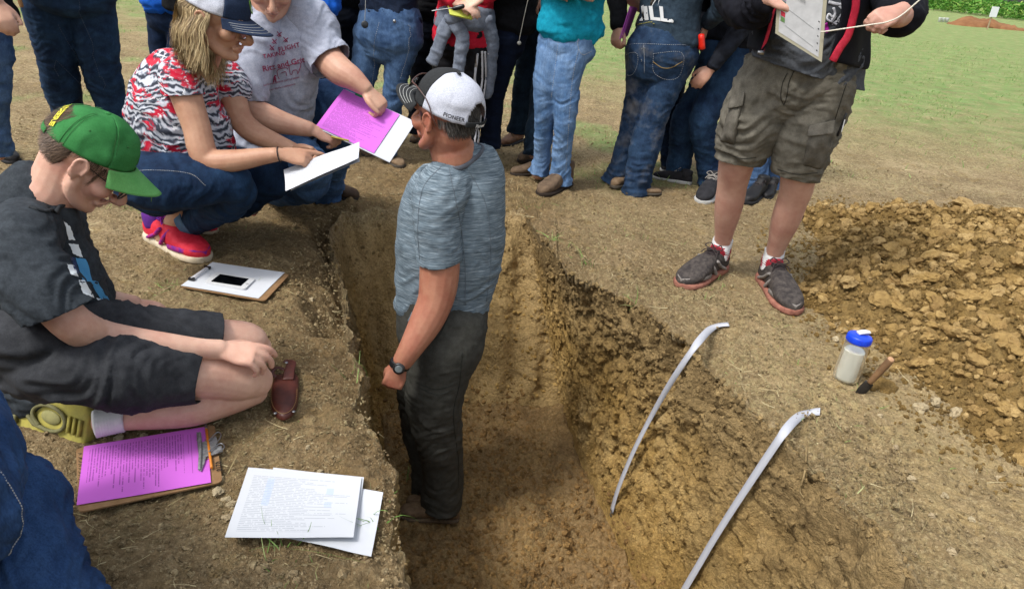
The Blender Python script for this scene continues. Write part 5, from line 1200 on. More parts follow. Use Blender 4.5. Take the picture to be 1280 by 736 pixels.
GREYTEE = cloth('ash_grey_knit', '9096A6', 'A6ABBA', 60, bump=.15, fine=.12)
DEN_MID = denim('mid_blue_denim', '223A5E', '6482A6', fade=.75); DEN_LT = denim('light_blue_denim', '3E608A', '88A4C6', fade=.7); DEN_DK = denim('dark_indigo_denim', '0C1626', '1C3050'); DEN_BK = denim('blue_black_denim', '0A0E18', '161E2C', fade=.2)
DEN_IND = denim('deep_blue_denim', '0F1C33', '32506F', fade=.7); DEN_TEAL = denim('faded_dark_denim', '101C2A', '2A3E4E'); DEN_DIRT = denim('dusty_blue_denim', '142238', '3C5878', dirt=.3)
SUEDE = plain('brown_suede', '4E4033', .9, '6A5846', 30, bump=.3); TAN_SUEDE = plain('tan_suede', '6E5A44', .9, '84705A', 30, bump=.3)
BOOT_M = dict(upper=SUEDE, sole=plain('dark_boot_sole', '2E2620', .9), lace=LACE_DK); MOC = dict(upper=TAN_SUEDE, sole=plain('grey_moc_sole', '4A443C', .9), lace=LACE_DK)

# ------------------------------------------------------------------ man in the ash grey t-shirt
def kneeler():
    t = thing('person', 'man in ash grey printed t-shirt on one knee beside the blond woman', 'person', G(400, 246))
    Y = 3.18; c = P(337, -22, 3.05); F = frame((.30, -.75, -.50)); s = 1.12
    sh = Sh(); head(sh, c, F, s); lg = Sh()
    sh.tube([c+F@A_(0, -.03, -.03)*s, P(352, 0, 3.16), P(352, 22, 3.2)], [.062, .066, .085], up=-F[:, 1], n=18)
    limb(sh, [(352, 20, 40, Y), (345, 70, 44, Y), (335, 150, 42, Y+.05)], .72)
    limb(sh, [(308, 70, 18, 3.02), (305, 110, 19, 2.94), (312, 136, 18.5, 2.92), (335, 148, 17, 2.90), (362, 156, 13, 2.90), (388, 162, 9.5, 2.90)], 1)
    hand(sh, P(392, 163, 2.90), P(420, 171, 2.90)-P(390, 162, 2.90), A_(.1, -.6, .75), 1, 1.02, curls=[(40, 55, 30), (52, 60, 35), (58, 62, 35), (60, 62, 35)], spread=1, thumb=[(.020, .012, -.006), (.034, .044, -.012), (.030, .074, -.024), (.018, .098, -.032)])
    limb(sh, [(398, 40, 20, 3.2), (408, 70, 19, 3.12), (424, 88, 18, 3.05), (440, 98, 15, 3.02), (458, 112, 9.5, 3.0)], 1)
    hand(sh, P(460, 113, 3.0), P(480, 136, 2.98)-P(460, 113, 3.0), A_(.35, -.6, .7), -1, 1.02, curls=[(60, 62, 30)]*4, spread=1, thumb=[(.020, .012, -.006), (.036, .040, .004), (.040, .068, .006), (.036, .096, .002)])
    K1 = [(325, 175, 34, 3.34), (350, 190, 34, 3.2), (378, 205, 31, 3.05), (388, 222, 27, 3.02)]; K1b = [(388, 226, 25, 3.04), (365, 232, 22, 3.25), (345, 236, 18, 3.42), (330, 238, 15, 3.6)]
    K2 = [(350, 165, 34, 3.4), (385, 135, 32, 3.38), (418, 130, 28, 3.34), (430, 140, 26, 3.32)]; K2b = [(430, 140, 26, 3.33), (420, 180, 23, 3.42), (410, 215, 20, 3.52), (405, 243, 19, 3.60)]
    for L in (K1, K1b, K2, K2b): limb(lg, [(q[0], q[1], q[2]*.6, q[3]) for q in L], 1, 12)
    b = body(t, [sh, lg], SK_MID, .0045, (c, F, s), dec=.5); eyes(b, c, F, s); hairdo(t, c, F, s)
    sh = Sh(); sl = Sh(); s3 = Sh()
    limb(sh, [(352, 4, 24, Y-.01), (352, 14, 34, Y-.01), (352, 36, 54, Y), (346, 80, 54, Y), (338, 125, 52, Y), (330, 160, 52, Y+.02), (326, 175, 52, Y+.04)], .70, 24)
    limb(sl, [(330, 22, 30, 3.14), (316, 50, 31, 3.04), (309, 90, 26, 2.97), (309, 124, 24, 2.94), (310, 134, 24, 2.94)], .95, 18)
    limb(s3, [(372, 16, 28, 3.18), (390, 34, 30, 3.18), (402, 60, 28, 3.14), (412, 76, 27, 3.10), (416, 82, 27, 3.09)], .95, 18)
    g, bv = garment('t_shirt', t, [(sh, []), (sl, [(P(310, 127, 2.94), P(311, 140, 2.93)-P(309, 110, 2.95), .13)]), (s3, [(P(411, 77, 3.09), P(424, 90, 3.07)-P(404, 64, 3.12), .16)])], GREYTEE, .0075, 4,
                    [(P(350, 30, Y), P(330, 160, Y), .5, 1.4), (P(318, 50, 3.0), P(309, 125, 2.94), .9, 1), (P(390, 34, 3.18), P(415, 80, 3.08), .9, 1)], .011, 16, 25, s2=.14)
    collar_ring('collar', g, bv, P(352, 8, Y-.01), A_(0, -.2, 1), .085, plain('ash_rib', '8A90A0'))
    # shirt print
    pm = plain('maroon_print', '8A3050', .8)
    def put(txt, px, py, size, ang=-7, bold=.0008, nm='lettering'):
        v, f = text_mesh(txt, size, bold); o = P(px, py, 2.8); a = math.radians(-ang); ex = _R*math.cos(a)+_U*math.sin(a); ey = -_R*math.sin(a)+_U*math.cos(a)
        V_ = []
        for q in v:
            p = o+ex*q[0]+ey*q[1]; d = Vector(nrm(p-CAMP)); h = bv.ray_cast(Vector(CAMP), d); V_.append(np.array(h[0]-d*.003) if h[0] is not None else p)
        mesh_obj(nm, np.array(V_), f, pm, g)
    put('TAKING', 343, 71, .023, -11, .0003); put('FLIGHT', 362, 62, .025, -14, .0003); put('Ritz and Grit', 355, 84, .031, -13, .0005)
    put('NATIONAL JUNIOR CATTLE SHOW', 352, 103, .0088, -13, .0001); put('AND YOUTH CONFERENCE', 353, 110, .0082, -13, .0001)
    def mark(pts, r_=.0016):
        sh = Sh()
        for L in pts:
            C = catmull([P(x, y, 2.8) for x, y in L], 4) if len(L) > 2 else np.array([P(*L[0], 2.8)+(P(*L[1], 2.8)-P(*L[0], 2.8))*k/4 for k in range(5)])
            q = []
            for p in C:
                d = Vector(nrm(p-CAMP)); h = bv.ray_cast(Vector(CAMP), d); q.append(np.array(h[0]-d*.002) if h[0] is not None else p)
            sh.tube(q, [r_]*len(q), n=4, sub=1)
        sh.obj('emblem', pm, g)
    for x, y in ((349, 43), (343, 52), (357, 50), (340, 60)): mark([[(x-2.4, y-3), (x+2.4, y+3)], [(x+2.8, y-2.2), (x-2.6, y+2)], [(x-1, y+3), (x+2, y+1)]], .0017)
    mark([[(362, 88), (362, 82), (374, 79), (376, 82), (374, 88), (373, 92)], [(362, 88), (363, 93), (365, 93), (366, 89), (371, 88), (372, 93)]], .0013)
    mark([[(347, 95), (347, 88), (357, 85), (360, 87)], [(347, 95), (349, 99)], [(351, 92), (357, 90), (358, 95)]], .0013)
    mark([[(342, 103), (343, 96), (345, 95)], [(345, 103), (344, 97)], [(342, 100), (345, 99)]], .0026)
    # jeans
    j = Sh(); limb(j, K1, .95, 20); limb(j, [(326, 150, 50, Y+.05), (328, 172, 50, Y+.10), (330, 188, 40, Y+.15)], .8, 18); limb(j, K1b, .95, 18)
    j2 = Sh(); limb(j2, K2, .95, 20); p2, _ = limb(j2, K2b, .95, 18)
    g, bv = garment('jeans', t, [(j, []), (j2, [])], denim('worn_blue_denim', '20385A', '54749C', fade=.7), .0075, 3, [(P(330, 180, 3.3), P(388, 215, 3.03), .6, 1.1), (P(388, 226, 3.04), P(330, 238, 3.6), 1, 1), (P(350, 160, 3.4), P(430, 135, 3.32), .7, 1), (P(430, 140, 3.33), P(405, 243, 3.6), .8, 1.2)], .010, 22, 41,
                    wear_shade=[(P(384, 210, 3.0), .10, .8), (P(425, 130, 3.3), .09, .5)])
    shoe(t, G(382, 240), G(449, 252), dict(upper=plain('dark_brown_leather', '33261C', .7, '48382A', 30), sole=plain('black_boot_sole', '1E1A16'), lace=LACE_DK), kind='boot')
    shoe(t, G(276, 252, .02), G(304, 266, .0), dict(upper=plain('grey_trainer', '5A5854', .8, '7A7670', 60), sole=plain('red_tip_sole', 'B02030'), lace=LACE_DK), kind='sneaker', s=.24)
kneeler()

# ------------------------------------------------------------------ man in cargo shorts
def shorts_man():
    t = thing('person', 'man in grey cargo shorts, black jacket and white socks beside the pit', 'person', G(925, 365))
    Y = 2.92; s = 1.10
    sk = Sh(); lg = Sh(); lr = Sh()
    def shank(K_, A_0): return [('w', K_+(A_0-K_)*u, r) for u, r in ((.0, .066), (.14, .062), (.30, .062), (.48, .0575), (.66, .048), (.82, .0405), (1., .038))]
    A1 = [(948, 122, 21, Y+.02), (928, 175, 25, Y+.02), (921, 203, 22, Y+.04)]+shank(P(917, 222, Y+.07), ankle((903, 336), (849, 361), z=.10, y=.045))
    A2 = [(1025, 130, 26, Y-.03), (1008, 185, 25, Y-.06), (999, 216, 22, Y-.05)]+shank(P(995, 238, Y-.02), ankle((952, 348), (992, 395), z=.10, y=.045))
    limb(lg, A1, 1, 20); limb(lr, A2, 1, 20)
    hip = P(1003, 80, Y-.02); hc, F, sho, f, R3 = rest_up(sk, Sh(), hip, -1.95, 1.06)
    # hand holding the board and hand drawing the string
    limb(sk, [(935, -60, 26, 2.95), (925, 5, 22, 2.86), (945, 8, 16, 2.66), (958, -4, 12, 2.58)], 1); hand(sk, P(958, -3, 2.58), P(985, 3, 2.56)-P(958, -3, 2.58), A_(.0, -.7, .7), 1, .95, curls=[(35, 50, 30)]*4, thumb=[(.020, .012, -.006), (.036, .044, -.022), (.030, .074, -.034), (.02, .1, -.040)])
    limb(sk, [(1095, -70, 26, 2.95), (1120, -10, 22, 2.80), (1128, 15, 17, 2.62), (1120, 22, 12.5, 2.50), (1118, 23, 11, 2.47)], 1)
    hand(sk, P(1123, 14, 2.47), P(1093, 28, 2.42)-P(1124, 14, 2.47), A_(-.15, -.75, .65), -1, .98, curls=[(55, 80, 50), (62, 80, 50), (66, 80, 50), (68, 80, 50)], spread=1, thumb=[(.018, .016, -.012), (.024, .044, -.034), (.010, .062, -.042), (-.008, .070, -.044)])
    b = body(t, [sk, lg, lr], SK_LEG, .0045, (hc, F, s), dec=.5); hairdo(t, hc, F, s)
    # t-shirt, jacket
    sh = Sh()
    limb(sh, [(1020, -120, 40, Y+.0), (1016, -60, 60, Y-.02), (1012, 0, 63, Y-.05), (1012, 50, 66, Y-.05), (1009, 82, 69, Y-.04), (1004, 110, 71, Y-.03), (994, 150, 72, Y-.03)], .70, 26)
    hd = P(1005, 90, Y-.04); hn = P(994, 125, Y)-P(1014, 80, Y)
    g, bv = garment('t_shirt', t, [(sh, [(hd+A_(0, 0, 0), hn+A_(0, 0, 0), .5)])], cloth('mid_grey_jersey', '3E4248', '50545A', 70, bump=.15), .0075, 4, [(P(1015, -60, Y), P(1005, 100, Y), .5, 1.6)], .010, 22, 51, s2=.2)
    pr = plain('white_shirt_print', 'C4C6CC', .7, '9A9CA8')
    def put(L, r_, m, nm='print'):
        C = catmull([P(x, y, 2.4) for x, y in L], 5); q = []
        for p in C:
            d = Vector(nrm(p-CAMP)); h = bv.ray_cast(Vector(CAMP), d); q.append(np.array(h[0]-d*.001) if h[0] is not None else p)
        o = Sh(); o.tube(q, [(r_, r_*.35)]*len(q), up=(0, -1, .3), n=6, sub=1); o.obj(nm, m, g)
    for L, r_ in (([(1036, 3), (1048, 6), (1060, 6)], .006), ([(1041, 22), (1036, 18), (1034, 24), (1040, 27), (1045, 20)], .004), ([(1042, 10), (1044, 18), (1040, 26), (1046, 31)], .005), ([(1048, 24), (1054, 16), (1058, 20), (1052, 26), (1047, 24)], .0035), ([(1049, 8), (1054, 12), (1059, 10)], .004), ([(1040, 31), (1046, 27), (1052, 30)], .003)): put(L, r_, pr)
    put([(1032, 30), (1033, 36), (1035, 40)], .009, plain('magenta_print', 'A02090', .7))
    # open jacket: two front panels and the back, as one shell
    JK = cloth('black_fleece', '0C0D14', '15161E', 60, bump=.25); red = plain('red_piping', 'A01830', .6, 'B82840', 60, bump=.2)
    def panel(nm, cols, Ys):
        """cols: left and right edge px at each height row, bulged"""
        rows = len(cols); n = 9; v = []
        for i, (a, bx, y0, y1) in enumerate(cols):
            for j in range(n+1):
                u = j/n; x = a+(bx-a)*u; y = y0+(y1-y0)*u; v.append(P(x, y, Ys[0]+(Ys[1]-Ys[0])*u-.05*math.sin(PI*u)))
        v = np.array(v); v += (fbm(v*14, 3, .5, 3)*.010)[:, None]*A_(.3, -1, .2)
        fs = [(i*(n+1)+j, i*(n+1)+j+1, (i+1)*(n+1)+j+1, (i+1)*(n+1)+j) for i in range(rows-1) for j in range(n)]
        me = bpy.data.meshes.new(nm); me.from_pydata(v.tolist(), [], fs); me = evalmods(me, [('SUBSURF', dict(levels=2)), ('SOLIDIFY', dict(thickness=.006, offset=0))]); return finish(nm, me, JK, jk)
    jk = Sh()
    sl = Sh(); sr = Sh(); bk = Sh()
    limb(sl, [(975, -80, 36, 2.95), (945, -60, 36, 2.95), (925, -10, 32, 2.88), (938, 14, 27, 2.70), (955, 0, 19, 2.60)], .95, 18)
    limb(sr, [(1065, -90, 38, 2.95), (1095, -75, 38, 2.95), (1117, -25, 34, 2.86), (1124, 8, 28, 2.72), (1122, 18, 25, 2.60)], .95, 18)
    limb(bk, [(1018, -130, 46, Y+.05), (1020, -60, 74, Y+.14), (1018, 0, 76, Y+.17), (1014, 40, 74, Y+.17), (1012, 70, 72, Y+.17)], .42, 24)
    jk, jb = garment('jacket', t, [(sl, []), (sr, []), (bk, [])], JK, .009, 3, [(P(1018, -60, Y), P(1010, 90, Y), .6, 1.2), (P(945, -60, 2.95), P(930, 10, 2.8), 1, 1), (P(1095, -75, 2.95), P(1124, 8, 2.72), 1, 1)], .010, 16, 61, s2=.15)
    panel('front_panel', [(1042, 1092, -60, -50), (1046, 1092, -30, -25), (1052, 1092, 0, 0), (1052, 1090, 22, 24), (1046, 1088, 45, 48), (1040, 1087, 62, 70), (1037, 1086, 76, 88)], (2.66, 2.86))
    panel('front_panel', [(960, 1000, -60, -60), (950, 990, -30, -30), (944, 978, 0, 0), (939, 968, 25, 28), (937, 962, 45, 48), (934, 952, 60, 66)], (2.95, 2.70))
    def strip(L, r_, nm='zip_edge'):
        o = Sh(); o.tube([P(*q) for q in L], [(r_, .004)]*len(L), up=(0, -1, .3), n=8); o.obj(nm, red, jk)
    strip([(1062, -60, 2.63), (1068, -20, 2.64), (1070, 5, 2.645), (1066, 25, 2.65), (1060, 45, 2.65), (1050, 60, 2.65), (1041, 76, 2.65)], .014)
    strip([(985, -30, 2.68), (968, 10, 2.69), (962, 35, 2.69), (957, 52, 2.70), (952, 66, 2.71)], .006)
    o = Sh(); o.box(P(951, 66, 2.69), (.022, .006, .014), frame((0, 1, 0))); o.obj('zip_pull', STEEL, jk)
    # cargo shorts
    p_ = Sh(); q_ = Sh()
    limb(p_, [(975, 88, 42, Y-.0), (960, 115, 43, Y+.01), (945, 150, 39, Y+.0), (931, 180, 33, Y+.01), (925, 203, 27, Y+.02), (922, 214, 27, Y+.03)], .95, 24)
    limb(q_, [(1024, 105, 39, Y-.05), (1017, 140, 40, Y-.06), (1008, 175, 37, Y-.07), (1000, 205, 32, Y-.06), (998, 218, 30, Y-.05), (995, 230, 30, Y-.04)], .95, 24)
    wst = [(1010, 60, 62, Y-.03), (1004, 88, 63, Y-.03), (998, 112, 60, Y-.03), (994, 132, 50, Y-.02)]
    limb(p_, wst, .72, 26); limb(q_, wst, .70, 26)
    c1 = P(925.5, 201, Y+.02); n1 = P(919, 222, Y+.02)-P(926, 195, Y+.02); c2 = P(997, 220, Y-.05); n2 = P(990, 240, Y-.05)-P(1000, 210, Y-.05)
    g, bv = garment('cargo_shorts', t, [(p_, [(c1, n1, .15)]), (q_, [(c2, n2, .16)])], cloth('olive_grey_canvas', '4C4941', '6C685E', 22, bump=.25), .0075, 3,
                    [(P(975, 90, Y), P(925, 200, Y-.05), 1.0, .8), (P(1024, 105, Y-.05), P(997, 220, Y-.12), 1.0, .8)], .016, 20, 71, s2=.16)
    CM = cloth('olive_grey_canvas_pocket', '49463E', '66625A', 22, bump=.25); TH = plain('canvas_thread', '201F1A')
    def pocket(quad, d=.020, flapk=.30):
        a, b_, c_, d_ = [np.array(q, float) for q in quad]      # tl tr br bl px
        n = 8; v = []
        for i in range(n+1):
            for j in range(n+1):
                u, w_ = j/n, i/n; x = (a*(1-u)+b_*u)*(1-w_)+(d_*(1-u)+c_*u)*w_
                p = P(x[0], x[1], 2.4); dd = Vector(nrm(p-CAMP)); h = bv.ray_cast(Vector(CAMP), dd); hp = np.array(h[0]) if h[0] is not None else P(x[0], x[1], Y-.12)
                e = min(u, 1-u, w_, 1-w_); k = sstep(0, .16, e)*d+.001; v.append(hp-np.array(dd)*(k+.006*vn(np.array([[u*3, w_*4, quad[0][0]]]), 3)[0]*sstep(0, .2, e)))
        fs = [(i*(n+1)+j, i*(n+1)+j+1, (i+1)*(n+1)+j+1, (i+1)*(n+1)+j) for i in range(n) for j in range(n)]
        me = bpy.data.meshes.new('cargo_pocket'); me.from_pydata(v, [], fs); me = evalmods(me, [('SUBSURF', dict(levels=2)), ('SOLIDIFY', dict(thickness=.004, offset=1))]); V_ = mv(me); setv(me, V_+mn(me)*(ridge(V_*22, 2, 7)*.0022)[:, None]); po = finish('cargo_pocket', me, CM, g)
        v = []; m = 4
        for i in range(m+1):
            for j in range(n+1):
                u, w_ = -.05+1.1*j/n, -.10+flapk*i/m; x = (a*(1-u)+b_*u)*(1-w_)+(d_*(1-u)+c_*u)*w_
                p = P(x[0], x[1], 2.4); dd = Vector(nrm(p-CAMP)); h = bv.ray_cast(Vector(CAMP), dd); hp = np.array(h[0]) if h[0] is not None else P(x[0], x[1], Y-.12)
                v.append(hp-np.array(dd)*(.006+.024*i/m+.003*math.sin(j*1.7)))
        fs = [(i*(n+1)+j, i*(n+1)+j+1, (i+1)*(n+1)+j+1, (i+1)*(n+1)+j) for i in range(m) for j in range(n)]
        me = bpy.data.meshes.new('flap'); me.from_pydata(v, [], fs); me = evalmods(me, [('SUBSURF', dict(levels=1)), ('SOLIDIFY', dict(thickness=.005, offset=0))]); finish('flap', me, CM, po)
    pocket([(1012, 162), (1042, 156), (1033, 214), (1004, 206)]); pocket([(913, 126), (929, 121), (918, 182), (900, 176)])
    for L in ([(984, 92), (978, 105), (976, 122), (980, 132)], [(992, 90), (986, 104), (984, 118), (980, 132)], [(1058, 105), (1050, 130), (1043, 152)], [(905, 190), (925, 198), (945, 197)], [(972, 212), (997, 218), (1022, 216)]):
        q = [];
        for p in catmull([P(x, y, 2.4) for x, y in L], 8):
            dd = Vector(nrm(p-CAMP)); h = bv.ray_cast(Vector(CAMP), dd)
            if h[0] is not None: q.append(np.array(h[0]-dd*.001))
        if len(q) > 3: o = Sh(); o.tube(q, [.0016]*len(q), n=5, sub=1); o.obj('seam', TH, g)
    pen = thing('pen', 'dark pen clipped in the thigh pocket of the cargo shorts', 'pen', P(1053, 158, Y-.18)); o = Sh(); o.tube([P(1047, 170, Y-.16), P(1058, 142, Y-.16)], [.005, .0045], n=10, cap=.5); o.obj('barrel', plain('black_plastic', '101014', .3, spec=.5), pen); o = Sh(); o.tube([P(1052, 165, Y-.17), P(1056, 150, Y-.17)], [.0018, .0018], n=6); o.obj('clip', WHITE, pen)
    # socks and trainers
    for L in ([('w', ankle((903, 336), (849, 361), z=zz, y=.055-.02*(zz-.08)/.12), .044+.002*(zz < .1)) for zz in (.135, .115, .09, .06)], [('w', ankle((952, 348), (992, 395), z=zz, y=.055-.02*(zz-.08)/.12), .044+.002*(zz < .1)) for zz in (.135, .115, .09, .06)]):
        so = Sh(); limb(so, L, 1, 20, cap=.15); me = remesh(so, .0045, 2); v = mv(me); setv(me, v+mn(me)*(np.sin(v[:, 2]*700)*.0009+fbm(v*40, 2)*.002)[:, None]); finish('sock', me, WHITE, t)
    tr = dict(upper=plain('dusty_black_mesh', '2A2626', .8, '4E4844', 50, bump=.3), sole=plain('dusty_coral_sole', '7E5044', .9, '9A6A5A', 40, bump=.2), collar=plain('red_lining', 'A02434', .7, '7E1C2A', 50), tongue=plain('black_tongue', '241E20'), lace=LACE_DK, overlay=plain('scuffed_grey_overlay', '6A6662', .7, '8A8480', 60))
    shoe(t, G(903, 336), G(849, 361), tr, width=1.08); shoe(t, G(952, 348), G(992, 395), tr, width=1.08)
    # board
    bd = thing('clipboard', 'clear clipboard with a greyish chart and colour chips held by the man in cargo shorts', 'clipboard', P(1000, 30, 2.5))
    def board(q4, mat, nm, th, off=0):
        v = [np.array(q) for q in q4]; n = nrm(np.cross(v[1]-v[0], v[3]-v[0])); n = n if n@(CAMP-v[0]) > 0 else -n
        v = [q+n*off for q in v]; V_ = v+[q-n*th for q in v]
        return mesh_obj(nm, np.array(V_), [(0, 1, 2, 3), (7, 6, 5, 4), (0, 4, 5, 1), (1, 5, 6, 2), (2, 6, 7, 3), (3, 7, 4, 0)], mat, bd, False)
    TR, BR, BL = P(1036, -30, 2.47), P(1027, 78, 2.46), P(969, 42, 2.56); TL = TR+BL-BR
    board([TL, TR, BR, BL], plain('cream_board_edge', '9C9884', .6), 'board', .003)
    t_ = NT('chart_paper'); a_ = t_.ramp(t_.noise(30, 5, .6), [(.3, 'A4A6A8'), (.7, 'B8BABC')]); t_.col(a_); paper = t_.fin(.35, .5)
    mixq = lambda u, w_: (TL*(1-u)+TR*u)*(1-w_)+(BL*(1-u)+BR*u)*w_
    board([mixq(.07, .02), mixq(.93, .02), mixq(.93, .965), mixq(.07, .955)], paper, 'chart', .0005, .001)
    for k, cc_ in enumerate(('6A2E2A', 'A03A2E', '7A4A3A', '8E6A9A', '4A5A5A', 'C0A040', 'B03040', '5A7A4A')):
        w0 = .42+k*.065-.12; board([mixq(.10, w0), mixq(.19, w0), mixq(.19, w0+.055), mixq(.10, w0+.055)], plain('chip_'+cc_, cc_, .4), 'colour_chip', .0004, .0022)
    for k in range(5): board([mixq(.875, .55+k*.085), mixq(.90, .55+k*.085), mixq(.90, .565+k*.085), mixq(.875, .565+k*.085)], plain('ink', '303034'), 'punch_mark', .0003, .0022)
    for w0 in (.62, .83): board([mixq(.2, w0), mixq(.8, w0+.05), mixq(.8, w0+.054), mixq(.2, w0+.004)], plain('grey_rule', '86888A'), 'rule', .0003, .0021)
    v, f_ = text_mesh('scale', .02, .0003); ex = nrm(TR-TL); ey = nrm(TL-BL); mesh_obj('lettering', mixq(.48, .45)+np.outer(v[:, 0], ex)+np.outer(v[:, 1], ey)+nrm(CAMP-TL)*.004, f_, plain('grey_rule', '86888A'), bd, False)
    st = thing('string', 'white string stretched from the clear clipboard through the fingers of the man in cargo shorts', 'string', P(1060, 36, 2.44)); o = Sh()
    o.tube([P(1026, 40, 2.455), P(1036, 39, 2.44), P(1090, 31, 2.37), P(1108, 28, 2.35), P(1126, 20, 2.36), P(1152, -2, 2.36), P(1176, -24, 2.38)], [.0022]*7, n=8, sub=6); o.obj('cord', plain('cotton_cord', 'D0CCC0', .8, 'BAB4A4', 200), st)
shorts_man()
# ------------------------------------------------------------------ the standing onlookers
def stander(label, foot, L1, L2, hipspec, mat, hip, yaw, shirt, s=1.05, shoes=(), legname='jeans', shirtname='shirt', arms=(), vox=.012, seed=1, shirt_mods=None, hairc=('2A211A', '4A3A2C'), skm=None, group='onlookers standing around the pit', width=1., amp=.010, wear_shade=None, hemdrop=0., hb=.30, post=None, flat=.95, lean=0.):
    """arms: (side shoulder +1 right / -1 left, elbow, wrist, fingers dir, back, side, sleeve, handkw)"""
    L1 = [(q[0], q[1], q[2]*.95)+tuple(q[3:]) for q in L1]; L2 = [(q[0], q[1], q[2]*.95)+tuple(q[3:]) for q in L2]
    t = thing('person', label, 'person', foot, group)
    sk = Sh(); lg = Sh(); gs = Sh(); hc, F, sho, f, R3 = rest_up(sk, gs, hip, yaw, s, lean, width)
    gs.tube([np.asarray(hip)+A_(0, 0, .02), np.asarray(hip)-A_(0, 0, .03+hemdrop)], [(.168*s*width, .12*s), (.172*s*width, .122*s)], up=f, n=22, cap=.15)
    hands = False; pieces = []
    for (sd, E_, W_, hd, bk, side, slv, kw) in arms:
        S = sho[0 if sd > 0 else 1]; a = Sh(); arm3(sk, a, S, E_, W_, s, sleeve=slv); pieces.append((a, []))
        if hd is not None: hand(sk, W_, hd, bk, side, .98, **kw); hands = True
    skinlegs(lg, L1, L2)
    me_h = (hc, F, s)
    b = body(t, [sk, lg], skm or SK_MID, .0065 if hands else vox, me_h, dec=.5 if hands else None); eyes(b, hc, F, s); hairdo(t, hc, F, s, *hairc, seed=seed)
    top = np.asarray(hip)+A_(0, 0, .5)
    g, bv = garment(shirtname, t, [(gs, [])]+pieces, shirt, .010, 4, [(top, np.asarray(hip)-A_(0, 0, .05), .4, 1.4)]+[(sho[0 if a[0] > 0 else 1], a[1], .8, 1.) for a in arms]+[(a[1], a[2], 1, .8) for a in arms if a[6] > 1], .010, 18, seed*7, s2=.16, thick=0)
    j, jb, p1, p2 = legs(t, L1, L2, hipspec, mat, name=legname, seed=seed*3, amp=amp, wear_shade=wear_shade, flat=flat)
    for (hl, to, m, k) in shoes: shoe(t, G(*hl), G(*to), m, kind=k)
    return t, g, bv, j, jb, (hc, F, sho, f, R3, p1, p2)
NAVY = cloth('navy_jersey', '0E1626', '182438', 60); BLACKC = cloth('black_cotton', '0E0F12', '181A1E', 60); TEAL = cloth('teal_jersey', '0A7A94', '1490AA', 60, bump=.15); SLATE = cloth('slate_blue_jersey', '25323F', '33424F', 60, bump=.2); REDC = cloth('crimson_fabric', 'A8142A', 'BE2438', 40)
BLUEC = cloth('royal_blue_knit', '1450B0', '1E62C8', 40)
thr = dict(dash=.006)
# K: teal shirt, light jeans
t, g, bv, j, jb, X = stander('woman in bright teal shirt and light blue jeans at the pit end', G(690, 230),
    [(697, 50, 24, 4.22), (688, 88, 21, 4.20), (682, 141, 14.5, 4.22), (678, 190, 10.5, 4.30), (674, 212, 13, 4.33), (672, 219, 14, 4.33)], [(722, 50, 24, 4.20), (708, 88, 22, 4.17), (707, 141, 15, 4.15), (702, 190, 12, 4.18), (700, 222, 14, 4.20), (699, 232, 15, 4.20)],
    [(712, 36, 33, 4.22), (711, 44, 35, 4.22), (708, 60, 37, 4.22), (704, 74, 28, 4.22)], DEN_LT, P(712, 34, 4.22), -1.3, TEAL, 1.02,
    shoes=[((686, 218), (638, 219), BOOT_M, 'boot'), ((712, 231), (674, 246), BOOT_M, 'boot')], seed=2, width=1.1, arms=[(1, P(668, -20, 4.2), P(705, -6, 4.02), None, None, 1, .9, {}), (-1, P(762, -20, 4.2), P(735, -4, 4.02), (-1, .1, .2), (0, -.7, .7), -1, .9, dict(curl=(30, 40, 30)))], hairc=('5A4630', '8A6E4A'), hb=.3)
for L in ([(724, 60), (716, 100), (712, 150), (708, 226)], [(700, 38), (696, 70), (690, 120)]): seam_line('seam', j, jb, [P(x, y, 4.05) for x, y in L], (0, 1, -.3), M_SEAM, .0012, dash=.012)
seam_line('pocket_edge', j, jb, [P(726, 40, 4.0), P(724, 52, 4.0), P(730, 64, 4.0), P(743, 58, 4.0)], (0, 1, -.3), M_SEAM, .0012)
# L: seen from behind, dusty jeans
t, g, bv, j, jb, X = stander('woman in slate t-shirt and dusty flared jeans seen from behind', G(790, 245),
    [(806, 60, 26, 4.40), (800, 110, 19, 4.42), (793, 147, 15.5, 4.42), (783, 185, 14, 4.42), (771, 222, 14, 4.42), (766, 232, 15, 4.42)], [(848, 62, 28, 4.36), (829, 110, 22, 4.34), (816, 147, 19, 4.32), (806, 183, 19.5, 4.30), (797, 222, 17, 4.26), (794, 244, 17, 4.26)],
    [(832, 38, 42, 4.38), (831, 48, 43.5, 4.38), (828, 66, 46, 4.38), (824, 86, 40, 4.38)], DEN_DIRT, P(833, 44, 4.38), 1.15, SLATE, 1.06, shoes=[((782, 243), (826, 243), MOC, 'moc'), ((765, 236), (800, 226), MOC, 'moc')], seed=4, width=1.05, amp=.010,
    arms=[(1, P(903, 8, 4.26), P(884, 30, 4.42), P(880, 48, 4.42)-P(886, 32, 4.42), (.8, -.6, .1), 1, 1.9, dict(curl=(40, 50, 40))), (-1, P(770, -20, 4.5), P(800, 10, 4.7), None, None, -1, .9, {})], hairc=('3A2A1C', '6A4E34'))
WP = plain('white_shirt_lettering', 'CDD0D2', .7)
v, f_ = text_mesh('HILL.', .105, .004); ex = nrm(P(860, 16, 4.2)-P(805, 2, 4.2)); ey = nrm(P(832, -10, 4.2)-P(834, 20, 4.2)); decal('lettering', v, f_, P(824, 14, 4.1), ex, ey, (0, 1, -.3), bv, WP, g, .004)
for k in range(9): o = Sh(); q = snap(bv, [P(801+k*2.6, 15+k*.35, 4.1), P(802.6+k*2.6, 15.2+k*.35, 4.1)], (0, 1, -.3), .002); o.tube(q, [.0025]*2, n=5, sub=1); o.obj('small_print', plain('olive_print', '8A8440'), g)
T2 = plain('tan_thread', '8A7448')
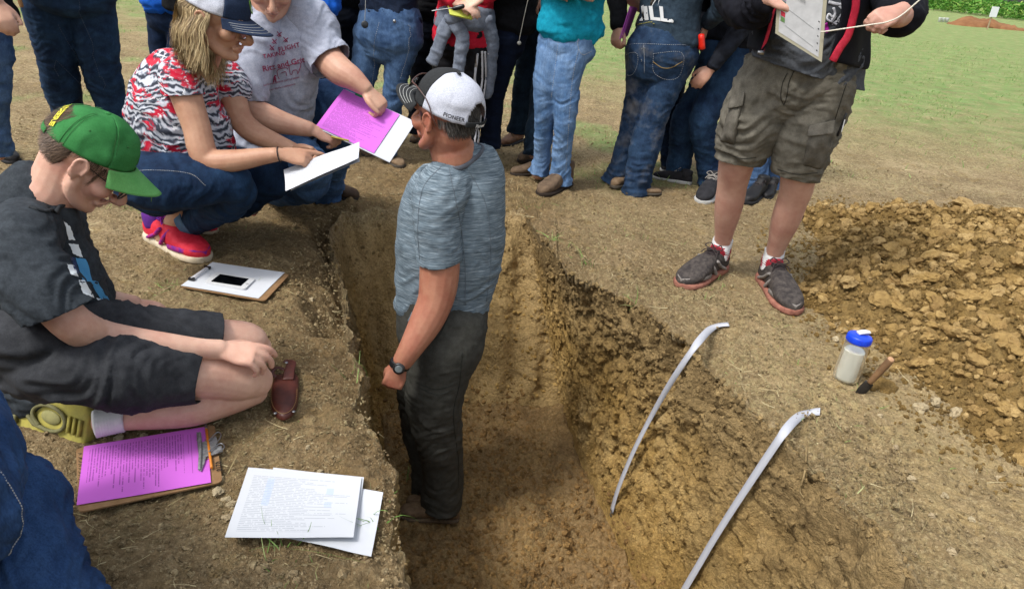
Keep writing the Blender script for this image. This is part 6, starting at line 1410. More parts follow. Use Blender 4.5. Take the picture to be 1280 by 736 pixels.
for L in ([(822, 62), (859, 61), (858, 88), (843, 95), (824, 86), (822, 62)], [(783, 56), (803, 60), (800, 84), (785, 82)], [(789, 44), (832, 50), (870, 50)]): seam_line('pocket_stitching', j, jb, [P(x, y, 4.1) for x, y in L], (0, 1, -.3), M_SEAM, .0013, dash=.012)
seam_line('pocket_stitching', j, jb, [P(822, 72, 4.1), P(833, 80, 4.1), P(845, 80, 4.1), P(860, 72, 4.1)], (0, 1, -.3), T2, .0022)
seam_line('seam', j, jb, [P(811, 50, 4.1), P(812, 86, 4.1)], (0, 1, -.3), M_SEAM, .0013)
# red object in her hand
o = thing('tape_measure', 'small red plastic case held at the hip of the woman in the slate t-shirt', 'tape measure', P(878, 54, 4.3)); q = Sh(); q.tube([P(876, 44, 4.30), P(877, 61, 4.30)], [(.020, .030)]*2, n=14, cap=.3); q.obj('case', plain('red_plastic', 'D02414', .35, spec=.5), o); q = Sh(); q.tube([P(877, 61, 4.30), P(877, 63, 4.30)], [.012]*2, n=10); q.obj('tip', GREYDK, o)
# M: behind her, holding a pink clipboard; only sleeve and hand show, one leg
t, g, bv, j, jb, X = stander('person in black jacket half hidden behind the woman in dusty flared jeans', G(838, 212),
    [(842, 60, 22, 4.75), (838, 120, 16, 4.78), (838, 170, 11, 4.82), (838, 200, 11, 4.84), (838, 208, 11, 4.84)], [(815, 60, 22, 4.85), (812, 120, 15, 4.88), (806, 170, 11, 4.9), (803, 196, 11, 4.92), (803, 202, 11, 4.92)],
    [(829, 20, 32, 4.8), (829, 40, 33, 4.8), (828, 66, 32, 4.8)], DEN_DK, P(830, 30, 4.8), -1.6, BLACKC, .98, shoes=[((840, 206), (830, 216), dict(upper=plain('dark_grey_shoe', '2A2C30'), sole=WHITE, lace=WHITE), 'sneaker')], seed=6,
    arms=[(1, P(772, -10, 4.55), P(772, 34, 4.42), P(770, 50, 4.40)-P(773, 34, 4.42), (-.7, -.7, 0), 1, 2, dict(curl=(40, 50, 40)))])
def slab(nm, q4, mat, parent, th):
    v = [np.array(q) for q in q4]; n = nrm(np.cross(v[1]-v[0], v[3]-v[0])); n = n if n@(CAMP-v[0]) > 0 else -n
    V_ = v+[q-n*th for q in v]; fs = [(0, 1, 2, 3), (7, 6, 5, 4), (0, 4, 5, 1), (1, 5, 6, 2), (2, 6, 7, 3), (3, 7, 4, 0)]
    return mesh_obj(nm, np.array(V_), fs, mat, parent, False, uv=np.array([(0, 1), (1, 1), (1, 0), (0, 0)]*2))
o = thing('clipboard', 'pink sheet on a clipboard held edge-on beside the woman in the slate t-shirt', 'clipboard', P(783, 30, 4.36)); slab('board', [P(788, 8, 4.38), P(796, 10, 4.62), P(784, 46, 4.6), P(775, 49, 4.36)], plain('pink_sheet', 'C060C0'), o, .004); slab('sheet', [P(789, 9, 4.36), P(797, 11, 4.60), P(785, 45, 4.58), P(777, 48, 4.34)], plain('pink_sheet', 'C060C0'), o, .001)
# N: black jacket, blue jeans, bending over
t, g, bv, j, jb, X = stander('person in black jacket and blue jeans leaning a hand on one thigh', G(870, 240),
    [(895, 78, 24, 4.62), (876, 118, 19, 4.60), (856, 150, 17, 4.58), (851, 190, 15.5, 4.62), (847, 218, 15, 4.64), (846, 225, 15, 4.64)], [(912, 78, 26, 4.56), (893, 118, 21, 4.50), (879, 152, 18, 4.46), (883, 192, 15, 4.50), (887, 226, 14, 4.52), (888, 236, 14, 4.52)],
    [(912, 38, 28, 4.62), (908, 60, 32, 4.6), (902, 84, 31, 4.58)], DEN_IND, P(915, 42, 4.6), -1.9, cloth('black_patterned_fleece', '0B0D12', '20242E', 14, bump=.2), 1.0, seed=7, lean=.12,
    shoes=[((864, 232), (816, 222), dict(upper=plain('black_canvas', '1C1C20', .9, '2A2A2E'), sole=plain('white_rubber', 'A8A8A6'), lace=plain('grey_lace', '8A8680')), 'sneaker'), ((892, 238), (876, 256), dict(upper=plain('black_canvas', '1C1C20'), sole=plain('white_rubber', 'A8A8A6'), lace=plain('grey_lace', '8A8680')), 'sneaker')],
    arms=[(-1, P(925, 36, 4.42), P(889, 86, 4.34), P(874, 102, 4.32)-P(889, 86, 4.34), (.2, -.7, .6), -1, 2, dict(curl=(25, 30, 20))), (1, P(880, 10, 4.75), P(878, 50, 4.7), None, None, 1, 2, {})])
# P: behind the cargo shorts
stander('person in blue jeans standing behind the man in cargo shorts', G(950, 252),
    [(950, 90, 24, 4.62), (948, 150, 17, 4.58), (946, 200, 15, 4.56), (944, 240, 15, 4.55), (943, 250, 15, 4.55)], [(972, 92, 24, 4.68), (968, 150, 15, 4.68), (966, 200, 13, 4.66), (964, 236, 12, 4.66), (963, 244, 12, 4.66)],
    [(962, 54, 32, 4.65), (961, 74, 34, 4.65), (960, 98, 32, 4.65)], DEN_MID, P(962, 60, 4.65), -1.4, NAVY, 1.0, shoes=[((953, 244), (930, 256), dict(upper=plain('black_boot_leather', '1A1A1C', .6), sole=GREYDK, lace=LACE_DK), 'boot'), ((966, 240), (955, 250), dict(upper=plain('black_boot_leather', '1A1A1C', .6), sole=GREYDK, lace=LACE_DK), 'boot')], seed=8)
# J1 navy trousers, black top; J2 dark jeans with plumb string
stander('person in black top and navy trousers beside the striped track pants', G(612, 190),
    [(632, 50, 19, 4.55), (628, 80, 16, 4.58), (619, 120, 12.5, 4.62), (613, 165, 13, 4.66), (612, 182, 13, 4.66), (612, 187, 13, 4.66)], [(612, 50, 19, 4.70), (606, 80, 16, 4.72), (596, 120, 12.5, 4.76), (588, 165, 12, 4.80), (585, 178, 12, 4.8), (585, 182, 12, 4.8)],
    [(636, 12, 26, 4.6), (634, 32, 27, 4.6), (628, 56, 28, 4.6)], denim('navy_trouser_cloth', '0C1424', '14203A', fade=.2), P(640, 24, 4.6), -1.5, BLACKC, .98, seed=9, shoes=[((616, 186), (606, 194), BOOT_M, 'boot'), ((590, 184), (578, 190), BOOT_M, 'boot')])
stander('person in faded dark jeans and brown boots behind the plumb string', G(645, 182),
    [(664, 40, 20, 4.85), (660, 80, 16, 4.85), (655, 110, 13.5, 4.85), (651, 145, 13, 4.86), (648, 160, 14.5, 4.86), (647, 168, 15, 4.86)], [(684, 40, 20, 4.80), (682, 80, 16, 4.76), (676, 120, 13.5, 4.72), (670, 160, 13, 4.66), (668, 186, 13, 4.64), (668, 194, 13, 4.64)],
    [(674, 0, 27, 4.85), (674, 20, 28, 4.85), (674, 44, 30, 4.85)], DEN_TEAL, P(674, 8, 4.85), -1.6, NAVY, 1.0, seed=10, shoes=[((652, 176), (628, 184), dict(upper=plain('russet_leather', '4E3424', .7, '62452E'), sole=GREYDK, lace=LACE_DK), 'boot'), ((676, 194), (650, 204), BOOT_M, 'boot')],
    arms=[(1, P(640, -40, 4.8), P(668, -8, 4.6), P(666, 10, 4.58)-P(668, -8, 4.6), (0, -.8, .5), 1, 1.9, dict(curl=(30, 30, 30)))], skm=SK_MID)
o = thing('plumb_string', 'white string with a small weight hanging in front of the dark jeans', 'string', P(649, 54, 4.45)); q = Sh(); q.tube([P(666, -14, 4.5), P(660, 0, 4.48), P(649, 50, 4.45)], [.0022]*3, n=6); q.obj('cord', plain('cotton_cord', 'D0CCC0'), o); q = Sh(); q.ell(P(649, 54, 4.45), .012, None, 12, 8); q.obj('weight', plain('pale_plastic', 'B8B8B0'), o)
# I: red top, tied hoodie, striped track pants
t, g, bv, j, jb, X = stander('person in red top and black track pants with white side stripes', G(585, 190),
    [(562, 60, 22, 4.45), (558, 100, 18, 4.45), (554, 140, 15, 4.46), (552, 172, 14, 4.48), (551, 184, 14, 4.48)], [(592, 60, 22, 4.40), (589, 100, 19, 4.40), (585, 140, 17, 4.38), (582, 175, 16, 4.36), (581, 194, 16, 4.36)],
    [(581, 12, 33, 4.42), (580, 30, 34, 4.42), (577, 60, 34, 4.42)], cloth('black_polyester', '0C0C0F', '15151A', 30, rough=.6), P(581, 24, 4.42), -1.5, REDC, 1.0, legname='track_pants', seed=12, hemdrop=.10,
    shoes=[((556, 186), (546, 196), BOOT_M, 'boot'), ((584, 192), (574, 206), BOOT_M, 'boot')],
    arms=[(1, P(548, -20, 4.3), P(570, 4, 4.14), P(592, 12, 4.12)-P(570, 5, 4.14), (0, -.5, .85), 1, 1.9, dict(curls=[(20, 30, 20)]*4)), (-1, P(625, -20, 4.3), P(603, -2, 4.16), P(578, 10, 4.13)-P(603, 0, 4.16), (0, -.5, .85), -1, 1.9, dict(curls=[(30, 30, 20)]*4))], skm=SK_PINK)
for k, dx in enumerate((-5, 0, 5)): 
    q = snap(jb, catmull([P(603+dx*.75, 54, 4.1), P(603+dx*.8, 90, 4.1), P(598+dx*.75, 130, 4.1), P(592+dx*.7, 186, 4.1)], 12), (0, 1, -.3), .002); o = Sh(); o.tube(q, [(.0075, .0012)]*len(q), up=(0, -1, .3), n=6, sub=1, cap=.1); o.obj('side_stripe', plain('white_stripe', 'B8B8BC'), j)
GF = cloth('grey_fleece', '5E6674', '7A8290', 30, bump=.25)
o = thing('sweatshirt', 'grey sweatshirt knotted round the waist over the red top and track pants', 'sweatshirt', P(580, 30, 4.3))
bd = Sh(); limb(bd, [(581, 12, 36, 4.42), (581, 22, 38, 4.42), (581, 32, 38, 4.42)], .86, 24, cap=.3); sv = Sh(); limb(sv, [(566, 24, 9, 4.28), (556, 38, 9, 4.26), (549, 58, 8, 4.26), (543, 72, 8, 4.27), (540, 78, 9, 4.27)], .6, 12)
s2_ = Sh(); limb(s2_, [(566, 22, 9, 4.27), (572, 34, 9, 4.24), (578, 46, 9, 4.24), (576, 66, 8.5, 4.24), (573, 86, 8, 4.25), (571, 98, 9, 4.25)], .6, 12)
bk = Sh(); limb(bk, [(606, 26, 13, 4.36), (613, 50, 10, 4.38), (612, 80, 9, 4.40), (610, 105, 8, 4.42), (608, 120, 6, 4.42)], .8, 12); kn = Sh(); kn.ell(P(567, 23, 4.25), (.05, .035, .04), None)
garment('cloth_wrap', o, [(bd, []), (sv, []), (s2_, []), (bk, []), (kn, [])], GF, .0075, 2, [(P(545, 22, 4.4), P(615, 26, 4.4), 1, 1), (P(560, 30, 4.27), P(541, 76, 4.27), 1, 1), (P(578, 40, 4.24), P(572, 96, 4.25), 1, 1), (P(610, 30, 4.38), P(608, 118, 4.42), 1, 1)], .006, 16, 88, thick=0)
o = thing('notepad', 'yellow-green notepad held at the waist of the person with the tied sweatshirt', 'notepad', P(575, 12, 4.14)); slab('cover', [P(556, -8, 4.22), P(594, -6, 4.20), P(590, 24, 4.12), P(562, 18, 4.12)], plain('lime_paper', 'A8B440', .7, 'B8BE5A', 20), o, .01)
o = thing('screwdriver', 'screwdriver with a black handle held across the yellow-green notepad', 'screwdriver', P(560, 12, 4.06)); q = Sh(); q.tube([P(540, 14, 4.06), P(568, 10, 4.07)], [.003]*2, n=8); q.obj('shaft', STEEL, o); q = Sh(); q.tube([P(567, 11, 4.06), P(572, 10, 4.06), P(579, 8, 4.06)], [.010, .013, .012], n=10); q.obj('handle', plain('black_plastic', '101014', .3, spec=.5), o)
# G: navy top, blue jeans, pendant
t, g, bv, j, jb, X = stander('person in navy top and blue jeans with a round pendant', G(487, 205),
    [(464, 40, 22, 4.45), (457, 80, 18, 4.45), (452, 120, 14, 4.46), (450, 160, 12, 4.48), (449, 178, 12.5, 4.48), (449, 184, 12.5, 4.48)], [(508, 42, 22, 4.42), (499, 80, 18, 4.40), (492, 120, 13.5, 4.40), (487, 160, 12, 4.42), (484, 184, 12.5, 4.42), (483, 194, 13, 4.42)],
    [(488, 8, 39, 4.43), (488, 26, 41, 4.43), (487, 50, 42, 4.43), (486, 62, 34, 4.43)], DEN_MID, P(488, 18, 4.43), -1.5, NAVY, 1.04, seed=13, shoes=[((480, 196), (502, 211), MOC, 'moc'), ((452, 186), (462, 198), MOC, 'moc')])
for L in ([(470, 24), (462, 60), (452, 120), (449, 170)], [(528, 26), (524, 60), (508, 110)]): seam_line('seam', j, jb, [P(x, y, 4.2) for x, y in L], (0, 1, -.3), M_SEAM, .0012, dash=.012)
q = Sh(); q.ell(P(493, 27, 4.27), (.010, .006, .010), None, 10, 8); q.obj('button', STEEL, j)
o = thing('pendant', 'round dark pendant hanging on a cord against the navy top and blue jeans', 'pendant', P(456, 31, 4.24)); q = Sh(); q.tube([P(458, -60, 4.3), P(457, 0, 4.25), P(456, 26, 4.24)], [.002]*3, n=6); q.obj('cord', plain('grey_cord', '8A8A86'), o); q = Sh(); q.tube([P(456, 31, 4.245), P(456, 31, 4.235)], [.020]*2, n=18, up=(1, 0, 0), cap=.2); q.obj('disc', plain('dark_disc', '22262A', .3, spec=.5), o)
# H, F1, F2: dark figures behind
stander('person in black clothes mostly hidden left of the tied grey sweatshirt', G(525, 180),
    [(530, 40, 16, 4.80), (527, 80, 14, 4.80), (524, 120, 12, 4.82), (522, 160, 12, 4.82), (522, 168, 12, 4.82)], [(548, 40, 16, 4.9), (546, 80, 14, 4.9), (545, 120, 12, 4.9), (544, 150, 12, 4.9), (544, 158, 12, 4.9)],
    [(538, 0, 25, 4.84), (538, 18, 26, 4.84), (538, 42, 27, 4.84)], DEN_BK, P(538, 8, 4.84), -1.5, BLACKC, .98, seed=14, shoes=[((524, 172), (516, 180), BOOT_M, 'boot')])
stander('person in medium blue jeans standing behind the man in the grey t-shirt', G(395, 190),
    [(398, 30, 22, 4.30), (397, 70, 18, 4.30), (396, 110, 14, 4.32), (396, 150, 13, 4.34), (396, 172, 13, 4.34), (396, 180, 13, 4.34)], [(370, 30, 22, 4.36), (368, 70, 18, 4.36), (370, 110, 14, 4.38), (372, 150, 13, 4.38), (373, 168, 13, 4.38), (373, 176, 13, 4.38)],
    [(385, -10, 34, 4.34), (385, 8, 35, 4.34), (384, 32, 36, 4.34)], DEN_IND, P(385, 0, 4.34), -1.4, BLUEC, 1.0, seed=15, shoes=[((397, 184), (405, 198), BOOT_M, 'boot')])
stander('person in black jeans standing left of the one with the round pendant', G(430, 185),
    [(438, 20, 17, 4.75), (436, 70, 15, 4.74), (434, 110, 12, 4.74), (433, 150, 11, 4.74), (433, 170, 11, 4.74)], [(420, 20, 17, 4.7), (420, 70, 15, 4.7), (420, 110, 12, 4.7), (421, 150, 11, 4.7), (421, 166, 11, 4.7)],
    [(430, -16, 26, 4.73), (430, 2, 27, 4.73), (430, 24, 28, 4.73)], DEN_BK, P(430, -8, 4.73), -1.5, BLACKC, .98, seed=16, shoes=[((434, 172), (440, 182), BOOT_M, 'boot')])
# C: behind the blond woman: royal blue and black
t, g, bv, j, jb, X = stander('person in royal blue and black top behind the blond woman', G(215, 165),
    [(202, 24, 17, 4.6), (202, 60, 15, 4.6), (204, 100, 12, 4.62), (207, 135, 12, 4.64), (208, 145, 12, 4.64)], [(225, 24, 17, 4.55), (224, 60, 15, 4.55), (225, 100, 12, 4.56), (227, 138, 12, 4.58), (228, 148, 12, 4.58)],
    [(212, -12, 27, 4.58), (212, 6, 28, 4.58), (212, 28, 28, 4.58)], DEN_DK, P(212, -2, 4.58), -1.4, BLUEC, 1.0, seed=17, shoes=[((208, 148), (216, 160), BOOT_M, 'boot')])
q = Sh(); limb(q, [(226, -40, 24, 4.5), (228, -8, 24, 4.48), (228, 12, 23, 4.48)], .8, 16, cap=.2); me = remesh(q, .01, 2); setv(me, mv(me)+mn(me)*(fbm(mv(me)*12, 2)*.006)[:, None]); finish('vest_panel', me, BLACKC, g)
# B: dark jeans, far left
t, g, bv, j, jb, X = stander('person in deep blue jeans standing behind the boy in the green cap', G(150, 190),
    [(58, 0, 33, 3.85), (69, 57, 26, 3.90), (76, 100, 22.5, 3.95), (86, 145, 18, 4.02), (96, 180, 18, 4.06), (99, 192, 18, 4.06)], [(112, 0, 30, 3.90), (121, 57, 26, 3.94), (129, 97, 22.5, 3.98), (139, 130, 19.5, 4.02), (150, 165, 18, 4.06), (154, 180, 18, 4.06)],
    [(80, -62, 52, 3.86), (82, -40, 54, 3.86), (85, -10, 57, 3.86)], DEN_IND, P(81, -52, 3.86), -1.3, SLATE, 1.08, seed=18, shoes=[((104, 196), (118, 212), BOOT_M, 'boot'), ((158, 184), (172, 200), BOOT_M, 'boot')])
for L in ([(98, 10), (103, 60), (110, 110), (122, 150)], [(40, 20), (50, 70), (62, 130)]): seam_line('seam', j, jb, [P(x, y, 3.6) for x, y in L], (0, 1, -.3), plain('dull_thread', '4A5568'), .0012, dash=.012)
# A: left edge, hand with a brown stick
t, g, bv, j, jb, X = stander('person at the left picture edge, one hand and one jeans leg showing', G(5, 205),
    [(-12, 70, 24, 3.45), (-8, 110, 20, 3.45), (-7, 150, 16, 3.47), (-3, 185, 14, 3.48), (-2, 195, 14, 3.48)], [(-55, 70, 24, 3.5), (-48, 120, 20, 3.5), (-44, 160, 16, 3.5), (-40, 190, 14, 3.5)],
    [(-35, 0, 42, 3.46), (-34, 30, 44, 3.46), (-32, 66, 46, 3.46)], DEN_MID, P(-36, 14, 3.46), -.9, BLACKC, 1.02, seed=19, shoes=[((-2, 192), (20, 206), dict(upper=plain('black_boot_leather', '1A1A1C'), sole=GREYDK, lace=LACE_DK), 'boot'), ((-44, 196), (-30, 210), BOOT_M, 'boot')],
    arms=[(1, P(-30, -50, 3.3), P(-4, 4, 3.15), P(12, 30, 3.12)-P(-2, 0, 3.15), (.5, -.7, .4), 1, .8, dict(curl=(30, 40, 30)))])
o = thing('wooden_stick', 'short brown stick at the top left beside the hand at the picture edge', 'stick', P(24, 8, 3.1)); q = Sh(); q.tube([P(18, -18, 3.1), P(27, 8, 3.1)], [.010, .008], n=8); q.obj('stick', plain('brown_wood', '6A4A30', .8, '86643E', 30), o)
# Q: crouching next to the camera at the lower left, knee in the picture
t = thing('person', 'person in bright blue jeans crouching at the lower left corner', 'person', G(60, 735))
Lq = [(-190, 660, 105, .78), (-90, 664, 92, .95), (-20, 632, 72, 1.08), (20, 630, 58, 1.10)]; Lq2 = [(18, 630, 58, 1.10), (30, 700, 62, 1.02), (56, 790, 66, .96), (70, 900, 56, .94)]
j = Sh(); limb(j, Lq, .95, 24); j2 = Sh(); limb(j2, Lq2, .95, 24)
hp = P(-210, 640, .76); k2 = hp+A_(.5, .42, .02); j.tube([hp+A_(-.1, -.12, 0), hp+A_(.1, .02, 0), hp+A_(-.20, .40, -.02)], [.15, .14, .09], n=18)
g, bv = garment('jeans', t, [(j, []), (j2, [])], denim('bright_blue_denim', '152A4C', '3E5E8C', fade=.6), .006, 3, [(P(-190, 640, .78), P(34, 612, 1.10), .4, 1.1), (P(32, 610, 1.10), P(82, 900, .94), 1.3, .8)], .012, 24, 93, wear_shade=[(P(5, 560, 1.0), .12, .8), (P(50, 660, .95), .07, .5)], s2=.14)
seam_line('seam', g, bv, [P(-20, 560, .8), P(40, 590, .8), P(66, 640, .8), P(92, 710, .8), (P(104, 760, .8))], (-.25, 1, -.5), M_SEAM, .0011, dash=.005)
sk = Sh(); gs = Sh(); hc, F, sho, f, R3 = rest_up(sk, gs, hp+A_(-.05, -.08, .02), .9, .98); arm3(sk, gs, sho[0], hp+A_(-.05, -.25, .25), hp+A_(.05, -.3, .15), .98); arm3(sk, gs, sho[1], hp+A_(-.35, .1, .25), hp+A_(-.3, .2, .1), .98)
b = body(t, sk, SK_MID, .012, (hc, F, .98)); eyes(b, hc, F, .98); hairdo(t, hc, F, .98); garment('shirt', t, [(gs, [])], SLATE, .012, 3, thick=0)
fp = P(82, 900, .94); shoe(t, A_(fp[0]-.10, fp[1]-.26, 0), A_(fp[0]-.06, fp[1]+.03, 0), BOOT_M, kind='boot')
# ------------------------------------------------------------------ papers, clipboards, tapes, tools
def print_mat(name, base, ink, lines=34, cols=1, side='none', strength=.75, lo=.08, hi=.92, blocks=()):
    """typed lines along u, stacked in v"""
    t = NT(name); uv = t.n('TexCoord').outputs['UV']; sp = t.n('SeparateXYZ'); t.l(uv, sp.inputs[0]); u, v = sp.outputs[0], sp.outputs[1]
    vl = t.math('MULTIPLY', v, float(lines)); row = t.math('FLOOR', vl); inrow = t.math('LESS_THAN', t.math('FRACT', vl), .42)
    c = t.n('CombineXYZ'); t.l(t.math('MULTIPLY', u, 46.0), c.inputs[0]); t.l(t.math('MULTIPLY', row, 7.31), c.inputs[1])
    wn = t.n('TexNoise'); wn.inputs['Scale'].default_value = 1.0; wn.inputs['Detail'].default_value = 2; t.l(c.outputs[0], wn.inputs['Vector'])
    word = t.math('GREATER_THAN', wn.outputs['Fac'], .43)
    c2 = t.n('CombineXYZ'); t.l(t.math('MULTIPLY', row, 3.7), c2.inputs[0]); w2 = t.n('TexWhiteNoise'); t.l(c2.outputs[0], w2.inputs['Vector'])
    ln = t.math('LESS_THAN', u, t.math('ADD', t.math('MULTIPLY', w2.outputs['Value'], .45), .48))
    f = t.math('MULTIPLY', t.math('MULTIPLY', inrow, word), ln)
    for val, op, lim in ((u, 'GREATER_THAN', .07), (u, 'LESS_THAN', .93), (v, 'GREATER_THAN', lo), (v, 'LESS_THAN', hi)): f = t.math('MULTIPLY', f, t.math(op, val, lim))
    a = t.mix(t.math('MULTIPLY', f, strength), base, ink)
    for (u0, u1, v0, v1, cc, st) in blocks:
        b = None
        for val, op, lim in ((u, 'GREATER_THAN', u0), (u, 'LESS_THAN', u1), (v, 'GREATER_THAN', v0), (v, 'LESS_THAN', v1)):
            x = t.math(op, val, lim); b = x if b is None else t.math('MULTIPLY', b, x)
        a = t.mix(t.math('MULTIPLY', b, st), a, cc)
    t.col(a); return t.fin(.65, .25)
def sheet(name, q4, mat, parent, lift=0, sag=.003, n=14, th=.0006, seed=1, rot=0):
    """a slightly wavy sheet over four corner points, order TL TR BR BL; rot turns the print"""
    a, b, c, d = [np.array(q, float) for q in q4]; v = []; uv = []; nn = nrm(np.cross(b-a, d-a)); nn = nn if nn[2] > 0 else -nn
    for i in range(n+1):
        for j in range(n+1):
            x, y = j/n, i/n; p = (a*(1-x)+b*x)*(1-y)+(d*(1-x)+c*x)*y; w_ = sag*(vn(np.array([[x*2.2+seed, y*2.2, seed]]), seed)[0]+.4*(abs(x-.5)*2)**3*math.sin(y*5+seed)); v.append(p+nn*(lift+w_)); U_ = [(x, 1-y), (1-y, 1-x), (1-x, y), (y, x)][rot]; uv.append(U_)
    fs = [(i*(n+1)+j, i*(n+1)+j+1, (i+1)*(n+1)+j+1, (i+1)*(n+1)+j) for i in range(n) for j in range(n)]
    return mesh_obj(name, v, fs, mat, parent, uv=np.array(uv))
def rslab(name, q4, mat, parent, th=.004, r=.06, lift=0):
    """board with rounded corners"""
    a, b, c, d = [np.array(q, float) for q in q4]; nn = nrm(np.cross(b-a, d-a)); nn = nn if nn[2] > 0 else -nn; pts = []
    for (cx, cy, a0) in ((r, r, 180), (1-r, r, 270), (1-r, 1-r, 0), (r, 1-r, 90)):
        for k in range(6):
            t_ = math.radians(a0+k*18); x, y = cx+r*math.cos(t_), cy+r*math.sin(t_)*1.0; pts.append((a*(1-x)+b*x)*(1-y)+(d*(1-x)+c*x)*y)
    pts = np.array(pts)+nn*lift; m = len(pts); V_ = np.vstack([pts, pts-nn*th]); fs = [tuple(range(m)), tuple(range(2*m-1, m-1, -1))]+[(i, m+i, m+(i+1) % m, (i+1) % m) for i in range(m)]
    return mesh_obj(name, V_, fs, mat, parent, False)
PINK = print_mat('pink_printed_paper', 'BE62C6', '5A2A6A', 44, lo=.05, hi=.80, strength=.6, blocks=((.10, .45, .835, .84, '5A2A6A', .6), (.1, .8, .86, .865, '5A2A6A', .6)))
FORM = print_mat('white_printed_form', 'BEC2C8', '5A6678', 40, lo=.08, hi=.9, strength=.36, blocks=((.20, .26, .45, .86, '9AB0E0', .4), (.72, .78, .66, .76, '9AB0E0', .5), (.72, .78, .46, .54, '9AB0E0', .4)))
LETTER = print_mat('white_letter', 'BEC2C8', '50545C', 34, lo=.1, hi=.92, strength=.5); BLANK = plain('blank_white_paper', 'BEC2C8', .7, 'C2C6CC')
HARDB = plain('brown_hardboard', '7E6040', .7, '8E7050', 40, bump=.15, bs=300)
NICK = plain('scratched_nickel', '8C8E90', .45, '5E6062', 90, metal=.25, spec=.6, detail=6)
z = .014
# front left clipboard with pink sheet
o = thing('clipboard', 'brown clipboard with pink printed sheet and large metal clip on the ground', 'clipboard', G(186, 585))
C = [(95, 560), (268, 530), (278, 602), (98, 640)]; Q = [G(x, y, z) for x, y in C]; rslab('board', Q, HARDB, o, .004, .05)
Q2 = [G(x, y, z+.001) for x, y in [(105, 558), (258, 533), (264, 604), (96, 632)]]
sheet('pink_sheet', [Q2[0], Q2[1], Q2[2], Q2[3]], PINK, o, .002, .0015, rot=3, seed=4)
bx = nrm(Q[1]-Q[0]); by = nrm(Q[1]-Q[2]); K = lambda x, y, zz: G(x, y, z)+A_(0, 0, zz)
sh = Sh(); 
pl = [(246, 543), (252, 546), (253, 556), (262, 553), (270, 548), (273, 556), (268, 562), (277, 560), (279, 567), (266, 572), (258, 574), (256, 582), (252, 592), (248, 590), (249, 575), (247, 556)]
top = [K(x, y, .010) for x, y in pl]; v = np.array(top+[q-A_(0, 0, .003) for q in top]); m = len(top); mesh_obj('clip_plate', v, [tuple(range(m-1, -1, -1)), tuple(range(m, 2*m))]+[(i, (i+1) % m, m+(i+1) % m, m+i) for i in range(m)], NICK, o, False)
sh = Sh(); sh.tube([K(250, 545, .011), K(251, 567, .014), K(250, 590, .011)], [.004]*3, n=8); sh.obj('clip_spring', NICK, o)
for L in ([(262, 556), (272, 546), (277, 550), (270, 562)], [(262, 570), (276, 560), (281, 565), (272, 572)]): sh = Sh(); sh.tube([K(x, y, .016) for x, y in L], [.0018]*4, n=6); sh.obj('clip_loop', STEEL, o)
pc = thing('pencil', 'orange pencil tucked under the metal clip of the pink clipboard', 'pencil', K(262, 560, .01)); sh = Sh(); sh.tube([K(258, 538, .009), K(265, 588, .009)], [.0036]*2, n=6, sub=1, cap=.1); sh.obj('barrel', plain('orange_paint', 'C87820', .4), pc); sh = Sh(); sh.tube([K(257.4, 534, .009), K(258.2, 539, .009)], [.0038]*2, n=8, sub=1, cap=.3); sh.obj('ferrule', STEEL, pc)
v, f_ = text_mesh('0210', .020, .0004); mesh_obj('lettering', G(270, 583, z+.0012)+np.outer(v[:, 0], -by)+np.outer(v[:, 1], bx), f_, plain('marker_ink', '1E1A18'), o, False)
for k in range(13):
    y = 566+k*4.6; sh = Sh(); q = [G(97.5+.25*k*.2+dx, y+dy, z+.001) for dx, dy in ((0, 0), (5, .6+(k % 3)), (1, 2.2), (5.5, 3))][:3+(k % 2)]; sh.tube(q, [.0007]*len(q), n=4, sub=1, cap=0); sh.obj('pen_stroke', plain('marker_ink', '1E1A18'), o)
# loose white sheets
for k, (C, lab, mt, lf) in enumerate((([(372, 597), (479, 617), (464, 696), (352, 672)], 'white sheet sticking out at the right under the printed form on the ground', BLANK, .003), ([(342, 589), (455, 601), (444, 676), (330, 668)], 'white sheet just under the printed form, its top edge showing', BLANK, .011), ([(311, 591), (452, 603), (442, 680), (282, 680)], 'white printed form with pale blue boxes on top of the loose papers', FORM, .020))):
    q = [G(x, y, .012) for x, y in C]; o = sheet('paper_sheet', q, mt, None, lf, .0022, seed=k+2); tag(o, lab, 'paper', 'loose white papers by the pit')
# clipboard with phone
o = thing('clipboard', 'clipboard with blank white paper and a phone on it, beside the red running shoes', 'clipboard', G(293, 352))
Q = [G(x, y, z) for x, y in [(265, 328), (362, 343), (331, 376), (225, 358)]]; rslab('board', Q, HARDB, o, .004, .05); sheet('paper', [G(x, y, z+.002) for x, y in [(265.5, 328), (356, 341), (323, 373), (226, 357)]], BLANK, o, .001, .0008)
sh = Sh(); sh.tube([G(240, 348, z+.012), G(259, 335, z+.012)], [(.007, .003)]*2, n=8); sh.obj('clip', plain('white_enamel', 'C8C8CC', .4), o)
for x, y in ((239.5, 348.5), (259.5, 334.5)): sh = Sh(); sh.box(G(x, y, z+.010), (.022, .012, .010), frame(G(259, 335)-G(240, 348))); sh.obj('clip_end', plain('black_plastic', '101014'), o, False)
o = thing('phone', 'white phone with dark screen lying on the blank white paper', 'phone', G(288, 350)); rslab('case', [G(x, y, z+.011) for x, y in [(270, 340), (319.5, 348), (306, 361), (255, 352)]], plain('white_phone', 'C6C8CA', .35, spec=.5), o, .007, .10)
rslab('screen', [G(x, y, z+.012) for x, y in [(275, 342.5), (311, 348.3), (301, 357.3), (263.5, 351.5)]], plain('black_glass', '050608', .12, spec=.8), o, .0006, .01)
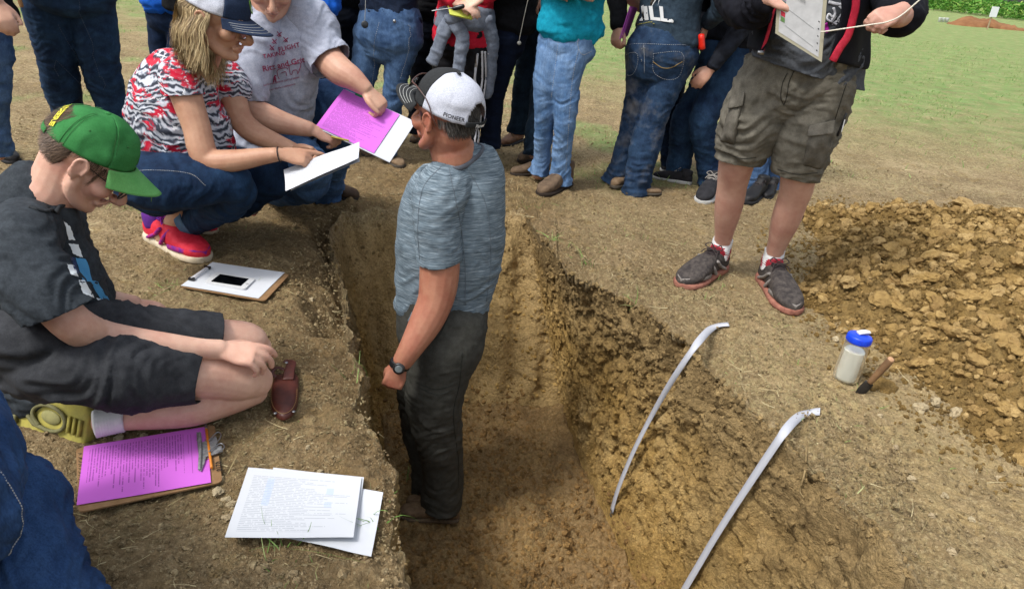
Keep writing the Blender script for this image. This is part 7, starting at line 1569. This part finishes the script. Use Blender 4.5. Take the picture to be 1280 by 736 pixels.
sh = Sh(); q = G(308.5, 354.5, z+.0125); sh.tube([q, q+A_(0, 0, .0006)], [.0055]*2, up=(0, 1, 0), n=16, cap=.05); sh.obj('home_button', plain('grey_ring', 'A8AAAC'), o)
# leather sheath
LE = plain('oxblood_leather', '3E1C16', .45, '54281E', 30, spec=.4, bump=.25, bs=120)
o = thing('leather_sheath', 'dark red-brown leather tool sheath with a snap, lying by the bare knee of the boy', 'sheath', G(357, 490))
pl = [(344, 470), (371, 469), (373, 490), (371, 507), (365, 518), (355, 523), (345, 519), (339, 508), (338, 492), (341, 478)]
top = np.array([G(x, y, .02) for x, y in pl]); cen = top.mean(0); rings_ = [(1.0, 0), (1.0, .010), (.92, .017), (.6, .022), (.2, .023)]; v = []
for k_, hz in rings_: v += [cen+(q-cen)*k_+A_(0, 0, hz-.006) for q in catmull(np.vstack([top, top[:1]]), 3)[:-1]]
m = 30; fs = [(i*m+j, i*m+(j+1) % m, (i+1)*m+(j+1) % m, (i+1)*m+j) for i in range(4) for j in range(m)]+[tuple(4*m+j for j in range(m))]; body_ = mesh_obj('pouch', v, [f[::-1] for f in fs], LE, o)
e = catmull(np.vstack([top[2:], top[:1]]), 6); e = cen+(e-cen)*.93+A_(0, 0, .012); sh = Sh()
for i in range(0, len(e)-1, 1): sh.tube([e[i], e[i]*.45+e[i+1]*.55], [.0009]*2, n=4, sub=1, cap=0)
sh.obj('stitching', plain('tan_thread2', 'A08050'), body_)
sh = Sh(); sh.tube([G(360, 474, .038), G(362, 462, .045), G(364, 453, .046), G(356, 451, .044)], [(.018, .0028), (.016, .0028), (.015, .0028), (.011, .0028)], up=(0, 0, 1), n=10, sub=4, cap=.4); sh.obj('flap', LE, o)
sh = Sh(); sh.tube([G(346, 472, .03), G(340, 466, .036), G(346, 459, .038), G(356, 462, .036)], [(.007, .002)]*4, up=(0, 0, 1), n=8, sub=4, cap=.4); sh.obj('strap', LE, o)
for x, y, zz in ((358, 453, .048), (344, 516, .028), (367, 514, .028)): sh = Sh(); sh.ell(G(x, y, zz), (.0055, .0055, .0025), None, 12, 6); sh.obj('snap' if y < 460 else 'rivet', STEEL, o)
# measuring tapes down the right wall
TP = NT('white_cloth_tape'); sp_ = TP.n('SeparateXYZ'); TP.l(TP.n('TexCoord').outputs['UV'], sp_.inputs[0]); tk = TP.math('LESS_THAN', TP.math('FRACT', TP.math('MULTIPLY', sp_.outputs[1], 120.)), .07); TP.col(TP.mix(TP.math('MULTIPLY', tk, .4), 'CCCED4', '6A7080')); TPm = TP.fin(.95, .08)
for lab, L, gl in (('white measuring tape hanging over the pit wall, the one further from the camera', [(911, 405), (899, 406), (888, 411), (873, 427), (851, 458), (828, 495), (806, 535), (788, 572), (772, 612), (764, 640)], 0), ('white measuring tape hanging over the pit wall, the one nearer the camera', [(1025, 514), (1012, 515), (999, 520), (983, 536), (962, 566), (938, 602), (915, 637), (893, 672), (873, 706), (852, 742), (835, 775)], 1)):
    H_ = np.array([hit(x, y, .012 if i < 2 else .02) for i, (x, y) in enumerate(L)])
    sm = H_.copy(); d3 = dep(H_[3]); d9 = dep(H_[-1]); m9 = len(H_)-1
    for i in range(4, m9): u_ = (L[i][1]-L[3][1])/(L[-1][1]-L[3][1]); dz_ = 1/((1-u_)/d3+u_/d9); r_ = ray(*L[i]); sm[i] = CAMP+r_*dz_
    # stay in front of the clods
    C_ = catmull(sm, 6)
    fc_ = np.ones(len(C_))
    for i, q in enumerate(C_):
        for off_ in (-.013, 0, .013):
            dv = Vector(nrm(q+A_(-.3, .95, .05)*off_-CAMP)); hh_ = G_BVH.ray_cast(Vector(CAMP), dv); dq = np.linalg.norm(q-CAMP)
            if hh_[0] is not None: fc_[i] = min(fc_[i], (hh_[3]-(.008 if i < 10 else .013))/dq)
    n0 = len(fc_); fm_ = np.array([fc_[max(0, i-4):i+5].min() for i in range(n0)]); fs_ = np.array([fm_[max(0, i-4):i+5].mean() for i in range(n0)]); fs_ = np.minimum(fs_, fc_); C_ = CAMP+(C_-CAMP)*fs_[:, None]
    for _ in range(2): C_[1:-1] = np.array([q for q in (C_[:-2]+2*C_[1:-1]+C_[2:])/4])
    T_ = np.gradient(C_, axis=0); T_ /= np.linalg.norm(T_, axis=1)[:, None]; ax = nrm(A_(-.30, .95, .05)); n = len(C_); v = []; uv = []
    for i, (p, tt) in enumerate(zip(C_, T_)):
        sd = nrm(ax-tt*(ax@tt)); w_ = .014; tw = .06*math.sin(i*.2)
        nn_ = np.cross(tt, sd); sd2 = nrm(sd+nn_*tw*.6); v += [p-sd2*w_, p, p+sd2*w_]; uv += [(0, i/n), (.5, i/n), (1, i/n)]
    fs = [(3*i+j, 3*i+j+1, 3*i+4+j, 3*i+3+j) for i in range(n-1) for j in (0, 1)]
    o = thing('measuring_tape', lab, 'measuring tape', C_[0], 'measuring tapes on the pit wall'); me = bpy.data.meshes.new('ribbon'); me.from_pydata([list(map(float, q)) for q in v], [], fs); me = evalmods(me, [('SOLIDIFY', dict(thickness=.0008))]); finish('ribbon', me, TPm, o)
    if not gl: sh = Sh(); e = C_[-1]; sh.tube([e, e+A_(-.003, -.003, -.012), e+A_(.006, 0, -.022), e+A_(.012, .004, -.010), e+A_(.004, 0, .0)], [.003]*5, n=8); sh.obj('metal_end', STEEL, o)
# water bottle
bt = G(1055, 476, .0); bt[2] = drop(bt[0], bt[1])+.001; up_ = nrm(A_(.04, .02, 1)); o = thing('water_bottle', 'translucent water bottle with blue screw lid and white spout standing near the pit edge', 'bottle', bt); T = lambda h: bt+up_*h
gm = NT('frosted_plastic'); gm.b.inputs['Base Color'].default_value = (.80, .82, .80, 1); gm.b.inputs['Transmission Weight'].default_value = .92; gm.b.inputs['IOR'].default_value = 1.15; GM = gm.fin(.25, .4)
wm = NT('cloudy_water'); wm.b.inputs['Base Color'].default_value = (.80, .78, .68, 1); wm.b.inputs['Transmission Weight'].default_value = .5; wm.b.inputs['IOR'].default_value = 1.33; WM = wm.fin(.15, .4)
sh = Sh(); sh.tube([T(.0), T(.012), T(.09), T(.125), T(.146)], [.037, .043, .0425, .041, .036], up=(0, 1, 0), n=32, sub=4, cap=.12); sh.obj('shell', GM, o)
sh = Sh(); sh.tube([T(.004), T(.014), T(.10), T(.118)], [.035, .0405, .040, .0395], up=(0, 1, 0), n=32, sub=3, cap=.04); sh.obj('water', WM, o)
BL = plain('royal_blue_plastic', '0E38C0', .35, '1444D0', spec=.5); sh = Sh(); sh.tube([T(.148), T(.152), T(.170), T(.174)], [.038, .0405, .0400, .036], up=(0, 1, 0), n=32, sub=3, cap=.10); lid = sh.obj('lid', BL, o)
sh = Sh(); 
for k in range(28): a = k*2*PI/28; sh.tube([T(.152)+A_(math.cos(a), math.sin(a), 0)*.0405, T(.168)+A_(math.cos(a), math.sin(a), 0)*.0402], [.0012]*2, n=4, sub=1)
sh.obj('knurling', BL, lid)
sh = Sh(); sh.tube([T(.182)+A_(-.010, 0, 0), T(.186)+A_(.012, .004, 0), T(.184)+A_(.030, .008, 0)], [(.012, .006), (.012, .006), (.010, .005)], up=(0, 0, 1), n=12, cap=.5); sh.obj('spout', plain('white_plastic', 'CCCED0', .35, spec=.5), o)
# knife stuck in the soil and its clod
k0 = G(1071, 495, -.01); k1 = P(1087, 478, k0[1]-.01); k2 = P(1113, 450, k0[1]-.02); o = thing('knife', 'knife with a worn wooden handle stuck blade first in the soil by the bottle', 'knife', k0)
sh = Sh(); sh.tube([k0, k0*.5+k1*.5, k1], [(.012, .002), (.016, .002), (.015, .003)], up=(0, -1, 1), n=10, cap=.5); sh.obj('blade', plain('dark_steel', '2A2826', .5, '3A3632', 60, metal=.4), o)
sh = Sh(); sh.tube([k1, k1*.6+k2*.4, k1*.2+k2*.8, k2], [.0095, .0115, .0125, .0120], up=(0, -1, 1), n=14, cap=.3); sh.obj('handle', plain('worn_wood', '5E4630', .7, '7A5C3E', 30, bump=.15), o)
sh = Sh(); dk = nrm(k2-k1); sh.tube([k2+dk*.001, k2+dk*.006], [.0115, .0105], up=(0, -1, 1), n=14, cap=.4); sh.obj('end_cap', plain('bare_wood_end', 'B08A6A', .7), o)
p = G(1103, 484, .016); v = clod_shape(77, 2)*A_(.045, .04, .055); me = evalmods((lambda m: (m.from_pydata((v+p).tolist(), [], I2F.tolist()), m)[1])(bpy.data.meshes.new('clod')), [('SUBSURF', dict(levels=2))]); q = mv(me); setv(me, q+mn(me)*(fbm(q*60, 3)*.003)[:, None]); tag(finish('soil_clod', me, HEAPM), 'fist-sized brown clod lying right behind the knife blade', 'clod')
# the woman's printed papers and the man's pink pad
o = sheet('paper_sheet', [P(355, 213, 2.57), P(449, 177, 2.66), P(448, 198, 2.50), P(357, 239, 2.44)], LETTER, None, 0, .003, rot=0, seed=9); tag(o, 'white printed letter held flat by the crouching woman, pointed at by her finger', 'paper')
o2 = sheet('paper_sheet', [P(362, 214, 2.58), P(448, 180, 2.67), P(449, 201, 2.52), P(362, 236, 2.46)], BLANK, None, -.006, .004, rot=0, seed=12); tag(o2, 'second white sheet just under the letter held by the crouching woman', 'paper')
o = thing('clipboard', 'pink printed sheet on a white board held by the kneeling man in the grey t-shirt', 'clipboard', P(460, 155, 2.98))
TLb, BLb, BRb = P(432, 112, 3.10), P(396, 160, 2.90), P(487, 203, 2.80); TRb = TLb+BRb-BLb; slab('board', [TLb, TRb, BRb, BLb], plain('white_board_sheet', 'B8BCC4', .6), o, .004)
n_ = nrm(np.cross(TRb-TLb, BLb-TLb)); n_ = n_ if n_@(CAMP-TLb) > 0 else -n_; mq = lambda u, w_: (TLb*(1-u)+TRb*u)*(1-w_)+(BLb*(1-u)+BRb*u)*w_+n_*.003
sheet('pink_sheet', [mq(-.02, .02), mq(.78, .02), mq(.78, .98), mq(-.02, .98)], PINK, o, .001, .001, rot=0, seed=5)
sh = Sh(); q = mq(.20, .0); ex_ = nrm(TRb-TLb); ey_ = nrm(TLb-BLb); sh.tube([q-ex_*.016, q+ex_*.016], [(.009, .006)]*2, up=n_, n=8, cap=.1); sh.obj('binder_clip', plain('green_enamel', '1E8A5A', .4), o)
for dx in (-.008, .008): sh = Sh(); sh.tube([q+ex_*dx, q+ex_*(dx*.6)+ey_*.018+n_*.008, q+ex_*(dx*1.4)+ey_*.026+n_*.01], [.0012]*3, n=5); sh.obj('clip_wire', STEEL, o)
o = thing('pencil', 'short yellow pencil between the fingers of the kneeling man', 'pencil', P(428, 175, 2.86)); sh = Sh(); sh.tube([P(414, 171, 2.86), P(436, 176, 2.85)], [.0038]*2, n=6, sub=1, cap=.3); sh.obj('barrel', plain('yellow_paint', 'B0A040', .5), o)
o = thing('grass_sprig', 'tiny green sprig hanging from the visor of the green cap', 'sprig', P(190, 246, 1.9)); sh = Sh(); sh.tube([P(186, 243, 1.9), P(191, 245, 1.9), P(198, 244, 1.9)], [.0012, .0018, .001], n=5); sh.tube([P(190, 244, 1.9), P(189, 252, 1.9)], [.0012, .0008], n=5); sh.obj('stem', GREENT, o)
